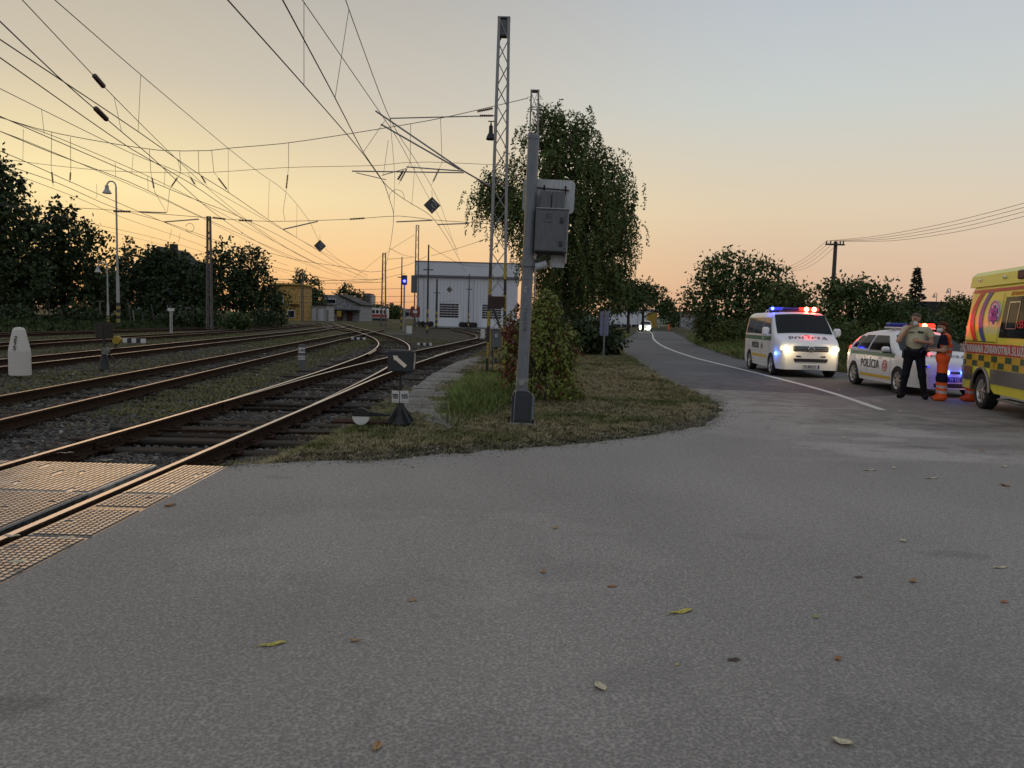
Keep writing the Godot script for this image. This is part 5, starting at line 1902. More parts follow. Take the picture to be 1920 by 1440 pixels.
func make_far_road() -> void:
	# white building behind the far car
	var z := 150.0
	var a: Vector3 = Vector3(18.322,1.652,-150.000)
	var b: Vector3 = Vector3(27.850,1.900,-150.000)
	var top: float = Vector3(24.462,3.670,-150.000).y
	var w := b.x - a.x
	var t := thing("white_workshop", "white workshop behind the oncoming car and the trees", "building", Vector3(a.x, 0, -z))
	block(t, "wall", Vector3(w * .5, top * .5, -6), Vector3(w, top, 12), mats["hall_cladding"])
	block(t, "roof", Vector3(w * .5, top + .15, -6), Vector3(w + .6, .3, 12.6), mats["grey_wall"])
	for k in 5:
		block(t, "panel", Vector3(w * (.1 + .2 * k), top * .45, .06), Vector3(w * .17, top * .82, .08), mats["hall_door"])
	# dark tyre row in front of it
	a = Vector3(19.796,0.000,-145.125)
	for k in 7:
		t = thing("tyre_stack", "stack of dark tyres in the row before the white workshop", "tyres", a + Vector3(k * .95 - 1.0, 0, (k % 2) * .4), 0, "tyre stacks before the workshop")
		for q in 3:
			var g := Geo.new()
			g.lathe([Vector2(.24, .0), Vector2(.4, .0), Vector2(.46, .1), Vector2(.46, .2), Vector2(.4, .3), Vector2(.24, .3), Vector2(.24, .0)], 12, Transform3D(Basis(), Vector3(sin(k * 3.1 + q) * .06, q * .31, 0)))
			obj("tyre", g, mats["scrap_dark"], t)
	# yellow container, orange bollard, white barrier, gate house
	t = thing("yellow_skip", "yellow container beside the white workshop", "container", Vector3(25.171,0.695,-140.000) * Vector3(1, 0, 1))
	block(t, "body", Vector3(0, 1.6, -1), Vector3(1.6, 3.0, 2.0), mats["yellow_paint"], .05)
	block(t, "lid", Vector3(0, 3.15, -1), Vector3(1.7, .1, 2.1), mats["yellow_paint"], .02)
	mat("orange_paint", .55, .13, .03, .55)
	t = thing("orange_bollard", "orange barrier post at the end of the road", "bollard", Vector3(25.766,0.571,-128.000) * Vector3(1, 0, 1))
	block(t, "post", Vector3(0, .65, 0), Vector3(.32, 1.1, .3), mats["orange_paint"], .04)
	block(t, "base", Vector3(0, .06, 0), Vector3(.6, .12, .5), mats["dark_grey"], .03)
	t = thing("road_barrier", "white tubular barrier frame across the road's end", "barrier", Vector3(25.755,0.429,-132.000) * Vector3(1, 0, 1))
	for s in [-.9, .9]:
		block(t, "post", Vector3(s, .5, 0), Vector3(.09, 1.0, .09), mats["white_paint"], .01)
	block(t, "rail", Vector3(0, .98, 0), Vector3(1.9, .09, .09), mats["white_paint"], .01)
	t = thing("gate_frame", "pale rectangular gate frame beside the hedge at the road's end", "gate", Vector3(28.311,0.923,-126.000) * Vector3(1, 0, 1))
	for s in [-1.1, 1.1]:
		block(t, "post", Vector3(s, 1.3, 0), Vector3(.16, 2.6, .16), mats["concrete"], .02)
	block(t, "beam", Vector3(0, 2.65, 0), Vector3(2.5, .2, .16), mats["concrete"], .02)
	block(t, "leaf", Vector3(0, 1.2, -.1), Vector3(2.0, 2.3, .08), mats["grey_wall"], .01)
	t = thing("red_shed", "dull red brick shed half hidden by the hedge at the road's end", "shed", Vector3(31.365,0.961,-130.000) * Vector3(1, 0, 1))
	mat("brick_dull", .16, .075, .055, .9, 0, "dirt", .6)
	block(t, "wall", Vector3(0, 1.7, -2), Vector3(3.6, 3.4, 4), mats["brick_dull"], .04)
	block(t, "roof", Vector3(0, 3.5, -2), Vector3(4, .2, 4.4), mats["dark_roof"], .03)
	block(t, "door", Vector3(.4, 1.1, .05), Vector3(1.0, 2.1, .1), mats["dark_roof"], .02)
	# pale hill at the end of the road
	var g2 := Geo.new()
	var rows := []
	for r in 2:
		var row := []
		for k in 40:
			var px := 20.0 + 560.0 * k / 39.0
			var hy := 0.0 if r == 0 else 14.0 + 9.0 * sin(k * .33) + 4.0 * sin(k * .9 + 1)
			row.append(Vector3(px, hy, -1500.0 - r * 60.0))
		rows.append(row)
	g2.sheet(rows)
	structure("hill", g2, mats["hill_green"])
	# house among the trees on the other side
	a = Vector3(40.425,2.908,-75.000)
	t = thing("pale_house", "pale low house behind the parked police car, half hidden by trees", "house", a * Vector3(1, 0, 1))
	var hy: float = Vector3(40.639,3.531,-75.000).y
	block(t, "wall", Vector3(0, hy * .42, -3), Vector3(6.5, hy * .84, 6), mats["pale_wall"], .04)
	var g3 := Geo.new()
	g3.prism(PackedVector2Array([Vector2(-3.8, hy * .84), Vector2(3.8, hy * .84), Vector2(2.4, hy * 1.18), Vector2(-2.4, hy * 1.18)]), 7, Transform3D(Basis(), Vector3(0, 0, -3)))
	obj("roof", g3, mats["dark_roof"], t)
	house_windows(t, [[-1.6, hy * .45, 1.1, 1.1], [1.4, hy * .45, 1.1, 1.1]], .03)


# ---------------------------------------------------------------- trees, bushes, grass
func leaf_material(key: String, r: float, g: float, b: float) -> StandardMaterial3D:
	var m := StandardMaterial3D.new()
	m.resource_name = key
	m.albedo_color = l3(r, g, b)
	m.vertex_color_use_as_albedo = true
	m.roughness = .6
	m.metallic_specular = .3
	m.cull_mode = BaseMaterial3D.CULL_DISABLED
	m.backlight_enabled = true
	m.backlight = l3(r * .5, g * .5, b * .4)
	mats[key] = m
	return m

func rand_dir(r: RandomNumberGenerator) -> Vector3:
	var z := r.randf_range(-1, 1)
	var a := r.randf() * TAU
	var q := sqrt(1.0 - z * z)
	return Vector3(q * cos(a), z, q * sin(a))

# clusters of leaves spread through a set of ellipsoids: [centre, radii]
func crown_geo(blobs: Array, clusters: int, per: int, size: float, cr: float, r: RandomNumberGenerator, warm := 0.0) -> Geo:
	var g := Geo.new()
	var wts := []
	var sum := 0.0
	for b in blobs:
		var q: float = pow(b[1].x * b[1].y * b[1].z, .72)
		sum += q
		wts.append(sum)
	for c in clusters:
		var pick := r.randf() * sum
		var bi := 0
		while wts[bi] < pick:
			bi += 1
		var d := rand_dir(r)
		var rad := pow(r.randf(), .38) * r.randf_range(.86, 1.06)
		var ctr: Vector3 = blobs[bi][0] + d * blobs[bi][1] * rad
		var tone := r.randf_range(.65, 1.3)
		var hue := r.randf_range(-.12, .12) + (warm if r.randf() < .2 else 0.0)
		g.col = Color(tone * (1.0 + hue), tone, tone * (1.0 - hue))
		var rr := cr * r.randf_range(.6, 1.3)
		var n := per
		if rad < .62:
			n = int(per * .5)
		for k in n:
			var p := ctr + Vector3(r.randfn(0, .5), r.randfn(0, .36), r.randfn(0, .5)) * rr
			var dir := (rand_dir(r) + Vector3(0, -.35, 0) + d * .3).normalized()
			var side := dir.cross(rand_dir(r)).normalized()
			var s := size * r.randf_range(.6, 1.35) * (1.7 if rad < .62 else 1.0)
			g.leaf(p, dir, side, s, s * .62)
	return g

func trunk_geo(h: float, r0: float, blobs: Array, r: RandomNumberGenerator, lean := Vector3.ZERO) -> Geo:
	var g := Geo.new()
	var pts := []
	for k in 7:
		var f := k / 6.0
		pts.append(Vector3(r.randfn(0, .06) * h * .1 * f, h * f, r.randfn(0, .06) * h * .1 * f) + lean * f)
	g.tube(pts, r0, 9, r0 * .3)
	for b in blobs:
		for q in 2:
			var from: Vector3 = pts[r.randi_range(2, 5)]
			var to: Vector3 = b[0] + rand_dir(r) * b[1] * .6
			var mid := from.lerp(to, .5) + Vector3(0, r.randf_range(0, .08) * h, 0)
			g.tube([from, mid, to], r0 * .38, 6, r0 * .08)
	return g

func tree(called: String, label: String, at: Vector3, h: float, blobs: Array, clusters: int, per: int, size: float, cr: float, leafmat: String, sd: int, trunk := .22, group := "", warm := 0.0) -> Node3D:
	var r := RandomNumberGenerator.new()
	r.seed = sd
	var t := thing(called, label, "tree", at, 0, group)
	obj("trunk", trunk_geo(h * .8, trunk, blobs, r), mats["bark"], t)
	obj("crown", crown_geo(blobs, clusters, per, size, cr, r, warm), mats[leafmat], t, true)
	return t

func blob(x: float, y: float, z: float, rx: float, ry: float, rz: float) -> Array:
	return [Vector3(x, y, z), Vector3(rx, ry, rz)]

func flat(v: Vector3) -> Vector3:
	return Vector3(v.x, 0.1, v.z)

func make_vegetation() -> void:
	mat("bark", .045, .036, .028, .95, 0, "dirt", 1.5)
	mat("birch_bark", .22, .21, .19, .9, 0, "dirt", 1.5)
	leaf_material("leaf_dark", .034, .052, .018)
	leaf_material("leaf_mid", .048, .074, .022)
	leaf_material("leaf_birch", .082, .118, .036)
	leaf_material("leaf_right", .060, .092, .026)
	leaf_material("leaf_olive", .085, .105, .03)
	leaf_material("leaf_creeper", .14, .16, .03)
	leaf_material("leaf_red", .115, .035, .02)
	leaf_material("leaf_conifer", .022, .034, .02)
	# ---- dark trees along the far side of the yard
	var gp := "dark trees along the yard"
	tree("dark_tree", "tallest black green tree, standing beyond the white kilometre stone", flat(Vector3(-47.481,0.104,-72.000)), 16, [blob(-3, 6, 0, 4.5, 5, 4), blob(-2.5, 11.5, 0, 4.2, 4.2, 3.6), blob(1.2, 8.5, 0, 2.6, 3.0, 3), blob(1.0, 4, 0, 3.4, 3.4, 3), blob(-3.6, 14.6, 0, 3, 2.6, 3), blob(.2, 12.5, 0, 1.6, 1.6, 2)], 1100, 13, .42, .9, "leaf_dark", 11, .35, gp)
	tree("dark_tree", "loose topped dark tree with pale gaps, next to the tallest tree", flat(Vector3(-45.493,0.143,-78.000)), 12.5, [blob(-1.5, 8.0, 0, 3.4, 3.2, 3), blob(2.2, 7.0, .5, 3.0, 3.2, 3), blob(-.5, 3.8, 0, 4.6, 3.6, 3.4), blob(3.3, 3.6, 0, 2.4, 3.0, 2.6), blob(.2, 10.8, 0, 1.6, 1.5, 1.4)], 700, 12, .38, .8, "leaf_dark", 12, .3, gp)
	tree("dark_tree", "dome shaped dense dark tree in front of the hidden roof", flat(Vector3(-40.035,0.268,-86.000)), 8.5, [blob(-2.8, 4.6, 0, 3.0, 3.2, 3), blob(1.0, 5.0, 0, 3.4, 3.3, 3), blob(4.0, 4.2, 0, 2.4, 3.2, 2.6), blob(.5, 2.4, 1, 5.6, 2.2, 3), blob(.8, 6.6, .5, 2.2, 1.9, 2)], 760, 12, .38, .8, "leaf_dark", 13, .3, gp)
	tree("dark_tree", "broad dark tree tapering towards the yellow house", flat(Vector3(-31.100,0.497,-88.000)), 10, [blob(-1.6, 6.6, 0, 2.5, 2.9, 2.6), blob(1.1, 6.2, 0, 2.1, 2.9, 2.4), blob(1.4, 3.4, 0, 3.4, 3.0, 3), blob(-1.4, 3.4, 0, 2.6, 3.0, 3), blob(3.2, 2.2, 0, 2.2, 2.2, 2.4)], 680, 12, .36, .75, "leaf_dark", 14, .3, gp)
	tree("dark_tree", "dark tree filling the gap behind the lattice mast", flat(Vector3(-39.381,0.259,-98.000)), 8.4, [blob(0, 4.6, 0, 2.0, 2.2, 2.6), blob(.5, 6.6, 0, 1.1, 1.3, 1.3), blob(0, 2.6, 0, 2.4, 2.4, 2.6)], 260, 12, .4, .8, "leaf_dark", 15, .25, gp)
	tree("dark_tree", "thin ragged young tree sticking up between the dark domes", flat(Vector3(-46.141,0.096,-92.000)), 9.6, [blob(.4, 8.7, 0, .9, 1.0, .8), blob(-.4, 6.0, 0, .6, 1.3, .6)], 36, 9, .3, .5, "leaf_dark", 16, .12, gp)
	tree("dark_tree", "dark tree at the very edge of the lineside trees by the white block", flat(Vector3(-54.990,-0.369,-88.000)), 9, [blob(0, 4, 0, 4, 3.4, 3), blob(-4, 3.6, 0, 3, 3.2, 3)], 420, 12, .4, .8, "leaf_dark", 17, .3, gp)
	tree("dark_tree", "dark low tree joining the loose topped tree and the dome", flat(Vector3(-47.194,0.073,-90.000)), 6.5, [blob(0, 3.0, 0, 3.0, 2.8, 2.6)], 260, 12, .38, .8, "leaf_dark", 18, .2, gp)
	tree("round_tree", "upright green tree behind the white garages", flat(Vector3(-40.247,0.123,-150.000)), 10.6, [blob(-1.3, 7.6, 0, 1.5, 2.6, 1.6), blob(1.4, 6.2, 0, 1.9, 2.6, 1.8), blob(.2, 3.6, 0, 3.0, 2.8, 2.4), blob(2.2, 3.4, 0, 1.8, 2.2, 1.8)], 320, 11, .45, .8, "leaf_mid", 21, .25, "trees behind the sheds")
	tree("round_tree", "round green tree behind the goods shed roof", flat(Vector3(-40.467,0.031,-190.000)), 9, [blob(-1.0, 6.4, 0, 2.4, 2.3, 2), blob(1.6, 5.2, 0, 2.3, 2.6, 2), blob(2.6, 2.6, 0, 1.8, 2.6, 2)], 240, 11, .5, .9, "leaf_mid", 22, .25, "trees behind the sheds")
	for k in 2:
		tree("round_tree", ["far green hump of trees behind the rusty lattice mast", "low far tree between train and long building"][k], flat([Vector3(-51.241,-0.490,-300.000), Vector3(-40.095,-0.112,-260.000)][k]), 6, [blob(0, 2.2, 0, [4.6, 3.0][k], [4.0, 2.4][k], 3)], 120, 11, .8, 1.2, "leaf_mid", 23 + k, .25, "trees behind the sheds")
	tree("round_tree", "clipped tree behind the workshop, with visible trunk", flat(Vector3(18.744,0.819,-112.000)), 7.6, [blob(-1.5, 5.4, 0, 2.0, 1.7, 2), blob(1.2, 5.0, 0, 2.0, 2.0, 2), blob(-.2, 6.3, 0, 1.7, 1.2, 1.6), blob(3.2, 3.4, 0, 1.4, 1.7, 1.6)], 330, 11, .36, .7, "leaf_mid", 25, .24, "trees along the far road")
	tree("round_tree", "dense tree between weeping tree and workshop", flat(Vector3(13.681,0.896,-92.000)), 6.4, [blob(-1.0, 4.6, 0, 1.7, 2.2, 1.8), blob(.8, 4.0, 0, 1.5, 1.8, 1.6)], 240, 11, .34, .7, "leaf_mid", 26, .22, "trees along the far road")
	tree("round_tree", "low dark tree at the road's end, before the hill", flat(Vector3(31.010,0.743,-150.000)), 5, [blob(-.5, 2.6, 0, 2.6, 2.0, 2), blob(2.4, 1.8, 0, 1.6, 1.6, 2)], 150, 11, .45, .8, "leaf_mid", 27, .22, "trees along the far road")
	# ---- hedge trees on the other side of the road
	var gr := "hedge trees behind the police vehicles"
	tree("hedge_tree", "tallest hedge tree, beside the far bend of the road", flat(Vector3(15.438,0.325,-53.000)), 6.1, [blob(-.9, 4.3, 0, 1.7, 1.5, 1.6), blob(1.2, 3.9, .3, 1.5, 1.6, 1.6), blob(-2.0, 2.6, 0, 1.6, 1.7, 1.6), blob(.4, 2.0, .8, 2.6, 2.0, 1.8), blob(1.9, 1.9, .5, 1.5, 1.9, 1.6)], 900, 13, .19, .5, "leaf_right", 31, .16, gr)
	tree("hedge_tree", "low hedge tree directly behind the police van", flat(Vector3(17.221,0.490,-49.000)), 4.4, [blob(-.2, 2.7, 0, 1.0, 1.2, 1.4), blob(.9, 2.5, 0, .9, 1.2, 1.3), blob(-.6, 1.5, 0, 1.6, 1.5, 1.5), blob(.8, 1.2, .4, 1.5, 1.3, 1.4)], 560, 13, .18, .45, "leaf_olive", 32, .13, gr)
	tree("hedge_tree", "loose crowned hedge tree behind the parked police car's rear", flat(Vector3(17.810,0.744,-41.000)), 4.3, [blob(-.6, 2.9, 0, 1.0, .9, 1.2), blob(.9, 2.9, 0, 1.1, 1.0, 1.2), blob(1.8, 2.0, 0, 1.1, 1.2, 1.2), blob(-.2, 1.5, .2, 1.9, 1.5, 1.5), blob(1.6, 1.1, .3, 1.6, 1.2, 1.4)], 800, 13, .16, .42, "leaf_right", 33, .13, gr)
	tree("hedge_tree", "hedge tree filling the space behind policeman and conifer", flat(Vector3(22.458,0.776,-44.000)), 3.3, [blob(-.4, 1.6, 0, 1.6, 1.4, 1.4), blob(1.3, 1.3, 0, 1.4, 1.2, 1.4)], 420, 13, .18, .45, "leaf_mid", 34, .12, gr)
	tree("hedge_tree", "round hedge tree between conifer and ambulance", flat(Vector3(32.645,0.685,-56.000)), 4.2, [blob(-.2, 2.8, 0, 1.5, 1.1, 1.3), blob(.6, 1.6, 0, 1.9, 1.6, 1.4)], 420, 13, .2, .5, "leaf_olive", 35, .13, gr, .3)
	tree("hedge_tree", "hedge tree continuing behind the ambulance", flat(Vector3(31.130,0.884,-48.000)), 4.0, [blob(0, 2.0, 0, 2.2, 1.7, 1.4), blob(3.0, 2.0, 0, 2.2, 1.7, 1.4)], 420, 13, .2, .5, "leaf_right", 36, .13, gr)
	for k in range(1, 5):
		var grown := get_node_or_null("hedge_tree" if k == 1 else "hedge_tree_%03d" % (k - 1))
		if grown and k < 4:
			grown.scale = Vector3.ONE * [1.0, 1.13, 1.11, 1.08][k]
	for k in 6:
		var at: Vector3 = flat([Vector3(13.806,-0.085,-53.000), Vector3(14.201,0.035,-50.000), Vector3(15.073,0.168,-47.000), Vector3(17.389,0.303,-45.000), Vector3(14.922,0.319,-36.000), Vector3(17.385,0.340,-37.000)][k])
		var t := thing("hedge_shrub", ["low shrub at the foot of the tallest hedge tree", "leafy shrub at the road's grass edge before the hedge", "dark shrub in the hedge behind the police van's rear", "shrub between the two hedge trees behind the van", "shrub with brownish leaves next to the police van's mirror", "shrub behind the parked police car's roof light"][k], "shrub", at, 0, "shrubs along the hedge")
		var r := RandomNumberGenerator.new()
		r.seed = 50 + k
		var h: float = [1.5, 1.7, 1.8, 1.9, 1.7, 1.5][k]
		var bl := [blob(0, h * .5, 0, 1.5, h * .55, 1.2), blob(.8, h * .4, .2, 1.1, h * .45, 1.0)]
		obj("stem", trunk_geo(h * .6, .05, bl, r), mats["bark"], t)
		obj("foliage", crown_geo(bl, 300, 12, .15, .38, r, .25), mats["leaf_olive" if k % 2 else "leaf_right"], t, true)
	make_conifer()
	make_birch()
	make_creeper()
	make_shrubs()
	make_grass()

func make_conifer() -> void:
	var r := RandomNumberGenerator.new()
	r.seed = 61
	var at := flat(Vector3(35.205,1.334,-68.000))
	var h := 6.9
	var t := thing("conifer", "dark spruce with a pointed top behind the policeman", "tree", at)
	var g := Geo.new()
	g.tube([Vector3.ZERO, Vector3(0, h, 0)], .14, 7, .02)
	obj("trunk", g, mats["bark"], t)
	g = Geo.new()
	for br in 210:
		var f := pow(br / 209.0, 1.15)
		var y := .6 + (h - .75) * f
		var ln := lerpf(1.75, .1, pow(f, .85)) * r.randf_range(.65, 1.15)
		var a := br * 2.4 + r.randf() * .5
		var out := Vector3(cos(a), r.randf_range(-.45, -.1), sin(a))
		var tone := r.randf_range(.7, 1.25)
		g.col = Color(tone, tone, tone)
		for s in int(7 + ln * 16):
			var q := pow(r.randf(), .7) * ln
			var p := Vector3(0, y, 0) + out * q + Vector3(0, .16 * q * q / maxf(ln, .1), 0)
			var dir := (out + Vector3(-sin(a), 0, cos(a)) * r.randf_range(-1, 1) + Vector3(0, r.randf_range(-.6, .1), 0)).normalized()
			g.leaf(p, dir, dir.cross(rand_dir(r)).normalized(), r.randf_range(.2, .4), .14)
	obj("crown", g, mats["leaf_conifer"], t, true)

func make_birch() -> void:
	var r := RandomNumberGenerator.new()
	r.seed = 71
	var at := flat(Vector3(2.145,0.028,-35.000))
	at.y = .05
	var t := thing("weeping_tree", "large weeping tree with drooping leafy strands behind the signal post", "tree", at)
	var g := Geo.new()
	var trunk := [Vector3(0, 0, 0), Vector3(.1, 2, 0), Vector3(-.05, 4.5, .1), Vector3(-.3, 7.5, 0), Vector3(-.6, 10.2, 0)]
	g.tube(trunk, .24, 10, .05)
	# limbs: tips taken from the outline of the crown
	var tips := [Vector3(-1.0, 10.8, 0), Vector3(-.2, 10.6, .3), Vector3(.7, 10.3, .2), Vector3(1.1, 9.9, -.2), Vector3(-1.6, 9.6, .4), Vector3(1.7, 8.9, .5), Vector3(2.5, 8.6, -.3), Vector3(2.9, 7.6, .5), Vector3(3.2, 6.7, -.3), Vector3(-2.9, 7.6, .2), Vector3(-3.3, 7.7, -.2), Vector3(-3.7, 6.9, .2), Vector3(-2.2, 8.6, -.4), Vector3(3.3, 5.6, .4), Vector3(3.0, 4.8, .8), Vector3(.8, 8.4, 1.3), Vector3(-.6, 8.6, 1.5), Vector3(1.8, 7.3, 1.5), Vector3(-1.8, 6.9, 1.4), Vector3(.4, 7.0, 1.9), Vector3(2.4, 5.8, 1.6), Vector3(-.9, 5.6, 1.9), Vector3(1.3, 5.2, 2.1), Vector3(.1, 9.4, .9), Vector3(0, 7.5, -1.9), Vector3(1.9, 6.6, -1.8), Vector3(-1.8, 6.6, -1.7), Vector3(-2.4, 6.2, .8), Vector3(2.9, 6.4, .9), Vector3(-.2, 4.2, 2.0), Vector3(2.0, 4.0, 1.6), Vector3(-1.9, 5.2, 1.2), Vector3(1.0, 3.6, 1.5), Vector3(2.9, 3.8, .9), Vector3(-1.2, 4.0, 1.3)]
	for q in tips.size():
		if tips[q].x > 0.0:
			tips[q].x *= .80
	var limbs := []
	for tp in tips:
		var f := clampf(tp.y / 10.5 - .22, .15, .85)
		var from: Vector3 = trunk[int(f * 4)].lerp(trunk[mini(int(f * 4) + 1, 4)], f * 4 - int(f * 4))
		var mid: Vector3 = from.lerp(tp, .6) + Vector3(0, .5, 0)
		var low: Vector3 = tp + Vector3(sign(tp.x) * .15, -.25, 0)
		g.tube([from, mid, tp, low], .05, 5, .012)
		limbs.append([from, mid, tp, low])
	obj("trunk", g, mats["birch_bark"], t)
	g = Geo.new()
	for li in limbs.size():
		var lb = limbs[li]
		var strands := 58
		for s in strands:
			var q := pow(r.randf(), .55)
			var p: Vector3
			if q < .5:
				p = lb[0].lerp(lb[1], q * 2.0)
			elif q < .85:
				p = lb[1].lerp(lb[2], (q - .5) / .35)
			else:
				p = lb[2].lerp(lb[3], (q - .85) / .15)
			p += Vector3(r.randfn(0, .26), r.randfn(0, .22), r.randfn(0, .34))
			var ln := r.randf_range(.4, 1.7)
			if p.y > 8.5:
				ln *= .7
			if absf(p.x) > 2.6:
				ln *= 1.15
			var drift := Vector3(p.x * r.randf_range(.0, .03), -1, r.randfn(0, .08)).normalized()
			var tone := r.randf_range(.6, 1.35)
			g.col = Color(tone * r.randf_range(.95, 1.12), tone, tone * .95)
			# arching start, then hanging
			var n := int(ln / .075)
			var cur := p
			var dir := Vector3(sign(p.x) * r.randf_range(.0, .45), .25, r.randf_range(-.4, .4)).normalized()
			for k in n:
				dir = dir.lerp(drift, .28).normalized()
				cur += dir * .075
				for m in 2:
					var ld := (dir * .7 + rand_dir(r)).normalized()
					g.leaf(cur + rand_dir(r) * .04, ld, ld.cross(rand_dir(r)).normalized(), r.randf_range(.09, .16), .065)
	# inner masses that close the crown
	var inner := crown_geo([blob(0, 7.2, 0, 2.1, 2.5, 1.3), blob(.6, 4.4, 0, 2.3, 2.4, 1.3), blob(-.4, 9.4, 0, 1.1, 1.3, .8), blob(2.2, 6.4, 0, 1.1, 1.9, .9), blob(1.6, 8.2, 0, .9, .9, .7), blob(-3.0, 6.5, 0, .8, 1.0, .6), blob(1.9, 3.0, 0, 1.3, 1.6, 1.0), blob(-2.6, 6.6, 0, .8, 1.0, .7), blob(.0, 2.4, 0, 1.3, 1.4, .9)], 1500, 14, .15, .42, r)
	obj("inner_foliage", inner, mats["leaf_birch"], t, true)
	obj("crown", g, mats["leaf_birch"], t, true)

func make_creeper() -> void:
	var r := RandomNumberGenerator.new()
	r.seed = 81
	var at: Vector3 = flat(Vector3(0.586,0.000,-14.053))
	at.y = .02
	var t := thing("creeper_bush", "creeper bush of yellow green and red leaves against the signal post", "bush", at)
	var g := Geo.new()
	for k in 14:
		var a := r.randf() * TAU
		var b := Vector3(cos(a) * .3, 0, sin(a) * .3)
		g.tube([b, b + Vector3(r.randf_range(-.2, .2), .8, 0), Vector3(r.randf_range(-.4, .4), r.randf_range(1.2, 1.9), r.randf_range(-.2, .2))], .016, 5, .005)
	obj("stems", g, mats["bark"], t)
	var shape := [blob(0, .62, 0, .62, .66, .45), blob(-.05, 1.2, 0, .46, .55, .38), blob(-.02, 1.72, 0, .24, .36, .22), blob(-.6, .75, -.15, .26, .85, .3), blob(-.55, 1.35, -.2, .2, .45, .24), blob(.32, 1.05, 0, .3, .42, .3), blob(.42, .35, .1, .28, .36, .3)]
	g = Geo.new()
	var gr := Geo.new()
	# hanging sprays of lobed leaves
	for c in 560:
		var b = shape[r.randi() % shape.size()]
		if r.randf() < .35:
			b = shape[r.randi() % 3]
		var d := rand_dir(r)
		if d.z < -.3 and r.randf() < .6:
			d.z = -d.z
		var p: Vector3 = b[0] + d * b[1] * r.randf_range(.75, 1.05)
		if p.y < .06:
			continue
		var red: bool = (p.x < -.42 and r.randf() < .5) or r.randf() < .07
		var q := gr if red else g
		var tone := r.randf_range(.5, 1.3)
		var hue := r.randf_range(-.15, .2)
		q.col = Color(tone * (1 + hue), tone, tone * (1 - hue))
		for k in 11:
			var pp := p + Vector3(r.randfn(0, .045), -k * .022 + r.randfn(0, .02), r.randfn(0, .045))
			var dir := (Vector3(r.randf_range(-.7, .7), -.8, r.randf_range(-.7, .7)) + d * .5).normalized()
			var side := dir.cross((d + rand_dir(r) * .5).normalized()).normalized()
			q.leaf(pp, dir, side, r.randf_range(.05, .095), r.randf_range(.035, .06))
	var fill := crown_geo([blob(0, .6, -.05, .5, .55, .3), blob(-.05, 1.2, -.05, .34, .45, .24), blob(-.58, .8, -.2, .18, .7, .2)], 150, 10, .08, .14, r)
	obj("inner_foliage", fill, mats["leaf_creeper"], t, true)
	obj("foliage", g, mats["leaf_creeper"], t, true)
	obj("red_foliage", gr, mats["leaf_red"], t, true).set_meta("label", "patch of dark red creeper leaves")

func make_shrubs() -> void:
	var r := RandomNumberGenerator.new()
	r.seed = 91
	var spots: Array = [[Vector3(-28.465,0.991,-70.000), 1.6, 1.5, "dark round shrub before the lattice mast"], [Vector3(-23.871,1.097,-66.000), 1.0, 1.1, "bright green low shrub beneath the broad dark tree"], [Vector3(-31.522,0.719,-72.000), 1.2, 1.6, "dark shrub behind the white T board"], [Vector3(-39.371,0.417,-70.000), 1.8, 2.0, "brownish green shrub between lamp posts and tall tree"], [Vector3(-25.615,0.988,-80.000), 1.8, 2.2, "dark shrub at the tip of the broad dark tree"], [Vector3(-39.456,0.407,-80.000), 1.3, 2.0, "dark shrub behind the striped lamp foot"], [Vector3(-42.609,0.245,-66.000), 1.2, 1.6, "dark shrub beside the white block"], [Vector3(3.265,0.602,-33.000), 1.5, 1.3, "dark brown leaved shrub at the foot of the weeping tree"]]
	for s in spots:
		var t := thing("shrub", s[3], "shrub", flat(s[0]), 0, "shrubs under the trees")
		var bl := [blob(0, s[1] * .5, 0, s[2], s[1] * .6, s[2] * .7), blob(s[2] * .5, s[1] * .35, 0, s[2] * .7, s[1] * .45, s[2] * .6)]
		obj("stem", trunk_geo(s[1] * .6, .05, bl, r), mats["bark"], t)
		obj("foliage", crown_geo(bl, 110, 11, .26, .45, r), mats["leaf_mid" if s[1] < 1.1 else "leaf_dark"], t, true)

func tuft(sd: int, blades: int, spread: float, ln: float, wd: float, bend: float) -> ArrayMesh:
	var r := RandomNumberGenerator.new()
	r.seed = sd
	var g := Geo.new()
	for k in blades:
		var a := r.randf() * TAU
		var p := Vector3(cos(a), 0, sin(a)) * spread * sqrt(r.randf())
		var l := ln * r.randf_range(.5, 1.2)
		var out := Vector3(cos(a + r.randf_range(-1, 1)), 0, sin(a + r.randf_range(-1, 1)))
		var side := Vector3(-out.z, 0, out.x) * wd * .5
		var mid := p + Vector3(0, l * .6, 0) + out * l * bend * .3
		var tip := p + Vector3(0, l * .95, 0) + out * l * bend
		var nn := (out + Vector3(0, .8, 0)).normalized()
		var f := g.put(p - side, nn)
		g.put(p + side, nn)
		g.put(mid + side * .7, nn)
		g.put(mid - side * .7, nn)
		g.put(tip, nn)
		g.i.append_array([f, f + 2, f + 1, f, f + 3, f + 2, f + 3, f + 4, f + 2])
	return g.mesh()

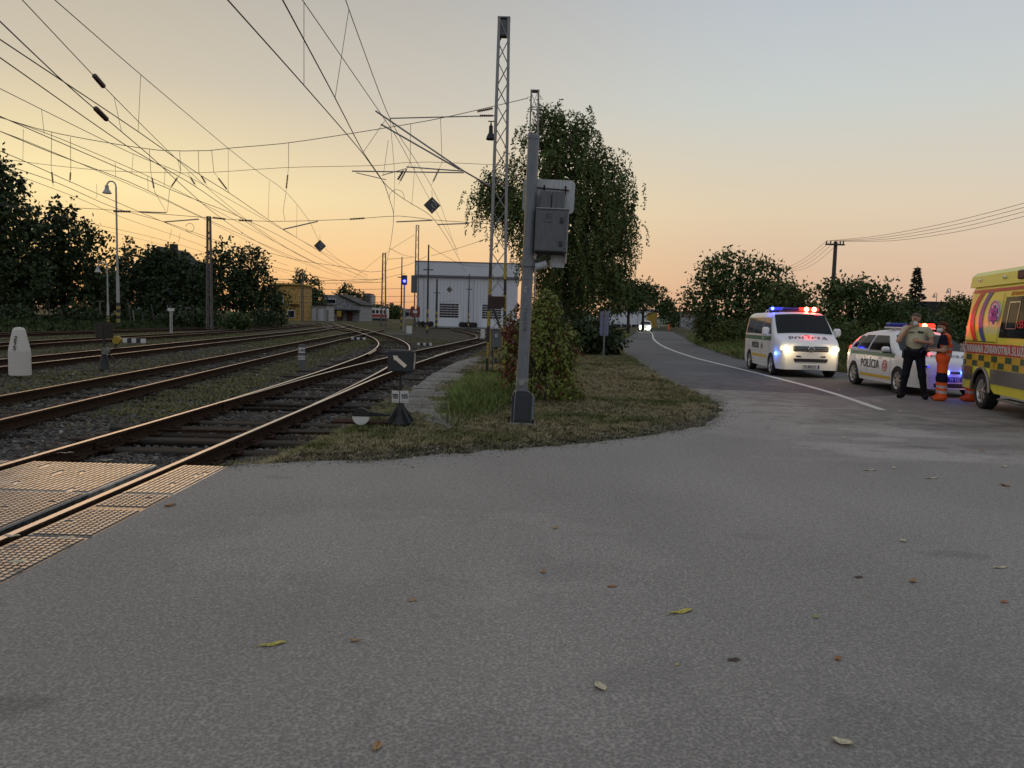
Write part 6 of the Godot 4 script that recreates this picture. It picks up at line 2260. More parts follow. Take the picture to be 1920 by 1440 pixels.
func make_grass() -> void:
	var gm := StandardMaterial3D.new()
	gm.vertex_color_use_as_albedo = true
	gm.roughness = .8
	gm.metallic_specular = .2
	gm.cull_mode = BaseMaterial3D.CULL_DISABLED
	mats["grass"] = gm
	var r := RandomNumberGenerator.new()
	r.seed = 101
	var dry := Color(.40, .34, .185)
	var olive := Color(.25, .235, .095)
	var green := Color(.10, .145, .035)
	# short mown verge
	for variant in 2:
		var xfs := []
		var cols := []
		var tries := 0
		while xfs.size() < 21000 and tries < 60000:
			tries += 1
			var z := -7.3 - pow(r.randf(), 1.6) * 34.0
			var x := r.randf_range(bed_edge(z) - .3, 5.6)
			if z < -18.0:
				x = r.randf_range(bed_edge(z), 6.0)
			var dr := dist_to_road(Vector2(x, z)) if x > -3.2 else 1.0
			if dr < -.10 or (dr < .04 and r.randf() < .8):
				continue
			if dr < .35 and r.randf() < .5:
				continue
			if path_here(x, z) and r.randf() < .9:
				continue
			var n1 := hn.get_noise_2d(x * 6.0 + 40.0, z * 6.0) + hn.get_noise_2d(x * 25.0, z * 25.0) * .7
			var c := dry.lerp(olive, clampf(.35 + n1 * 1.6, 0, 1)).lerp(green, clampf(n1 * 1.3 - .1, 0, .9))
			var tone := r.randf_range(.7, 1.25)
			var s := r.randf_range(.6, 1.2) * (1.0 + (-z - 7.0) * .02)
			xfs.append(Transform3D(Basis(Vector3.UP, r.randf() * TAU) * Basis.from_scale(Vector3(s * 1.2, s * r.randf_range(.6, 1.2), s * 1.2)), Vector3(x, maxf(height(x, z, dr), 0.0 if dr < .05 else -1.0) - .006, z)))
			cols.append(Color(c.r * tone, c.g * tone, c.b * tone))
		scatter("grass", ["short dry mown grass on the verge around the signal post", "green tinged cut grass mixed into the roadside verge"][variant], "grass", tuft(variant + 5, 11, .06, .052, .005, .9), gm, xfs, cols)
	# grit and crumbs of asphalt along the edge of the verge
	for variant in 2:
		var xg := []
		var cg := []
		for k in 3600:
			var e := road_poly[r.randi_range(0, 110)]
			var e2 := e + Vector2(r.randfn(0, .16), r.randfn(0, .16))
			if e2.x < -2.7:
				continue
			var de := dist_to_road(e2)
			var s := r.randf_range(.006, .02) * (1.0 + r.randf() * r.randf() * 1.2)
			var tone := r.randf_range(.6, 1.3)
			xg.append(Transform3D(Basis.from_euler(Vector3(r.randf_range(-.4, .4), r.randf() * TAU, 0)) * Basis.from_scale(Vector3(s * r.randf_range(.8, 1.5), s * .7, s)), Vector3(e2.x, (0.0 if de < 0.0 else height(e2.x, e2.y, de)) + s * .1, e2.y)))
			cg.append(Color(.24 * tone, .215 * tone, .18 * tone))
		scatter("grit", ["loose pale grit along the broken asphalt edge", "small brown crumbs of stone along the verge edge"][variant], "gravel", stone_mesh(variant + 11), mats["stone"], xg, cg)
	# the lush tall patch before the control box
	var xf2 := []
	var co2 := []
	for k in 1500:
		var p := Vector2(-.62, -14.6) + Vector2(r.randfn(0, .25), r.randfn(0, 1.4))
		if p.x < -1.15:
			continue
		var s := r.randf_range(.5, 1.15) * clampf(1.2 - absf(p.x + .55) * .8, .3, 1)
		var tone := r.randf_range(.7, 1.3)
		xf2.append(Transform3D(Basis(Vector3.UP, r.randf() * TAU) * Basis.from_scale(Vector3(1, s, 1)), Vector3(p.x, height(p.x, p.y), p.y)))
		co2.append(Color(.22 * tone, .28 * tone, .08 * tone))
	scatter("tall_grass", "lush tall green grass growing before the grey control box", "grass", tuft(21, 20, .10, .27, .006, .7), gm, xf2, co2)
	# weeds between the tracks
	xf2 = []
	co2 = []
	for k in 26000:
		var z := -8.5 - pow(r.randf(), 1.5) * 50.0
		var x := r.randf_range(-26.0 if z < -20.0 else -13.0, bed_edge(z))
		if r.randf() > weed(x, z) * 1.1:
			continue
		var s := r.randf_range(.5, 1.5) * (1.0 + (-z - 8.0) * .015)
		var c := green.lerp(olive, r.randf()).lerp(dry, r.randf() * .45)
		var tone := r.randf_range(.7, 1.2)
		xf2.append(Transform3D(Basis(Vector3.UP, r.randf() * TAU) * Basis.from_scale(Vector3(s * 1.3, s, s * 1.3)), Vector3(x, height(x, z) - .01, z)))
		co2.append(Color(c.r * tone, c.g * tone, c.b * tone))
	scatter("weeds", "low green weeds growing between the tracks", "weeds", tuft(33, 12, .10, .05, .006, .9), gm, xf2, co2)
	# long roadside grass under the hedge
	xf2 = []
	co2 = []
	var tries2 := 0
	while xf2.size() < 11000 and tries2 < 60000:
		tries2 += 1
		var z := -19.0 - r.randf() * 60.0
		var x := r.randf_range(9.0, 24.0 + (-z - 20.0) * .2)
		var dr := dist_to_road(Vector2(x, z))
		if dr < .1 or dr > 9.0 or z > -20.5 - (x - 14.0) * -.1:
			continue
		var s := r.randf_range(.5, 1.2) * clampf(.35 + dr * .35, .3, 1.25)
		var c := Color(.14, .19, .045).lerp(Color(.30, .25, .115), clampf(hn.get_noise_2d(x * 4, z * 4) * 1.2 + .35 + (dr - 1.5) * .1, 0, .9))
		var tone := r.randf_range(.7, 1.25)
		xf2.append(Transform3D(Basis(Vector3.UP, r.randf() * TAU) * Basis.from_scale(Vector3(1.3, s, 1.3)), Vector3(x, height(x, z, dr) - .01, z)))
		co2.append(Color(c.r * tone, c.g * tone, c.b * tone))
	scatter("roadside_grass", "long unmown grass between the road and the hedge", "grass", tuft(44, 11, .16, .6, .014, .5), gm, xf2, co2)
	# strip under the far dark trees
	xf2 = []
	co2 = []
	for k in 7000:
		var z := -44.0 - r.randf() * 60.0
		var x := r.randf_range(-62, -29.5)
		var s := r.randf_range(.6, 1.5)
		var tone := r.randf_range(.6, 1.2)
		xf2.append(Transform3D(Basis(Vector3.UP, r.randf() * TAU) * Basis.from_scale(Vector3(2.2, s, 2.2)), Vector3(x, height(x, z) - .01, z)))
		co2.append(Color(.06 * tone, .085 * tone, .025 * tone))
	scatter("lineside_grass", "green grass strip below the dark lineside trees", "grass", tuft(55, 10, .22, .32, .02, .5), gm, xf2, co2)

func path_here(x: float, z: float) -> bool:
	return absf(x - path_x(z)) < .42 and z < -9.9 and z > -30.0

func path_x(z: float) -> float:
	return keyed(-z, [[9.8, -1.15], [12.2, -1.38], [16, -1.62], [20, -1.62], [25.5, -1.42], [29, -.95], [31, -.4]])


# ---------------------------------------------------------------- roadside: path, sign, poles, lamps, road marking
func make_roadside() -> void:
	mat("marking", .62, .60, .55, .7, 0, "fine", 2.0)
	mat("slab_a", .25, .235, .21, .9, 0, "dirt", 1.5)
	mat("slab_b", .30, .28, .25, .9, 0, "dirt", 1.2)
	mat("slab_c", .205, .19, .168, .9, 0, "dirt", 1.8)
	mat("wood_pole", .11, .10, .09, .9, 0, "dirt", 1.0)
	# ---- cast slab footpath along the track
	var r := RandomNumberGenerator.new()
	r.seed = 14
	var g := Geo.new()
	var rows := []
	for side in [-1, 1]:
		var row := []
		for k in 60:
			var z := -9.9 - k * .36
			row.append(Vector3(path_x(z) + side * .44, -.035, z))
		rows.append(row)
	g.sheet(rows)
	var path := structure("footpath", g, mats["slab_c"])
	var z := -10.0
	var k := 0
	while z > -30.5:
		var d := r.randf_range(.5, .62)
		var x := path_x(z - d * .5)
		var dx := path_x(z - d) - path_x(z)
		g = Geo.new()
		g.cbox(Vector3.ZERO, Vector3(.84 + r.randf_range(-.04, .04), .07, d - .025), .012)
		var o := obj("slab", g, mats[["slab_a", "slab_b", "slab_c", "slab_a"][r.randi() % 4]], path)
		o.transform = Transform3D(Basis(Vector3.UP, -atan2(dx, -d) * -1.0 + r.randf_range(-.03, .03) + (PI if false else 0.0)) * Basis(Vector3(0, 0, 1), r.randf_range(-.015, .015)), Vector3(x, r.randf_range(-.012, .012), z - d * .5))
		o.rotation.y = -dx / d + r.randf_range(-.03, .03)
		z -= d
		k += 1
	# ---- white line along the road
	var ln := along(PackedVector2Array([Vector2(6.805,-14.021), Vector2(7.259,-17.374), Vector2(7.480,-20.704), Vector2(7.674,-26.373), Vector2(7.925,-33.748), Vector2(9.312,-47.482), Vector2(12.304,-67.398), Vector2(18.0,-100), Vector2(21.5,-122)]), .5)
	g = Geo.new()
	var a := []
	var b := []
	for i in ln.size():
		var t := (ln[mini(i + 1, ln.size() - 1)] - ln[maxi(i - 1, 0)]).normalized()
		var sd := Vector2(-t.y, t.x) * (.075 + r.randf_range(-.008, .008))
		a.append(Vector3(ln[i].x - sd.x, .004, ln[i].y - sd.y))
		b.append(Vector3(ln[i].x + sd.x, .004, ln[i].y + sd.y))
	g.sheet([a, b], true)
	structure("road_marking", g, mats["marking"])
	# ---- blue sign seen from behind
	var at: Vector3 = Vector3(3.513,0.000,-29.825)
	var s := absf(at.z) / 1442.0
	var t := thing("road_sign", "tall narrow road sign with bluish back on a thin steel post", "road sign", Vector3(at.x, 0, at.z), .12)
	g = Geo.new()
	g.tube([Vector3(0, 0, .03), Vector3(0, 1.92, .03)], .03, 8)
	obj("post", g, mats["pole_grey"], t)
	g = Geo.new()
	var rr := PackedVector2Array()
	for c in [[.17, 1.86, 0.0], [-.17, 1.86, PI * .5], [-.17, .92, PI], [.17, .92, PI * 1.5]]:
		for q in 5:
			var an: float = c[2] + PI * .5 * q / 4.0
			rr.append(Vector2(c[0] - .03 * sign(c[0]) + cos(an) * .03, c[1] - .03 * sign(c[1] - 1.4) + sin(an) * .03))
	g.prism(rr, .02, Transform3D(Basis(), Vector3(0, 0, -.02)))
	obj("board", g, mats["blue_back"], t)
	for y in [1.75, 1.38, 1.02]:
		g = Geo.new()
		g.cbox(Vector3(0, y, .0), Vector3(.3, .03, .025), .004)
		obj("clamp", g, mats["galvanised"], t)
	# ---- yard lamps on the far side
	yard_lamp("tall white yard lamp with curved neck and striped foot before the trees", Vector3(-32.808,0.416,-64.000), Vector3(-32.784,11.809,-64.000).y, .085, 1)
	yard_lamp("shorter yard lamp with curved neck standing beside the tall one", Vector3(-32.601,0.343,-62.000), Vector3(-32.597,5.104,-62.000).y, .06, 1)
	yard_lamp("thin street lamp behind the pale house", Vector3(49.051,2.584,-90.000), Vector3(48.804,5.973,-90.000).y, .05, 0)
	yard_lamp("thin street lamp beside the round hedge tree", Vector3(49.477,2.600,-88.000), Vector3(49.251,6.455,-88.000).y, .05, 0)
	# ---- timber power poles
	var tops := []
	for q in [[Vector3(23.403,1.987,-57.000), Vector3(23.053,7.696,-57.000), "tall power pole with crossarm and insulators rising over the hedge"], [Vector3(29.880,2.088,-88.000), Vector3(29.554,7.983,-88.000), "smaller power pole with crossarm farther along the hedge"], [Vector3(24, 0, -26), Vector3(24, 8.0, -26), "power pole with crossarm standing past the ambulance"]]:
		var h: float = q[1].y
		t = thing("power_pole", q[2], "power pole", Vector3(q[0].x, 0, q[0].z), 0, "power poles along the road")
		g = Geo.new()
		g.tube([Vector3(0, 0, 0), Vector3(0, h, 0)], .19, 10, .13)
		obj("pole", g, mats["wood_pole"], t)
		g = Geo.new()
		g.cbox(Vector3(-.1, h - .22, .14), Vector3(1.4, .12, .1), .012)
		obj("crossarm", g, mats["wood_pole"], t)
		var tp := []
		for x in [-.72, -.42, -.1, .28, .5]:
			g = Geo.new()
			g.lathe([Vector2(.02, -.16), Vector2(.05, -.06), Vector2(.05, .06), Vector2(.02, .1), Vector2(0, .1)], 8, Transform3D(Basis(), Vector3(x, h - .06, .14)))
			obj("insulator", g, mats["black_iron"], t)
			tp.append(Vector3(q[0].x + x, h + .03, q[0].z + .14))
		tops.append(tp)
	for pair in [[0, 2], [1, 0]]:
		for w in 4:
			var pa: Vector3 = tops[pair[0]][w]
			var pb: Vector3 = tops[pair[1]][w]
			t = thing("power_line", "slack power line wire strung between the power poles", "power line", Vector3.ZERO, 0, "power wires over the hedge")
			var sag := .7 + w * .12
			wire("wire", [pa, pa.lerp(pb, .25) - Vector3(0, sag * .75, 0), pa.lerp(pb, .5) - Vector3(0, sag, 0), pa.lerp(pb, .75) - Vector3(0, sag * .75, 0), pb], .012, t)
	# ---- white block, stakes and a wire fence below the dark trees
	t = thing("white_block", "low white concrete block lying before the dark trees", "concrete block", Vector3(-45.828,-0.041,-70.000) * Vector3(1, 0, 1) + Vector3(0, .1, 0))
	block(t, "body", Vector3(0, .42, 0), Vector3(1.9, .84, .9), mats["white_stone"], .06)
	block(t, "cover", Vector3(.1, .86, 0), Vector3(1.6, .06, .8), mats["concrete"], .02)
	for q in 9:
		var px: Array = [[Vector3(-44.593,0.277,-74.000), 2.2], [Vector3(-42.241,0.340,-72.000), 1.3], [Vector3(-40.748,0.271,-76.000), 2.0], [Vector3(-37.249,0.468,-75.000), 2.3], [Vector3(-36.394,0.491,-74.000), 1.2], [Vector3(-36.310,0.490,-78.000), 1.9], [Vector3(-39.615,0.314,-70.000), .9], [Vector3(-44.362,0.188,-71.000), .6], [Vector3(-35.095,0.425,-73.000), .9]][q]
		t = thing("fence_stake", ["long upright stake near the tallest tree", "short T-topped stake beside the long one", "pale stake beside the lamp foot", "leaning pole propped beyond the lamps", "white board leaning at the lamp foot", "leaning stake under the dome tree", "low stake between block and lamps", "fallen pale plank beside the white block", "low stake of the wire fence"][q], "stake", px[0] * Vector3(1, 0, 1) + Vector3(0, .1, 0), 0, "stakes below the trees")
		t.rotation.z = [0.0, 0, 0, .12, .1, .18, 0, 1.3, 0][q]
		block(t, "stake", Vector3(0, px[1] * .5, 0), Vector3(.1, px[1], .08), mats["concrete" if q in [2, 4, 7] else "wood_pole"], .01)
		if q in [1, 2]:
			block(t, "crossbar", Vector3(0, px[1], 0), Vector3(.8, .07, .07), mats["concrete"], .01)

func yard_lamp(label: String, base: Vector3, h: float, rad: float, striped: int) -> void:
	var t := thing("yard_lamp" if striped else "street_lamp", label, "lamp post", Vector3(base.x, .05, base.z), 0, "lamp posts")
	var g := Geo.new()
	var neck := []
	for k in 9:
		var a := PI * k / 8.0 * .92
		neck.append(Vector3((-1.0 + cos(a)) * (.38 if striped else .16), h - .5 + sin(a) * (.45 if striped else .2), 0))
	var y0 := 0.0
	if striped:
		y0 = h * .16
		striped_post(t, Vector3.ZERO, Vector3(0, y0, 0), rad * 1.7, y0 / 7.0, mats["warn_black"], mats["warn_yellow"], 9)
	g.tube([Vector3(0, y0, 0), Vector3(0, h * .35, 0)], rad * 1.6, 9, rad * 1.4)
	g.tube([Vector3(0, h * .35, 0), Vector3(0, h - .5, 0)], rad, 9, rad * .8)
	obj("post", g, mats["lamp_white"] if mats.has("lamp_white") else mat("lamp_white", .40, .39, .36, .6, 0, "fine", 1.0), t)
	g = Geo.new()
	g.tube(neck, rad * .7, 7)
	obj("neck", g, mats["lamp_white"], t)
	g = Geo.new()
	var e: Vector3 = neck[-1]
	g.lathe([Vector2(0, -.62), Vector2(.36, -.66), Vector2(.34, -.6), Vector2(.16, -.3), Vector2(.14, -.02), Vector2(.06, .04), Vector2(0, .05)], 14, Transform3D(Basis.from_scale(Vector3.ONE * clampf(rad / .085, .6, 1.0)), e))
	obj("lamp_shade", g, mats["lamp_white"], t)


# ---------------------------------------------------------------- vehicles
# local axes of a vehicle: x forward, y up, z to its own right-hand side
class Body:
	var top := []
	var hw := []
	var prof := []
	var bot := .26
	var arches := []
	var ar := .38
	var ay := .33
	var corner := .12
	var crown := .03

	func key(t: float, k: Array) -> float:
		if t <= k[0][0]:
			return k[0][1]
		for q in k.size() - 1:
			if t <= k[q + 1][0]:
				var f: float = (t - k[q][0]) / (k[q + 1][0] - k[q][0])
				return lerpf(k[q][1], k[q + 1][1], f)
		return k[-1][1]

	func low(x: float) -> float:
		var b := bot
		for c in arches:
			var d := absf(x - c)
			if d < ar:
				b = maxf(b, ay + sqrt(ar * ar - d * d))
		return b

	func width(x: float, y: float) -> float:
		var t := key(x, top)
		var w := key(x, hw) * key(y, prof)
		var r := minf(corner, (t - bot) * .4)
		if y > t - r:
			var d := clampf(y - (t - r), 0, r)
			w -= r - sqrt(maxf(0.0, r * r - d * d))
		return w

	func roof(x: float, z: float) -> float:
		var t := key(x, top)
		var w := maxf(.1, key(x, hw) * key(t, prof))
		return t - crown * (z / w) * (z / w)

	func ring(x: float) -> Array:
		var t := key(x, top)
		var lo := minf(low(x), t - .12)
		var r := minf(corner, (t - bot) * .4)
		var half := []
		var n := 12
		for k in n + 1:
			var y := lerpf(lo, maxf(lo, t - r), float(k) / n)
			half.append(Vector3(x, y, key(x, hw) * key(y, prof)))
		var wt: float = key(x, hw) * key(t - r * .3, prof)
		for k in 5:
			var a := PI * .5 * (k + 1) / 5.0
			half.append(Vector3(x, t - r + sin(a) * r, wt - r + cos(a) * r))
		var w2 := wt - r
		for k in 4:
			var z := w2 * (1.0 - (k + 1) / 4.0)
			half.append(Vector3(x, t + crown * (1.0 - (z / maxf(w2, .01)) * (z / maxf(w2, .01))), z))
		var out := []
		for p in half:
			out.append(p)
		for k in range(half.size() - 2, -1, -1):
			out.append(Vector3(half[k].x, half[k].y, -half[k].z))
		return out

func body_shell(b: Body, xs: Array) -> Geo:
	var g := Geo.new()
	var rows := []
	for x in xs:
		rows.append(b.ring(x))
	g.sheet(rows, true)
	for e in [0, rows.size() - 1]:
		var ring: Array = rows[e]
		var n: int = ring.size()
		var left := []
		var mid := []
		var right := []
		for k in (n + 1) / 2:
			right.append(ring[k])
			mid.append((ring[k] + ring[n - 1 - k]) * .5)
			left.append(ring[n - 1 - k])
		g.sheet([right, mid, left], e == 0)
	return g

func stations(b: Body, from: float, to: float) -> Array:
	var xs := []
	for k in b.top:
		xs.append(k[0])
	for k in b.hw:
		xs.append(k[0])
	for c in b.arches:
		for q in 15:
			xs.append(c + b.ar * -cos(PI * q / 14.0))
	var x := from
	while x < to:
		xs.append(x)
		x += .16
	xs.append(to)
	xs.sort()
	var out := []
	for q in xs:
		if q >= from - .001 and q <= to + .001 and (out.is_empty() or q - out[-1] > .012):
			out.append(q)
	return out

# a patch lying on the side of the body between two heights; the x limits may differ at the bottom and the top
func side_patch(b: Body, g: Geo, y0: float, y1: float, xa0: float, xb0: float, xa1: float, xb1: float, off: float, side: float, nx := 10, ny := 6) -> void:
	var rows := []
	for j in ny + 1:
		var f := float(j) / ny
		var y := lerpf(y0, y1, f)
		var row := []
		for k in nx + 1:
			var x := lerpf(lerpf(xa0, xa1, f), lerpf(xb0, xb1, f), float(k) / nx)
			row.append(Vector3(x, y, side * (b.width(x, y) + off)))
		rows.append(row)
	g.sheet(rows, side < 0)

# a patch on the upper surface (windscreen, bonnet, roof)
func top_patch(b: Body, g: Geo, x0: float, x1: float, f0: float, f1: float, off: float, nx := 10, nz := 12) -> void:
	var rows := []
	for j in nx + 1:
		var x := lerpf(x0, x1, float(j) / nx)
		var fr := lerpf(f0, f1, float(j) / nx)
		var t := b.key(x, b.top)
		var w: float = (b.key(x, b.hw) * b.key(t, b.prof)) * fr
		var slope: float = (b.key(x + .05, b.top) - b.key(x - .05, b.top)) / .1
		var nn := Vector2(-slope, 1).normalized()
		var row := []
		for k in nz + 1:
			var z := lerpf(-w, w, float(k) / nz)
			var w2: float = maxf(.05, b.key(x, b.hw) * b.key(t, b.prof) - b.corner)
			var y: float = t + b.crown * (1.0 - minf(1.0, (z / w2) * (z / w2)))
			row.append(Vector3(x + nn.x * off, y + nn.y * off, z))
		rows.append(row)
	g.sheet(rows)

func make_wheel(parent: Node, at: Vector3, r: float, w: float, side: float, spokes: int, rim_mat: Material) -> void:
	var xf := Transform3D(Basis(Vector3(1, 0, 0), PI * .5 * side), at)
	var g := Geo.new()
	g.lathe([Vector2(r * .62, -w * .5), Vector2(r * .9, -w * .5), Vector2(r, -w * .38), Vector2(r, w * .38), Vector2(r * .93, w * .5), Vector2(r * .68, w * .48), Vector2(r * .66, w * .3)], 28, xf)
	var t := obj("wheel", g, mats["tyre"], parent)
	g = Geo.new()
	g.lathe([Vector2(0, w * .18), Vector2(r * .5, w * .1), Vector2(r * .64, w * .12)], 24, xf)
	obj("wheel_well", g, mats["black_iron"], t)
	g = Geo.new()
	g.lathe([Vector2(r * .58, w * .30), Vector2(r * .68, w * .44), Vector2(r * .70, w * .40), Vector2(r * .70, w * .2)], 24, xf)
	g.lathe([Vector2(r * .17, w * .3), Vector2(r * .13, w * .42), Vector2(0, w * .44)], 14, xf)
	for k in spokes:
		var a := TAU * k / spokes
		for q in [-.11, .11]:
			g.bar(xf * Vector3(cos(a + q) * r * .12, w * .34, sin(a + q) * r * .12), xf * Vector3(cos(a + q * .7) * r * .62, w * .36, sin(a + q * .7) * r * .62), r * .085, r * .07, xf.basis.y)
	obj("rim", g, rim_mat, t)

func lamp_light(parent: Node, at: Vector3, col: Color, energy: float, size := .08) -> void:
	var o := OmniLight3D.new()
	o.name = "lamp_light"
	o.light_color = col
	o.light_energy = energy
	o.light_size = size
	o.omni_range = 60.0
	o.shadow_enabled = true
	parent.add_child(o, true)
	o.position = at

func heading_basis(h: Vector2) -> Basis:
	var x := Vector3(h.x, 0, h.y).normalized()
	return Basis(x, Vector3.UP, x.cross(Vector3.UP))

func make_vehicles() -> void:
	var cw := mat("car_white", .66, .66, .65, .28)
	cw.clearcoat_enabled = true
	cw.clearcoat = .6
	mat("tyre", .016, .016, .017, .85, 0, "fine", 6.0)
	mat("alloy", .48, .47, .45, .35, .7)
	mat("car_glass", .008, .009, .010, .06).metallic_specular = .25
	mat("trim_black", .016, .016, .017, .5)
	mat("police_green", .012, .13, .075, .4)
	mat("police_yellow", .62, .40, .03, .45)
	mat("letter_black", .02, .02, .022, .5)
	mat("underbody", .01, .01, .01, .9)
	mat("chrome", .6, .6, .6, .15, 1.0)
	mat("plate_white", .55, .55, .53, .4)
	mat("plate_blue", .01, .03, .2, .4)
	mat("amber", .6, .22, .02, .3)
	mat("lens_red", .25, .012, .01, .25)
	mat("lens_blue", .015, .03, .22, .2)
	var ay := mat("ambulance_yellow", .72, .66, .045, .3)
	ay.clearcoat_enabled = true
	ay.clearcoat = .5
	mat("ambulance_red", .46, .03, .02, .35)
	mat("ambulance_blue", .02, .045, .26, .35)
	mat("checker_green", .015, .075, .035, .4)
	mat("checker_yellow", .55, .33, .02, .4)
	mat("moulding", .22, .20, .18, .22, .5)
	mat("seat_dark", .03, .03, .033, .9)
	police_van()
	police_car()
	ambulance()
	oncoming_car()

func police_van() -> void:
	var t := thing("police_van", "white police van with green band, red lit roof bar and headlights on", "van", Vector3(8.80, .0, -24.55))
	t.transform.basis = heading_basis(Vector2(-.085, .996)) * Basis.from_scale(Vector3(.97, .965, .97))
	var b := Body.new()
	b.top = [[-2.5, 1.72], [-2.45, 1.84], [-2.3, 1.93], [-1.8, 1.96], [.7, 1.96], [.95, 1.91], [1.72, 1.27], [1.78, 1.235], [2.1, 1.12], [2.28, 1.02], [2.36, .93], [2.42, .74]]
	b.hw = [[-2.5, .84], [-2.42, .91], [-2.2, .945], [1.3, .95], [1.9, .93], [2.2, .87], [2.36, .80], [2.42, .74]]
	b.prof = [[.2, .965], [.45, 1.0], [.95, 1.0], [1.25, .985], [1.6, .92], [1.96, .845]]
	b.arches = [-1.5, 1.5]
	b.ar = .40
	b.ay = .31
	b.bot = .24
	b.corner = .13
	var g := body_shell(b, stations(b, -2.5, 2.42))
	obj("body", g, mats["car_white"], t)
	g = Geo.new()
	g.box(Vector3(-.02, .42, 0), Vector3(4.5, .40, 1.56))
	obj("underbody", g, mats["underbody"], t)
	# glass
	g = Geo.new()
	top_patch(b, g, .98, 1.68, .93, .90, .012)
	obj("windscreen", g, mats["car_glass"], t)
	for s in [-1.0, 1.0]:
		g = Geo.new()
		side_patch(b, g, 1.27, 1.80, .25, 1.38, .22, .92, .012, s)
		obj("side_window", g, mats["car_glass"], t)
		g = Geo.new()
		side_patch(b, g, 1.27, 1.80, -1.0, .10, -.98, .10, .012, s)
		obj("side_window", g, mats["car_glass"], t)
		g = Geo.new()
		side_patch(b, g, 1.27, 1.80, -2.3, -1.1, -2.22, -1.08, .012, s)
		obj("side_window", g, mats["car_glass"], t)
		# green band, yellow line
		g = Geo.new()
		side_patch(b, g, 1.07, 1.20, -2.42, 1.42, -2.42, 1.42, .006, s, 20, 2)
		obj("green_band", g, mats["police_green"], t)
		g = Geo.new()
		side_patch(b, g, .52, .60, -1.02, 1.02, -1.02, 1.02, .006, s, 14, 2)
		obj("yellow_line", g, mats["police_yellow"], t)
		var fb := Basis() if s > 0 else Basis(Vector3.UP, PI)
		text_part("lettering", "POLÍCIA", .19, Vector3(-.62, .88, s * (b.width(-.6, .88) + .006)), fb, mats["letter_black"], t, true, false, .95)
		# crest and small badges
		g = Geo.new()
		g.lathe([Vector2(0, .012), Vector2(.09, .01), Vector2(.09, 0)], 16, Transform3D(Basis(Vector3(1, 0, 0), PI * .5 * s), Vector3(.32, .87, s * (b.width(.32, .87)))))
		obj("crest", g, mats["moulding"], t)
		g = Geo.new()
		side_patch(b, g, 1.11, 1.17, .28, .40, .28, .40, .010, s, 3, 2)
		side_patch(b, g, 1.11, 1.17, .48, .58, .48, .58, .010, s, 3, 2)
		obj("band_badge", g, mats["car_white"], t)
		# door seams
		for x in [.16, 1.28, -1.04]:
			g = Geo.new()
			side_patch(b, g, .40, 1.80, x, x + .012, x, x + .012, .004, s, 1, 8)
			obj("door_seam", g, mats["trim_black"], t)
		g = Geo.new()
		g.cbox(Vector3(.36, 1.03, s * (b.width(.36, 1.03) + .02)), Vector3(.16, .035, .03), .008)
		obj("door_handle", g, mats["car_white"], t)
		# mirror
		g = Geo.new()
		g.cbox(Vector3(1.28, 1.36, s * 1.08), Vector3(.14, .26, .22), .05)
		g.cbox(Vector3(1.32, 1.24, s * .98), Vector3(.1, .05, .16), .02)
		obj("mirror", g, mats["car_white"], t)
		# headlamps
		g = Geo.new()
		g.cbox(Vector3(2.24, .87, s * .68), Vector3(.30, .19, .34), .06, Basis(Vector3.UP, s * -.45))
		var hl := obj("headlamp", g, glow("lamp_warm_lens", 1.0, .85, .58, .7), t)
		g = Geo.new()
		g.lathe([Vector2(0, .10), Vector2(.07, .09), Vector2(.085, .05), Vector2(.085, -.05)], 16, Transform3D(Basis(Vector3(0, 0, 1), -PI * .5), Vector3(2.33, .87, s * .70)))
		obj("bulb", g, glow("lamp_warm", 1.0, .88, .62, 8.0), hl)
		lamp_light(t, Vector3(2.62, .87, s * .72), Color(1, .88, .65), .2, .07)
		for ax in [-1.5, 1.5]:
			make_wheel(t, Vector3(ax, .335, s * .83), .335, .23, s, 5, mats["alloy"])
	# grille, bumper slots, plate, badge
	g = Geo.new()
	g.cbox(Vector3(2.385, .86, 0), Vector3(.10, .17, 1.02), .03)
	var gr := obj("grille", g, mats["trim_black"], t)
	for y in [.83, .89]:
		g = Geo.new()
		g.cbox(Vector3(2.44, y, 0), Vector3(.02, .012, 1.0), .004)
		obj("grille_bar", g, mats["chrome"], gr)
	g = Geo.new()
	g.lathe([Vector2(.075, 0), Vector2(.09, .012), Vector2(.075, .024), Vector2(.07, .012), Vector2(.075, 0)], 20, Transform3D(Basis(Vector3(0, 0, 1), -PI * .5), Vector3(2.44, .86, 0)))
	var bd := obj("badge", g, mats["chrome"], gr)
	text_part("badge_letter", "V", .07, Vector3(2.455, .885, 0), Basis(Vector3.UP, PI * .5), mats["chrome"], bd)
	text_part("badge_letter", "W", .07, Vector3(2.455, .83, 0), Basis(Vector3.UP, PI * .5), mats["chrome"], bd)
	g = Geo.new()
	g.prism(PackedVector2Array([Vector2(-.47, -.05), Vector2(.47, -.05), Vector2(.50, .05), Vector2(-.50, .05)]), .06, Transform3D(Basis(Vector3.UP, PI * .5), Vector3(2.41, .53, 0)))
	obj("bumper_slot", g, mats["trim_black"], t)
	for s in [-1, 1]:
		g = Geo.new()
		g.cbox(Vector3(2.42, .645, s * .36), Vector3(.05, .04, .14), .01)
		obj("grille_light", g, mats["trim_black"], t)
	g = Geo.new()
	g.cbox(Vector3(2.445, .34, 0), Vector3(.015, .115, .52), .004)
	var pl := obj("number_plate", g, mats["plate_white"], t)
	g = Geo.new()
	g.cbox(Vector3(2.448, .34, -.235), Vector3(.015, .112, .045), .003)
	obj("plate_strip", g, mats["plate_blue"], pl)
	text_part("plate_number", "TV 807CY", .075, Vector3(2.455, .34, .02), Basis(Vector3.UP, PI * .5), mats["letter_black"], pl, true, false, .8, .004)
	# bonnet lettering
	var slope := atan2(1.235 - 1.12, .32)
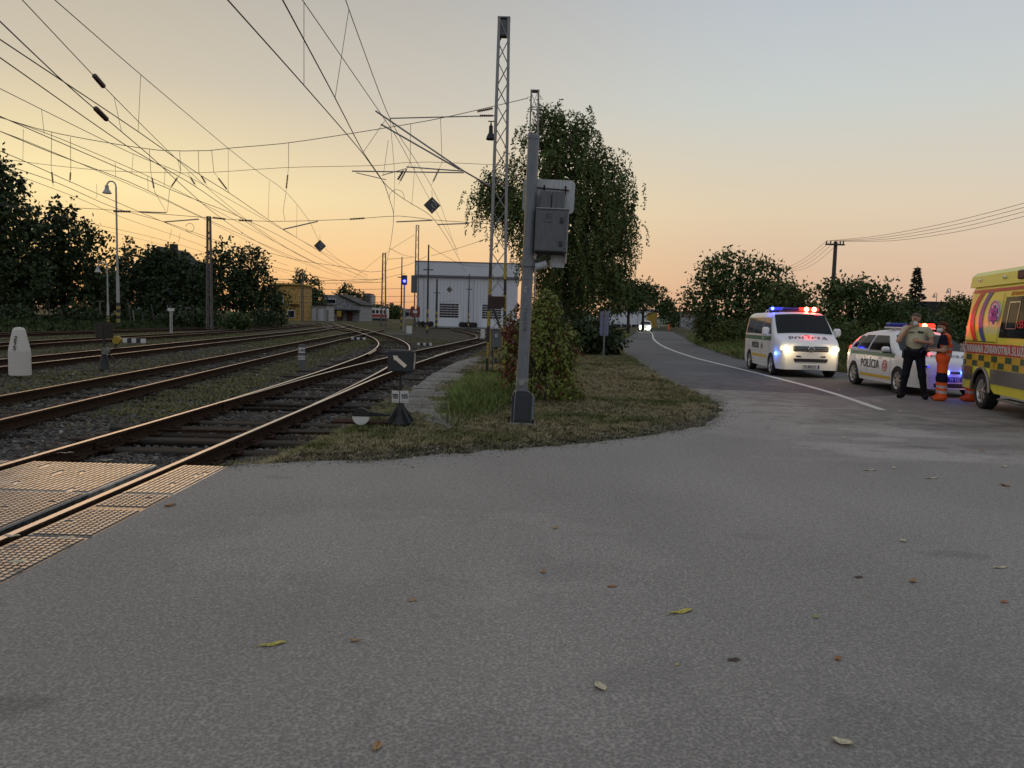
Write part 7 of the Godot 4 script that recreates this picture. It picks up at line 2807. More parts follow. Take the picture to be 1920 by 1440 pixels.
	text_part("lettering", "POLÍCIA", .13, Vector3(2.02, 1.185, 0), Basis(Vector3.UP, PI * .5) * Basis(Vector3(1, 0, 0), -PI * .5 + .72), mats["letter_black"], t, true, true, 1.5)
	text_part("phone_number", "158", .045, Vector3(1.84, 1.262, 0), Basis(Vector3.UP, PI * .5) * Basis(Vector3(1, 0, 0), -PI * .5 + .72), mats["ambulance_red"], t, true, false, 1.5)
	# fog lamps
	g = Geo.new()
	g.lathe([Vector2(0, .03), Vector2(.05, .02), Vector2(.055, -.02)], 12, Transform3D(Basis(Vector3(0, 0, 1), -PI * .5), Vector3(2.36, .37, -.72)))
	obj("fog_lamp", g, glow("fog_warm", 1.0, .82, .5, 6.0), t)
	g = Geo.new()
	g.cbox(Vector3(2.36, .37, .70), Vector3(.05, .06, .12), .01)
	obj("fog_lamp", g, mats["trim_black"], t)
	# blue flasher on the front wing
	g = Geo.new()
	g.lathe([Vector2(0, .03), Vector2(.045, .02), Vector2(.05, -.03)], 12, Transform3D(Basis(Vector3(0, 1, 0), -.5) * Basis(Vector3(1, 0, 0), PI * .5), Vector3(2.0, .70, b.width(2.0, .70) + .01)))
	obj("wing_flasher", g, glow("flash_blue", .12, .35, 1.0, 7.0), t)
	lamp_light(t, Vector3(2.02, .70, 1.06), Color(.3, .5, 1), .06, .05)
	# roof bar
	var lb := Vector3(.28, 2.07, 0)
	g = Geo.new()
	g.cbox(lb + Vector3(0, -.05, 0), Vector3(.34, .05, 1.50), .015)
	for z in [-.5, .5]:
		g.cbox(lb + Vector3(0, -.09, z), Vector3(.12, .06, .08), .01)
	var bar := obj("light_bar", g, mats["trim_black"], t)
	g = Geo.new()
	g.cbox(lb + Vector3(0, .02, .56), Vector3(.30, .10, .38), .03)
	obj("blue_lens", g, glow("lens_blue_dim", .03, .06, .55, .8), bar)
	g = Geo.new()
	g.cbox(lb + Vector3(0, .02, .1), Vector3(.26, .09, .52), .03)
	obj("middle_lens", g, mats["lens_blue"], bar)
	g = Geo.new()
	g.cbox(lb + Vector3(0, .02, -.45), Vector3(.30, .11, .58), .03)
	obj("red_lens", g, glow("lens_red_lit", 1.0, .03, .015, 2.6), bar)
	for z in [-.36, -.60]:
		g = Geo.new()
		g.lathe([Vector2(0, .05), Vector2(.05, .04), Vector2(.07, .0), Vector2(.05, -.04), Vector2(0, -.05)], 14, Transform3D(Basis(Vector3(0, 0, 1), -PI * .5), lb + Vector3(.16, .02, z)))
		obj("strobe", g, glow("strobe_red", 1.0, .50, .22, 14.0), bar)
	g = Geo.new()
	g.lathe([Vector2(0, .03), Vector2(.045, .02), Vector2(.05, -.03)], 12, Transform3D(Basis(Vector3(0, 0, 1), -PI * .5), lb + Vector3(.16, .02, .70)))
	obj("strobe", g, glow("strobe_blue", .08, .12, 1.0, 10.0), bar)
	lamp_light(t, lb + Vector3(.42, .05, -.48), Color(1, .06, .03), 1.5, .12)
	lamp_light(t, lb + Vector3(-.3, .16, -.48), Color(1, .06, .03), 1.6, .12)
	lamp_light(t, lb + Vector3(.3, .06, .85), Color(.15, .2, 1), .3, .08)
	# roof hatch rack and whip aerial
	g = Geo.new()
	for x in [-.5, -.9]:
		g.tube([Vector3(x, 1.95, .62), Vector3(x + .05, 2.05, .58), Vector3(x + .05, 2.08, .2), Vector3(x, 1.97, .1)], .02, 6)
	obj("roof_rack", g, mats["chrome"], t)
	g = Geo.new()
	g.tube([Vector3(-1.6, 1.95, 0), Vector3(-1.75, 2.35, 0)], .006, 5)
	obj("aerial", g, mats["trim_black"], t)
	for s in [-1, 1]:
		g = Geo.new()
		g.cbox(Vector3(-2.44, 1.0, s * .86), Vector3(.1, .55, .09), .02)
		obj("tail_lamp", g, mats["lens_red"], t)
	g = Geo.new()
	g.cbox(Vector3(-2.0, .22, .8), Vector3(.03, .3, .22), .01)
	g.cbox(Vector3(-2.0, .22, -.8), Vector3(.03, .3, .22), .01)
	obj("mud_flap", g, mats["trim_black"], t)

func police_car() -> void:
	var t := thing("police_car", "white police hatchback with green stripe and POLICIA lettering behind the officers", "car", Vector3(9.80, 0, -18.98))
	t.transform.basis = heading_basis(Vector2(-.045, .999)) * Basis.from_scale(Vector3(.97, .97, .97))
	var b := Body.new()
	b.top = [[-2.12, .62], [-2.10, .78], [-2.02, .95], [-1.86, 1.06], [-1.55, 1.32], [-1.25, 1.42], [-.6, 1.485], [-.1, 1.49], [.3, 1.46], [.5, 1.40], [1.22, 1.0], [1.3, .97], [1.7, .90], [2.0, .79], [2.14, .68], [2.2, .52]]
	b.hw = [[-2.12, .70], [-2.0, .80], [-1.7, .87], [-1.2, .89], [1.2, .89], [1.7, .86], [2.0, .76], [2.2, .60]]
	b.prof = [[.2, .95], [.45, 1.0], [.8, .995], [.98, .965], [1.2, .86], [1.49, .66]]
	b.arches = [-1.325, 1.325]
	b.ar = .345
	b.ay = .31
	b.bot = .2
	b.corner = .1
	var g := body_shell(b, stations(b, -2.12, 2.2))
	obj("body", g, mats["car_white"], t)
	g = Geo.new()
	g.box(Vector3(0, .38, 0), Vector3(3.9, .36, 1.42))
	obj("underbody", g, mats["underbody"], t)
	g = Geo.new()
	top_patch(b, g, .54, 1.18, .94, .93, .012)
	obj("windscreen", g, mats["car_glass"], t)
	g = Geo.new()
	top_patch(b, g, -1.82, -1.42, .86, .9, .012)
	obj("rear_window", g, mats["car_glass"], t)
	for s in [-1.0, 1.0]:
		g = Geo.new()
		side_patch(b, g, .985, 1.36, -.42, .88, -.40, .30, .012, s)
		obj("side_window", g, mats["car_glass"], t)
		g = Geo.new()
		side_patch(b, g, 1.0, 1.36, -1.2, -.52, -.98, -.49, .012, s)
		obj("side_window", g, mats["car_glass"], t)
		g = Geo.new()
		side_patch(b, g, 1.02, 1.33, -1.56, -1.26, -1.32, -1.05, .012, s)
		obj("side_window", g, mats["car_glass"], t)
		g = Geo.new()
		side_patch(b, g, .84, .935, -1.95, 1.1, -1.95, 1.1, .006, s, 18, 2)
		obj("green_band", g, mats["police_green"], t)
		g = Geo.new()
		side_patch(b, g, .955, .968, -1.9, .9, -1.9, .9, .006, s, 18, 1)
		obj("thin_stripe", g, mats["police_green"], t)
		g = Geo.new()
		side_patch(b, g, .30, .37, -.92, .92, -.92, .92, .006, s, 12, 2)
		obj("yellow_line", g, mats["police_yellow"], t)
		var fb := Basis() if s > 0 else Basis(Vector3.UP, PI)
		text_part("lettering", "POLÍCIA", .21, Vector3(-.28, .63, s * (b.width(-.2, .63) + .004)), fb, mats["letter_black"], t, true, false, .98)
		var cx := Transform3D(Basis(Vector3(1, 0, 0), PI * .5 * s), Vector3(.62, .62, s * b.width(.62, .62)))
		g = Geo.new()
		g.lathe([Vector2(.11, .0), Vector2(.11, .008), Vector2(.14, .008), Vector2(.14, 0)], 22, cx)
		var cr := obj("crest", g, mats["ambulance_red"], t)
		g = Geo.new()
		g.lathe([Vector2(0, .009), Vector2(.07, .009), Vector2(.07, 0)], 18, cx)
		obj("crest_shield", g, mats["ambulance_red"], cr)
		g = Geo.new()
		g.lathe([Vector2(0, .014), Vector2(.035, .014), Vector2(.035, 0)], 12, cx)
		obj("crest_centre", g, mats["plate_white"], cr)
		for x in [-.47, .92]:
			g = Geo.new()
			side_patch(b, g, .30, .96, x, x + .01, x, x + .01, .004, s, 1, 6)
			obj("door_seam", g, mats["trim_black"], t)
		for x in [-.66, .3]:
			g = Geo.new()
			g.cbox(Vector3(x, .80, s * (b.width(x, .80) + .016)), Vector3(.17, .03, .025), .008)
			obj("door_handle", g, mats["car_white"], t)
		g = Geo.new()
		g.cbox(Vector3(.86, 1.03, s * .99), Vector3(.13, .14, .19), .045)
		obj("mirror", g, mats["car_white"], t)
		g = Geo.new()
		g.cbox(Vector3(.86, .955, s * .95), Vector3(.12, .03, .22), .01)
		obj("mirror_foot", g, mats["trim_black"], t)
		g = Geo.new()
		g.cbox(Vector3(-1.93, .98, s * .70), Vector3(.2, .15, .14), .04, Basis(Vector3.UP, s * .3))
		obj("tail_lamp", g, glow("tail_red", 1.0, .06, .04, 1.1), t)
		g = Geo.new()
		g.cbox(Vector3(1.98, .70, s * .60), Vector3(.30, .13, .26), .04, Basis(Vector3.UP, s * -.5))
		obj("headlamp", g, mats["chrome"], t)
		g = Geo.new()
		g.cbox(Vector3(2.08, .40, s * .56), Vector3(.1, .08, .2), .025)
		obj("front_indicator", g, glow("amber_lit", 1.0, .55, .12, 2.2), t)
		for ax in [-1.325, 1.325]:
			make_wheel(t, Vector3(ax, .315, s * .79), .315, .21, s, 8, mats["alloy"])
	lamp_light(t, Vector3(2.4, .42, -.62), Color(1, .7, .35), .12, .06)
	# face of the car
	g = Geo.new()
	g.cbox(Vector3(2.15, .56, 0), Vector3(.10, .10, .70), .03)
	var gr := obj("grille", g, mats["trim_black"], t)
	g = Geo.new()
	g.cbox(Vector3(2.185, .28, 0), Vector3(.07, .10, .9), .02)
	obj("lower_grille", g, mats["trim_black"], t)
	g = Geo.new()
	g.cbox(Vector3(2.212, .42, 0), Vector3(.014, .11, .50), .003)
	var pl := obj("number_plate", g, mats["plate_blue"], t)
	text_part("plate_number", "TV 1SC", .07, Vector3(2.222, .42, 0), Basis(Vector3.UP, PI * .5), mats["plate_white"], pl, true, false, .8, .004)
	text_part("lettering", "POLÍCIA", .12, Vector3(1.72, .935, 0), Basis(Vector3.UP, PI * .5) * Basis(Vector3(1, 0, 0), -PI * .5 + .25), mats["letter_black"], t, true, true, 1.4)
	for z in [-.18, .18]:
		g = Geo.new()
		g.lathe([Vector2(0, .03), Vector2(.05, .02), Vector2(.055, -.02)], 12, Transform3D(Basis(Vector3(0, 0, 1), -PI * .5), Vector3(2.22, .58, z)))
		obj("grille_flasher", g, glow("flash_blue_hot", .10, .20, 1.0, 12.0), gr)
	lamp_light(t, Vector3(2.62, .60, 0), Color(.08, .1, 1), .16, .12)
	# roof bar
	g = Geo.new()
	g.cbox(Vector3(-.12, 1.56, 0), Vector3(.26, .04, 1.18), .012)
	for z in [-.4, .4]:
		g.cbox(Vector3(-.12, 1.51, z), Vector3(.1, .08, .07), .01)
	var bar := obj("light_bar", g, mats["plate_white"], t)
	g = Geo.new()
	g.cbox(Vector3(-.12, 1.63, .34), Vector3(.24, .11, .46), .03)
	obj("blue_lens", g, mats["lens_blue"], bar)
	g = Geo.new()
	g.cbox(Vector3(-.12, 1.63, -.36), Vector3(.24, .11, .44), .03)
	obj("red_lens", g, glow("lens_red_lit", 1.0, .03, .015, 2.6), bar)
	g = Geo.new()
	g.lathe([Vector2(0, .04), Vector2(.05, .03), Vector2(.06, -.03)], 12, Transform3D(Basis(Vector3(0, 0, 1), -PI * .5), Vector3(.02, 1.63, -.3)))
	obj("strobe", g, glow("strobe_amber", 1.0, .35, .1, 9.0), bar)
	lamp_light(t, Vector3(.22, 1.66, -.34), Color(1, .08, .04), .22, .1)

func ambulance() -> void:
	var h := Vector2(-.205, .979).normalized()
	var hb := heading_basis(h)
	var wheel: Vector3 = Vector3(9.146,0.000,-14.796)
	# the right rear wheel stands at local (-1.83, 0, .86)
	var t := thing("ambulance", "high roofed yellow ambulance with red band and green checkers, partly out of view", "ambulance", wheel - hb * Vector3(-1.83, 0, .90))
	t.transform.basis = hb
	var b := Body.new()
	b.top = [[-3.0, 2.28], [-2.96, 2.38], [-2.8, 2.44], [1.2, 2.44], [1.5, 2.36], [2.2, 1.42], [2.3, 1.34], [2.75, 1.18], [2.9, 1.0], [2.98, .8]]
	b.hw = [[-3.0, .93], [-2.9, .98], [-2.7, 1.0], [1.6, 1.0], [2.2, .97], [2.7, .88], [2.98, .72]]
	b.prof = [[.25, .97], [.5, 1.0], [1.2, 1.0], [1.6, .975], [2.44, .885]]
	b.arches = [-1.83, 1.83]
	b.ar = .43
	b.ay = .34
	b.bot = .34
	b.corner = .12
	var g := body_shell(b, stations(b, -3.0, 2.98))
	obj("body", g, mats["ambulance_yellow"], t)
	g = Geo.new()
	g.box(Vector3(0, .5, 0), Vector3(5.5, .36, 1.6))
	obj("underbody", g, mats["underbody"], t)
	# raised roof with its lamp coving
	g = Geo.new()
	var rr := PackedVector2Array([Vector2(-.93, 2.36), Vector2(.93, 2.36), Vector2(.90, 2.58), Vector2(.82, 2.66), Vector2(-.82, 2.66), Vector2(-.90, 2.58)])
	g.prism(rr, 4.2, Transform3D(Basis(Vector3.UP, PI * .5), Vector3(-.87, 0, 0)))
	var rf := obj("high_roof", g, mats["ambulance_yellow"], t)
	for s in [-1, 1]:
		for x in [-2.5, -1.3, -.1]:
			g = Geo.new()
			g.cbox(Vector3(x, 2.49, s * .925), Vector3(.10, .05, .05), .012)
			obj("marker_lamp", g, mats["chrome"], rf)
		g = Geo.new()
		g.cbox(Vector3(-.55, 2.50, s * .93), Vector3(.3, .16, .06), .02)
		obj("roof_vent", g, mats["trim_black"], rf)
	g = Geo.new()
	g.cbox(Vector3(-2.95, 2.60, 0), Vector3(.12, .1, 1.5), .03)
	obj("rear_flasher", g, mats["lens_blue"], rf)
	g = Geo.new()
	top_patch(b, g, 1.52, 2.16, .92, .9, .012)
	obj("windscreen", g, mats["car_glass"], t)
	for s in [-1.0, 1.0]:
		var fb := Basis() if s > 0 else Basis(Vector3.UP, PI)
		g = Geo.new()
		side_patch(b, g, 1.38, 2.12, -1.18, .62, -1.14, .62, .012, s, 12, 8)
		obj("side_window", g, mats["car_glass"], t)
		g = Geo.new()
		var fr := [[-.92, -.90, 1.55, 2.02], [-.50, -.48, 1.55, 2.02], [-.92, -.48, 1.535, 1.555], [-.92, -.48, 2.01, 2.03]]
		for q in fr:
			side_patch(b, g, q[2], q[3], q[0], q[1], q[0], q[1], .022, s, 3, 4)
		obj("window_frame", g, mats["chrome"], t)
		text_part("window_lettering", "155 112", .13, Vector3(-.16, 1.62, s * (b.width(-.2, 1.62) + .02)), fb, mats["ambulance_red"], t)
		g = Geo.new()
		side_patch(b, g, 1.5, 2.1, .85, 2.0, .85, 1.62, .012, s)
		obj("cab_window", g, mats["car_glass"], t)
		# red line below the roof
		g = Geo.new()
		side_patch(b, g, 2.24, 2.30, -2.8, 1.3, -2.8, 1.3, .008, s, 18, 2)
		obj("roof_stripe", g, mats["ambulance_red"], t)
		text_part("small_lettering", "ZÁCHRANNÁ SLUŽBA KOŠICE", .06, Vector3(-.35, 2.175, s * (b.width(-.3, 2.175) + .006)), fb * Basis(Vector3(1, 0, 0), -.08), mats["amber"], t, true, false, 1.1)
		# curved red and blue swooshes near the rear
		for q in [[-2.72, .22, "ambulance_red", .0], [-2.28, .20, "ambulance_blue", .0]]:
			g = Geo.new()
			var rows := []
			for j in 13:
				var y := lerpf(1.30, 2.24, j / 12.0)
				var f := (y - 1.78) / .47
				var bow: float = q[0] + .32 * f * f
				var row := []
				for k in 4:
					var x: float = bow + q[1] * k / 3.0
					row.append(Vector3(x, y, s * (b.width(x, y) + .009)))
				rows.append(row)
			g.sheet(rows, s < 0)
			obj("swoosh", g, mats[q[2]], t)
		# star emblem in a round disc
		var ex := Transform3D(Basis(Vector3(1, 0, 0), PI * .5 * s), Vector3(-1.55, 1.80, s * (b.width(-1.55, 1.80) + .0)))
		g = Geo.new()
		g.lathe([Vector2(0, .012), Vector2(.27, .012), Vector2(.27, -.02)], 26, ex)
		var em := obj("emblem", g, mats["plate_white"], t)
		g = Geo.new()
		g.lathe([Vector2(.235, .018), Vector2(.262, .018), Vector2(.262, .0)], 26, ex)
		obj("emblem_ring", g, mats["moulding"], em)
		g = Geo.new()
		for k in 3:
			g.cbox(ex * Vector3(0, .018, 0), Vector3(.10, .36, .012), .003, Basis(Vector3(1, 0, 0), 0) * Basis(Vector3(0, 0, 1), PI / 3.0 * k))
		obj("emblem_star", g, mats["ambulance_blue"], em)
		# red band with white words
		g = Geo.new()
		side_patch(b, g, 1.045, 1.255, -2.97, 2.1, -2.97, 2.1, .008, s, 24, 3)
		obj("red_band", g, mats["ambulance_red"], t)
		text_part("band_lettering", "ZÁCHRANNÁ ZDRAVOTNÁ SLUŽBA", .148, Vector3(-1.42, 1.145, s * (b.width(-1.4, 1.14) + .012)), fb, mats["plate_white"], t, true, false, .98)
		# checkers
		g = Geo.new()
		side_patch(b, g, .80, 1.035, -2.97, 2.4, -2.97, 2.4, .006, s, 24, 3)
		obj("checker_ground", g, mats["checker_yellow"], t)
		for k in 17:
			for row in 2:
				if (k + row) % 2 == 0:
					g = Geo.new()
					var x := -2.95 + k * .31
					side_patch(b, g, .805 + row * .115, .915 + row * .115, x, x + .26, x, x + .26, .012, s, 3, 2)
					obj("checker", g, mats["checker_green"], t)
		# broad side moulding and sill
		g = Geo.new()
		side_patch(b, g, .52, .79, -1.36, 1.36, -1.36, 1.36, .03, s, 16, 4)
		obj("side_moulding", g, mats["moulding"], t)
		g = Geo.new()
		side_patch(b, g, .52, .79, -2.98, -2.30, -2.98, -2.30, .03, s, 6, 4)
		obj("rear_moulding", g, mats["moulding"], t)
		# wheel arch lips
		g = Geo.new()
		for c in [-1.83, 1.83]:
			var arc := []
			for k in 13:
				var a := PI * k / 12.0
				arc.append(Vector3(c + cos(a) * .44, .34 + sin(a) * .44, s * (b.width(c, .7) + .015)))
			g.tube(arc, .03, 6)
		obj("arch_lip", g, mats["moulding"], t)
		# door handle, step, seam
		g = Geo.new()
		g.cbox(Vector3(.28, 1.2, s * (b.width(.28, 1.2) + .03)), Vector3(.2, .05, .04), .012)
		obj("door_handle", g, mats["trim_black"], t)
		g = Geo.new()
		g.cbox(Vector3(-.35, .27, s * .98), Vector3(.9, .04, .22), .01)
		obj("step", g, mats["moulding"], t)
		for x in [-1.25, .72]:
			g = Geo.new()
			side_patch(b, g, .5, 2.2, x, x + .014, x, x + .014, .013, s, 1, 8)
			obj("door_seam", g, mats["trim_black"], t)
		g = Geo.new()
		side_patch(b, g, 1.28, 1.296, -2.95, -1.3, -2.95, -1.3, .02, s, 6, 1)
		obj("door_rail", g, mats["trim_black"], t)
		g = Geo.new()
		g.cbox(Vector3(-2.98, 1.0, s * .9), Vector3(.08, .5, .1), .02)
		obj("tail_lamp", g, mats["lens_red"], t)
		g = Geo.new()
		g.cbox(Vector3(2.72, .95, s * .74), Vector3(.34, .22, .26), .06)
		obj("headlamp", g, mats["chrome"], t)
		g = Geo.new()
		g.cbox(Vector3(1.95, 1.55, s * 1.14), Vector3(.14, .36, .22), .05)
		obj("mirror", g, mats["trim_black"], t)
		for ax in [-1.83, 1.83]:
			make_wheel(t, Vector3(ax, .345, s * .88), .345, .24, s, 8, mats["alloy"])
	g = Geo.new()
	g.cbox(Vector3(-3.02, .52, 0), Vector3(.14, .26, 1.86), .04)
	obj("rear_bumper", g, mats["moulding"], t)
	g = Geo.new()
	for z in [-.02, .02]:
		g.cbox(Vector3(-3.005, 1.5, z * 10), Vector3(.02, .7, .62 if false else .5), .01)
	g = Geo.new()
	for z in [-.42, .42]:
		g.cbox(Vector3(-2.985, 1.75, z), Vector3(.04, .6, .6), .02)
	obj("rear_window", g, mats["car_glass"], t)

func oncoming_car() -> void:
	var at: Vector3 = Vector3(20.033,-0.000,-116.615)
	var t := thing("oncoming_car", "distant white car driving up with bright headlamps", "car", Vector3(at.x, 0, at.z - .6))
	t.transform.basis = heading_basis(Vector2(-.20, .98)) * Basis.from_scale(Vector3.ONE * 1.08)
	var b := Body.new()
	b.top = [[-2.0, .7], [-1.9, 1.0], [-1.5, 1.4], [-.4, 1.5], [.3, 1.45], [1.1, 1.0], [1.8, .85], [2.1, .6]]
	b.hw = [[-2.0, .75], [-1.7, .88], [1.5, .88], [2.1, .72]]
	b.prof = [[.2, .95], [.5, 1.0], [.95, .97], [1.5, .7]]
	b.arches = [-1.3, 1.3]
	b.ar = .35
	b.ay = .31
	b.bot = .22
	b.corner = .1
	obj("body", body_shell(b, stations(b, -2.0, 2.1)), mats["car_white"], t)
	var g := Geo.new()
	top_patch(b, g, .4, 1.05, .92, .92, .015)
	obj("windscreen", g, mats["car_glass"], t)
	g = Geo.new()
	g.cbox(Vector3(2.05, .55, 0), Vector3(.12, .16, .8), .03)
	obj("grille", g, mats["trim_black"], t)
	for s in [-1.0, 1.0]:
		g = Geo.new()
		side_patch(b, g, 1.0, 1.36, -1.3, .8, -1.1, .3, .012, s)
		obj("side_window", g, mats["car_glass"], t)
		g = Geo.new()
		g.lathe([Vector2(0, .12), Vector2(.16, .08), Vector2(.18, -.1)], 14, Transform3D(Basis(Vector3(0, 0, 1), -PI * .5), Vector3(1.98, .66, s * .60)))
		obj("headlamp", g, glow("headlamp_far", .95, 1.0, .82, 14.0), t)
		lamp_light(t, Vector3(2.5, .66, s * .62), Color(.97, 1, .85), 1.2, .12)
		for ax in [-1.3, 1.3]:
			make_wheel(t, Vector3(ax, .31, s * .8), .31, .2, s, 5, mats["alloy"])


# ---------------------------------------------------------------- people
# joins tapered capsules with a smooth minimum and meshes the field as surface nets
# bone: [from, to, radius_from, radius_to, colour]
func flesh(g: Geo, bones: Array, cell: float, k: float, paint = null) -> void:
	var lo := Vector3(1e9, 1e9, 1e9)
	var hi := -lo
	for b in bones:
		for e in 2:
			var r: Vector3 = Vector3.ONE * (b[2 + e] + cell * 3.0)
			lo = lo.min(b[e] - r)
			hi = hi.max(b[e] + r)
	var nx := int((hi.x - lo.x) / cell) + 2
	var ny := int((hi.y - lo.y) / cell) + 2
	var nz := int((hi.z - lo.z) / cell) + 2
	var f := PackedFloat32Array()
	f.resize(nx * ny * nz)
	f.fill(1.0)
	var near := PackedFloat32Array()
	near.resize(f.size())
	near.fill(9.0)
	var who := PackedByteArray()
	who.resize(f.size())
	for bi in bones.size():
		var b = bones[bi]
		var a: Vector3 = b[0]
		var ab: Vector3 = b[1] - b[0]
		var l2 := maxf(ab.length_squared(), 1e-9)
		var rm: float = maxf(b[2], b[3]) + cell * 2.5
		var p0: Vector3 = (b[0].min(b[1]) - Vector3.ONE * rm - lo) / cell
		var p1: Vector3 = (b[0].max(b[1]) + Vector3.ONE * rm - lo) / cell
		for z in range(maxi(0, int(p0.z)), mini(nz, int(p1.z) + 2)):
			for y in range(maxi(0, int(p0.y)), mini(ny, int(p1.y) + 2)):
				for x in range(maxi(0, int(p0.x)), mini(nx, int(p1.x) + 2)):
					var p := lo + Vector3(x, y, z) * cell
					var t := clampf((p - a).dot(ab) / l2, 0, 1)
					var d := p.distance_to(a + ab * t) - lerpf(b[2], b[3], t)
					var q := x + nx * (y + ny * z)
					if d < near[q]:
						near[q] = d
						who[q] = bi
					var o := f[q]
					var h := maxf(k - absf(o - d), 0.0) / k
					f[q] = minf(o, d) - h * h * k * .25
	var ids := {}
	var first := g.v.size()
	for z in nz - 1:
		for y in ny - 1:
			for x in nx - 1:
				var q := x + nx * (y + ny * z)
				var m := 0
				var f0 := f[q]
				var f1 := f[q + 1]
				var f2 := f[q + nx]
				var f3 := f[q + nx + 1]
				var s := q + nx * ny
				var f4 := f[s]
				var f5 := f[s + 1]
				var f6 := f[s + nx]
				var f7 := f[s + nx + 1]
				var neg := int(f0 < 0) + int(f1 < 0) + int(f2 < 0) + int(f3 < 0) + int(f4 < 0) + int(f5 < 0) + int(f6 < 0) + int(f7 < 0)
				if neg == 0 or neg == 8:
					continue
				var vals := [f0, f1, f2, f3, f4, f5, f6, f7]
				var acc := Vector3.ZERO
				var cnt := 0
				for e in [[0, 1], [2, 3], [4, 5], [6, 7], [0, 2], [1, 3], [4, 6], [5, 7], [0, 4], [1, 5], [2, 6], [3, 7]]:
					var va: float = vals[e[0]]
					var vb: float = vals[e[1]]
					if (va < 0) != (vb < 0):
						var t := va / (va - vb)
						var pa := Vector3(e[0] & 1, (e[0] >> 1) & 1, e[0] >> 2)
						var pb := Vector3(e[1] & 1, (e[1] >> 1) & 1, e[1] >> 2)
						acc += pa.lerp(pb, t)
						cnt += 1
				var local := acc / cnt
				var pos := lo + (Vector3(x, y, z) + local) * cell
				var nn := Vector3(f1 - f0 + f3 - f2 + f5 - f4 + f7 - f6, f2 - f0 + f3 - f1 + f6 - f4 + f7 - f5, f4 - f0 + f5 - f1 + f6 - f2 + f7 - f3).normalized()
				var col: Color = bones[who[q]][4]
				if paint != null:
					col = paint.call(pos, col)
				g.col = col
				ids[q] = g.put(pos, nn)
	for q in ids:
		var x: int = q % nx
		var y: int = (q / nx) % ny
		var z: int = q / (nx * ny)
		var dx := 1
		var dy := nx
		var dz := nx * ny
		for ax in 3:
			var step: int = [dx, dy, dz][ax]
			var u: int = [dy, dz, dx][ax]
			var w: int = [dz, dx, dy][ax]
			if [y, z, x][ax] == 0 or [z, x, y][ax] == 0:
				continue
			var va := f[q]
			var vb := f[q + step]
			if (va < 0) == (vb < 0):
				continue
			var a = ids.get(q)
			var b = ids.get(q - u)
			var c = ids.get(q - u - w)
			var d = ids.get(q - w)
			if a == null or b == null or c == null or d == null:
				continue
			if va < 0:
				g.i.append_array([a, c, b, a, d, c])
			else:
				g.i.append_array([a, b, c, a, c, d])

func hand(bones: Array, wrist: Vector3, dir: Vector3, palm_up: Vector3, skin: Color, curl: float, mirror: float) -> void:
	var side := dir.cross(palm_up).normalized() * mirror
	var knuckle := wrist + dir * .085
	bones.append([wrist, wrist + dir * .05, .026, .034, skin])
	bones.append([wrist + dir * .03 + side * .02, knuckle + side * .024, .02, .016, skin])
	bones.append([wrist + dir * .03 - side * .02, knuckle - side * .024, .02, .016, skin])
	for q in 4:
		var off := side * (.028 - .019 * q)
		var ln: float = [.036, .042, .04, .03][q]
		var a := knuckle + off
		var d1 := (dir * cos(curl) + palm_up * sin(curl)).normalized()
		var b := a + d1 * ln
		var d2 := (dir * cos(curl * 2.1) + palm_up * sin(curl * 2.1)).normalized()
		bones.append([a, b, .0095, .009, skin])
		bones.append([b, b + d2 * ln * .85, .009, .0075, skin])
	var tb := wrist + dir * .02 + side * .03
	bones.append([tb, tb + (dir * .5 + side * .6 + palm_up * .4).normalized() * .045, .013, .011, skin])
	bones.append([tb + (dir * .5 + side * .6 + palm_up * .4).normalized() * .045, tb + (dir * .9 + side * .4 + palm_up * .8).normalized() * .075, .011, .009, skin])

# head: centre of the skull, facing direction, up
func head(g: Geo, c: Vector3, face: Vector3, up: Vector3, skin: Color, hair: Color, hair_len: float) -> void:
	var r := face.cross(up).normalized()
	var dark := Color(.03, .02, .018)
	var lip := Color(skin.r * .8, skin.g * .55, skin.b * .5)
	var bones := [
		[c + up * .02 - face * .015, c + up * .03 + face * .012, .086, .084, skin],
		[c - up * .03 + face * .02, c - up * .075 + face * .045, .066, .045, skin],
		[c - up * .09 - face * .01, c - up * .19 - face * .03, .054, .062, skin],
		[c + up * .005 + face * .088, c - up * .028 + face * .104, .011, .016, skin],
		[c - up * .062 + face * .088 - r * .018, c - up * .062 + face * .088 + r * .018, .007, .007, lip],
		[c + r * .083 + up * .015 - face * .01, c + r * .083 - up * .03, .016, .011, skin],
		[c - r * .083 + up * .015 - face * .01, c - r * .083 - up * .03, .016, .011, skin],
		[c + r * .032 + up * .012 + face * .082, c + r * .034 + up * .012 + face * .083, .010, .010, dark],
		[c - r * .032 + up * .012 + face * .082, c - r * .034 + up * .012 + face * .083, .010, .010, dark],
		[c + r * .05 + up * .032 + face * .078, c + r * .018 + up * .034 + face * .088, .007, .007, hair],
		[c - r * .05 + up * .032 + face * .078, c - r * .018 + up * .034 + face * .088, .007, .007, hair]]
	flesh(g, bones, .0075, .018)

func hair_cap(parent: Node, c: Vector3, face: Vector3, up: Vector3, col: Color, thick: float, length: float) -> void:
	var g := Geo.new()
	var bones := [[c + up * .035 - face * .028, c + up * .05 + face * .005, .086 + thick, .080 + thick, col]]
	if length > 0.0:
		bones.append([c - face * .06, c - face * .07 - up * length, .07, .05, col])
		bones.append([c + face.cross(up) * .06 - face * .03 + up * .03, c + face.cross(up) * .07 - face * .035 - up * length * .8, .04, .03, col])
		bones.append([c - face.cross(up) * .06 - face * .03 + up * .03, c - face.cross(up) * .07 - face * .035 - up * length * .8, .04, .03, col])
	flesh(g, bones, .01, .03)
	obj("hair", g, mats["hair"], parent, true)

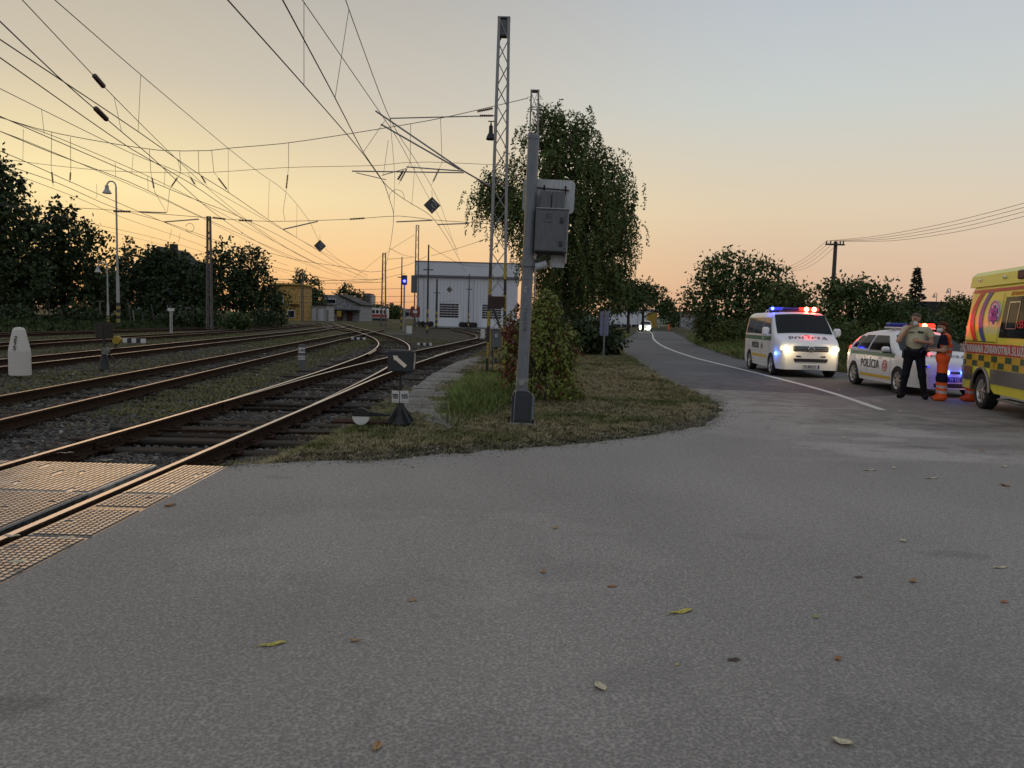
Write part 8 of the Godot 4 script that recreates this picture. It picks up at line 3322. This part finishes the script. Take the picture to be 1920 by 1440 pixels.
func mask(parent: Node, c: Vector3, face: Vector3, up: Vector3) -> void:
	var g := Geo.new()
	var w := Color(.62, .63, .62)
	flesh(g, [[c + face * .068 - face.cross(up) * .03, c + face * .068 + face.cross(up) * .03, .052, .052, w], [c + face * .085 + up * .01, c + face * .075 - up * .03, .034, .04, w]], .009, .02)
	obj("face_mask", g, mats["cloth"], parent, true)

func make_people() -> void:
	var m := StandardMaterial3D.new()
	m.vertex_color_use_as_albedo = true
	m.roughness = .8
	m.metallic_specular = .25
	mats["cloth"] = m
	mats["hair"] = m
	policeman()
	paramedic("person", "woman in orange vest and trousers writing on a blue clipboard beside the policeman", Vector3(9.071,0.000,-16.230), 1.64, true)
	paramedic("person", "person in navy top and orange trousers half hidden behind the ambulance", Vector3(9.725,0.000,-16.284), 1.72, false)

func policeman() -> void:
	var at: Vector3 = Vector3(8.640,0.000,-16.557)
	var t := thing("person", "policeman in sand shirt and black trousers holding a phone to his face", "person", Vector3(at.x, 0, at.z), atan2(-at.x, -at.z))
	var skin := Color(.48, .27, .19)
	var shirt := Color(.47, .44, .31)
	var dark := Color(.014, .014, .016)
	var boot := Color(.01, .01, .01)
	var L := Vector3(-.21, 1.50, .0)
	var R := Vector3(.21, 1.49, .02)
	var bones := [
		# torso
		[Vector3(0, 1.08, 0), Vector3(0, 1.22, .02), .145, .15, shirt],
		[Vector3(-.05, 1.22, .02), Vector3(-.09, 1.42, 0), .13, .12, shirt],
		[Vector3(.05, 1.22, .02), Vector3(.09, 1.42, 0), .13, .12, shirt],
		[Vector3(-.17, 1.47, 0), Vector3(.17, 1.47, 0), .075, .075, shirt],
		[Vector3(0, 1.45, 0), Vector3(0, 1.56, 0), .075, .062, shirt],
		# hips and legs
		[Vector3(-.06, 1.0, 0), Vector3(.06, 1.0, 0), .15, .15, dark],
		[Vector3(-.10, .94, 0), Vector3(-.15, .50, .03), .105, .076, dark],
		[Vector3(-.15, .50, .03), Vector3(-.19, .10, -.02), .074, .062, dark],
		[Vector3(.10, .94, 0), Vector3(.17, .50, .02), .105, .076, dark],
		[Vector3(.17, .50, .02), Vector3(.24, .10, -.03), .074, .062, dark],
		[Vector3(-.19, .06, -.04), Vector3(-.25, .045, .14), .056, .046, boot],
		[Vector3(.24, .06, -.05), Vector3(.27, .045, .14), .056, .046, boot],
		# arm raised to the face with a phone
		[L, Vector3(-.27, 1.37, .06), .068, .062, shirt],
		[Vector3(-.27, 1.37, .06), Vector3(-.32, 1.24, .12), .052, .045, skin],
		[Vector3(-.32, 1.24, .12), Vector3(-.17, 1.50, .16), .045, .03, skin],
		# arm folded before the chest
		[R, Vector3(.30, 1.36, .03), .068, .062, shirt],
		[Vector3(.30, 1.36, .03), Vector3(.31, 1.20, .06), .052, .045, skin],
		[Vector3(.31, 1.20, .06), Vector3(.07, 1.24, .22), .045, .03, skin]]
	var g := Geo.new()
	flesh(g, bones, .014, .045)
	var hb := []
	hand(hb, Vector3(-.17, 1.50, .16), Vector3(.55, .80, -.2).normalized(), Vector3(.7, -.5, -.4).normalized(), skin, .75, 1.0)
	hand(hb, Vector3(.07, 1.24, .22), Vector3(-.95, .15, .25).normalized(), Vector3(-.2, .2, -.95).normalized(), skin, .8, -1.0)
	flesh(g, hb, .006, .010)
	var c := Vector3(-.02, 1.705, .04)
	var face := Vector3(-.62, -.08, .78).normalized()
	var up := Vector3(0, 1, 0)
	up = (up - face * face.dot(up)).normalized()
	head(g, c, face, up, skin, Color(.10, .07, .05), 0)
	obj("body", g, mats["cloth"], t, true)
	hair_cap(t, c + up * .004, face, up, Color(.11, .08, .06), .004, 0)
	mask(t, c - up * .09 - face * .01, face, up)
	# phone, belt, pocket flaps, holster
	g = Geo.new()
	g.cbox(Vector3(-.115, 1.61, .145), Vector3(.012, .14, .07), .004, Basis(Vector3(0, 0, 1), -.35))
	obj("phone", g, mats["trim_black"], t)
	g = Geo.new()
	g.lathe([Vector2(.158, -.025), Vector2(.162, -.02), Vector2(.162, .02), Vector2(.158, .025)], 20, Transform3D(Basis.from_scale(Vector3(1.18, 1, .98)), Vector3(0, 1.055, .0)))
	obj("belt", g, mats["trim_black"], t)
	g = Geo.new()
	g.cbox(Vector3(-.085, 1.42, .128), Vector3(.10, .022, .012), .004, Basis(Vector3(0, 0, 1), .1))
	g.cbox(Vector3(.085, 1.43, .128), Vector3(.11, .045, .012), .004, Basis(Vector3(0, 0, 1), -.1))
	obj("badges", g, mats["trim_black"], t)
	g = Geo.new()
	g.cbox(Vector3(-.215, .96, .02), Vector3(.06, .2, .12), .02)
	g.cbox(Vector3(.22, 1.0, .04), Vector3(.05, .12, .09), .015)
	obj("holster", g, mats["trim_black"], t)

func paramedic(called: String, label: String, at: Vector3, h: float, writing: bool) -> void:
	var t := thing(called, label, "person", Vector3(at.x, 0, at.z), atan2(-at.x, -at.z))
	var s := h / 1.70
	t.transform.basis = t.transform.basis * Basis.from_scale(Vector3.ONE * s)
	var skin := Color(.45, .27, .19)
	var navy := Color(.012, .014, .03)
	var orange := Color(.80, .11, .028)
	var silver := Color(.42, .42, .43)
	var boot := Color(.62, .10, .03)
	# she faces picture-left, towards the policeman
	var bones := [
		[Vector3(0, 1.02, 0), Vector3(.01, 1.2, 0), .13, .13, navy],
		[Vector3(-.01, 1.2, -.05), Vector3(.0, 1.36, -.07), .11, .10, navy],
		[Vector3(-.01, 1.2, .05), Vector3(.0, 1.36, .07), .11, .10, navy],
		[Vector3(0, 1.38, -.13), Vector3(0, 1.38, .13), .068, .068, navy],
		[Vector3(0, 1.38, 0), Vector3(-.02, 1.47, 0), .065, .055, navy],
		[Vector3(0, .93, -.04), Vector3(0, .93, .05), .14, .14, orange],
		[Vector3(0, .88, -.07), Vector3(-.02, .48, -.09), .105, .085, orange],
		[Vector3(-.02, .48, -.09), Vector3(.0, .10, -.09), .085, .085, orange],
		[Vector3(.01, .88, .07), Vector3(.03, .48, .10), .105, .085, orange],
		[Vector3(.03, .48, .10), Vector3(.05, .10, .11), .085, .085, orange],
		[Vector3(.02, .06, -.09), Vector3(-.13, .045, -.11), .055, .045, boot],
		[Vector3(.06, .06, .11), Vector3(-.09, .045, .14), .055, .045, boot]]
	var wr1 := Vector3(-.24, 1.10, .10)
	var wr2 := Vector3(-.24, 1.13, -.06)
	if writing:
		bones.append_array([
			[Vector3(0, 1.38, .17), Vector3(.03, 1.24, .20), .062, .056, navy],
			[Vector3(.03, 1.24, .20), Vector3(.02, 1.10, .21), .046, .042, skin],
			[Vector3(.02, 1.10, .21), wr1, .042, .028, skin],
			[Vector3(0, 1.38, -.17), Vector3(.0, 1.24, -.20), .062, .056, navy],
			[Vector3(.0, 1.24, -.20), Vector3(-.02, 1.11, -.20), .046, .042, skin],
			[Vector3(-.02, 1.11, -.20), wr2, .042, .028, skin]])
	else:
		wr1 = Vector3(-.06, .84, .25)
		wr2 = Vector3(-.05, .84, -.25)
		bones.append_array([
			[Vector3(0, 1.38, .17), Vector3(.03, 1.10, .23), .062, .05, navy],
			[Vector3(.03, 1.10, .23), wr1, .044, .028, skin],
			[Vector3(0, 1.38, -.17), Vector3(.03, 1.10, -.23), .062, .05, navy],
			[Vector3(.03, 1.10, -.23), wr2, .044, .028, skin]])
	var g := Geo.new()
	flesh(g, bones, .014, .045, func(p: Vector3, c: Color) -> Color:
		if c == orange:
			if p.y < .62 and p.y > .40:
				return navy
			if (p.y > .17 and p.y < .225) or (p.y > .285 and p.y < .335):
				return silver
		return c)
	var hb := []
	if writing:
		hand(hb, wr1, Vector3(-.95, .1, -.3).normalized(), Vector3(-.1, .3, -.9).normalized(), skin, .7, 1.0)
		hand(hb, wr2, Vector3(-.95, .0, .3).normalized(), Vector3(0, .9, .3).normalized(), skin, .6, -1.0)
	else:
		hand(hb, wr1, Vector3(-.2, -.97, 0).normalized(), Vector3(-.2, 0, -.9).normalized(), skin, .4, 1.0)
		hand(hb, wr2, Vector3(-.2, -.97, 0).normalized(), Vector3(-.2, 0, .9).normalized(), skin, .4, -1.0)
	flesh(g, hb, .006, .010)
	var c := Vector3(-.045, 1.60, 0)
	var face := Vector3(-.86, -.22, .45).normalized()
	var up := (Vector3.UP - face * face.dot(Vector3.UP)).normalized()
	head(g, c, face, up, skin, Color(.07, .03, .02), .1)
	obj("body", g, mats["cloth"], t, true)
	hair_cap(t, c + up * .006, face, up, Color(.085, .035, .022), .004, .09)
	mask(t, c - up * .045, face, up)
	# open vest over the shirt
	var vb := []
	for b in bones.slice(0, 4):
		vb.append([b[0] + Vector3(.022, -.02 if b[0].y < 1.1 else 0.0, .0), b[1] + Vector3(.022, 0, 0), b[2] + .012, b[3] + .012, orange])
	g = Geo.new()
	if writing:
		flesh(g, vb, .013, .045, func(p: Vector3, _c: Color) -> Color:
			if p.x < -.06 - (p.y - 1.1) * .02 and p.z < .12:
				return navy
			if (p.y > .98 and p.y < 1.035) or (p.y > 1.12 and p.y < 1.17) or (absf(p.z) > .075 and absf(p.z) < .105 and p.y > 1.25):
				return silver
			return orange)
		obj("vest", g, mats["cloth"], t, true)
		g = Geo.new()
		g.cbox(Vector3(-.37, 1.12, .02), Vector3(.02, .22, .30), .006, Basis(Vector3(0, 0, 1), -.75))
		obj("clipboard", g, mat("clip_blue", .012, .02, .16, .5), t)
		g = Geo.new()
		g.tube([Vector3(-.33, 1.18, .08), Vector3(-.27, 1.25, .12)], .005, 6)
		obj("pen", g, mats["trim_black"], t)

# ---------------------------------------------------------------- leaves on the road
func make_small_things() -> void:
	var r := RandomNumberGenerator.new()
	r.seed = 200
	var cols := {"yellow": Color(.70, .58, .10), "pale": Color(.80, .70, .46), "brown": Color(.50, .29, .13), "green": Color(.34, .40, .14), "dark": Color(.10, .06, .035), "orange": Color(.46, .20, .06)}
	var spots: Array = [
		[Vector2(-1.050,-3.365), .125, .2, "yellow", "flat", "long yellow green leaf lying alone on the bare asphalt"],
		[Vector2(0.913,-3.886), .150, .2, "yellow", "flat", "long slender yellow leaf on the asphalt"],
		[Vector2(0.395,-3.036), .075, .9, "pale", "curl", "cream coloured curled leaf on the asphalt"],
		[Vector2(-0.436,-2.556), .06, .7, "brown", "curl", "small brown curled leaf lying far from all other leaves"],
		[Vector2(1.227,-2.662), .075, 1.2, "pale", "curl", "crumpled pale leaf with a dark hollow"],
		[Vector2(1.506,-3.363), .05, .3, "orange", "curl", "small orange brown curled leaf"],
		[Vector2(1.605,-3.869), .06, .5, "green", "flat", "pale green lobed leaf on the asphalt"],
		[Vector2(3.135,-4.778), .11, .1, "pale", "flat", "narrow pale straw leaf near the ambulance side"],
		[Vector2(2.416,-4.465), .07, .4, "brown", "curl", "dull brown leaf flat on the asphalt"],
		[Vector2(2.767,-4.162), .06, .4, "orange", "flat", "small orange leaf beyond the straw leaf"],
		[Vector2(0.598,-4.246), .06, .2, "orange", "flat", "tiny orange leaf lying beyond the slender yellow leaf"],
		[Vector2(0.216,-4.463), .06, .7, "brown", "curl", "small brown leaf on open asphalt"],
		[Vector2(-0.494,-3.953), .06, .5, "brown", "flat", "small tan leaf on open asphalt"],
		[Vector2(-0.692,-3.422), .05, 1.4, "brown", "curl", "tiny brown leaf standing on its edge"],
		[Vector2(2.794,-5.334), .07, .5, "pale", "curl", "tiny pale leaf before the patched asphalt"],
		[Vector2(4.262,-7.666), .16, .1, "pale", "flat", "pale straw leaf on the patched asphalt"],
		[Vector2(4.146,-8.207), .12, .5, "pale", "flat", "pale round leaf on the patched asphalt"],
		[Vector2(3.792,-8.014), .16, .1, "pale", "flat", "long pale leaf on the patched asphalt"],
		[Vector2(5.500,-8.451), .14, .3, "pale", "flat", "pale leaf below the ambulance's rear wheel"],
		[Vector2(5.879,-9.507), .13, .3, "orange", "flat", "rusty orange leaf on the patched asphalt"],
		[Vector2(4.822,-7.386), .11, .8, "brown", "curl", "brown curled leaf on the patched asphalt"],
		[Vector2(4.464,-10.250), .12, .2, "pale", "flat", "pale leaf at the edge of the lighter strip"],
		[Vector2(6.910,-13.644), .14, .2, "pale", "flat", "pale leaf past the end of the white line"],
		[Vector2(7.732,-18.154), .16, .2, "pale", "flat", "pale leaf beside the white line"],
		[Vector2(-2.591,-5.778), .09, .4, "orange", "curl", "orange brown leaf beside the rubber panels"],
		[Vector2(0.339,-5.444), .07, .6, "brown", "flat", "tan leaf between post and open asphalt"],
		[Vector2(0.757,-3.266), .025, .6, "yellow", "flat", "tiny yellow leaf scrap below the slender leaf"],
		[Vector2(1.026,-3.330), .06, .1, "dark", "flat", "small dark twig on the asphalt"],
		[Vector2(2.116,-4.517), .06, .1, "dark", "flat", "dark leaf scrap on the asphalt"],
		[Vector2(-4.501,-7.709), .13, .2, "pale", "flat", "pale leaf on the inner crossing panels"],
		[Vector2(-3.923,-7.384), .13, .2, "pale", "flat", "second pale leaf on the inner crossing panels"],
		[Vector2(-2.836,-4.835), .10, .1, "pale", "flat", "pale leaf on the outer crossing panels"],
		[Vector2(-2.829,-4.343), .10, .1, "pale", "flat", "pale leaf on the darkest outer crossing panel"],
		[Vector2(-3.174,-4.817), .09, .1, "pale", "curl", "pale curled leaf next to the bright rail"]]
	for s in spots:
		var g := Geo.new()
		var ln: float = s[1]
		var wd := ln * (.26 if s[4] == "flat" and ln > .1 else .55)
		var rows := []
		var curl := .3 if s[4] == "flat" else 1.5
		for j in 9:
			var f := j / 8.0
			var w := wd * .5 * pow(sin(PI * clampf(f * .96 + .02, 0, 1)), .7)
			var row := []
			for k in 5:
				var q := (k - 2) / 2.0
				var lift: float = ln * .10 * curl * (q * q * .6 + (f - .5) * (f - .5) * 1.2) + ln * .03 * sin(f * 9.0 + s[2] * 5.0)
				row.append(Vector3((f - .5) * ln, .003 + maxf(0.0, lift), q * w))
			rows.append(row)
		g.sheet(rows)
		g.tube([Vector3(-ln * .5, .004, 0), Vector3(-ln * .68, .006, ln * .05)], ln * .012, 4)
		g.tube([rows[0][2] + Vector3(0, .001, 0), rows[4][2] + Vector3(0, .0015, 0), rows[8][2] + Vector3(0, .001, 0)], ln * .01, 4)
		var key: String = "fallen_" + s[3]
		var c: Color = cols[s[3]]
		var lm := mat(key, c.r, c.g, c.b, .75, 0, "dirt", 14.0)
		var o := obj("fallen_leaf", g, lm)
		tag(o, s[5], "leaf", "fallen leaves on the road")
		o.position = Vector3(s[0].x, .012 if s[0].x > -2.7 and s[0].y > -9.0 else .02, s[0].y)
		if s[0].x > -2.7 and s[0].y > -9.3:
			o.position.y = .001
		o.rotation.y = s[2] * 2.2
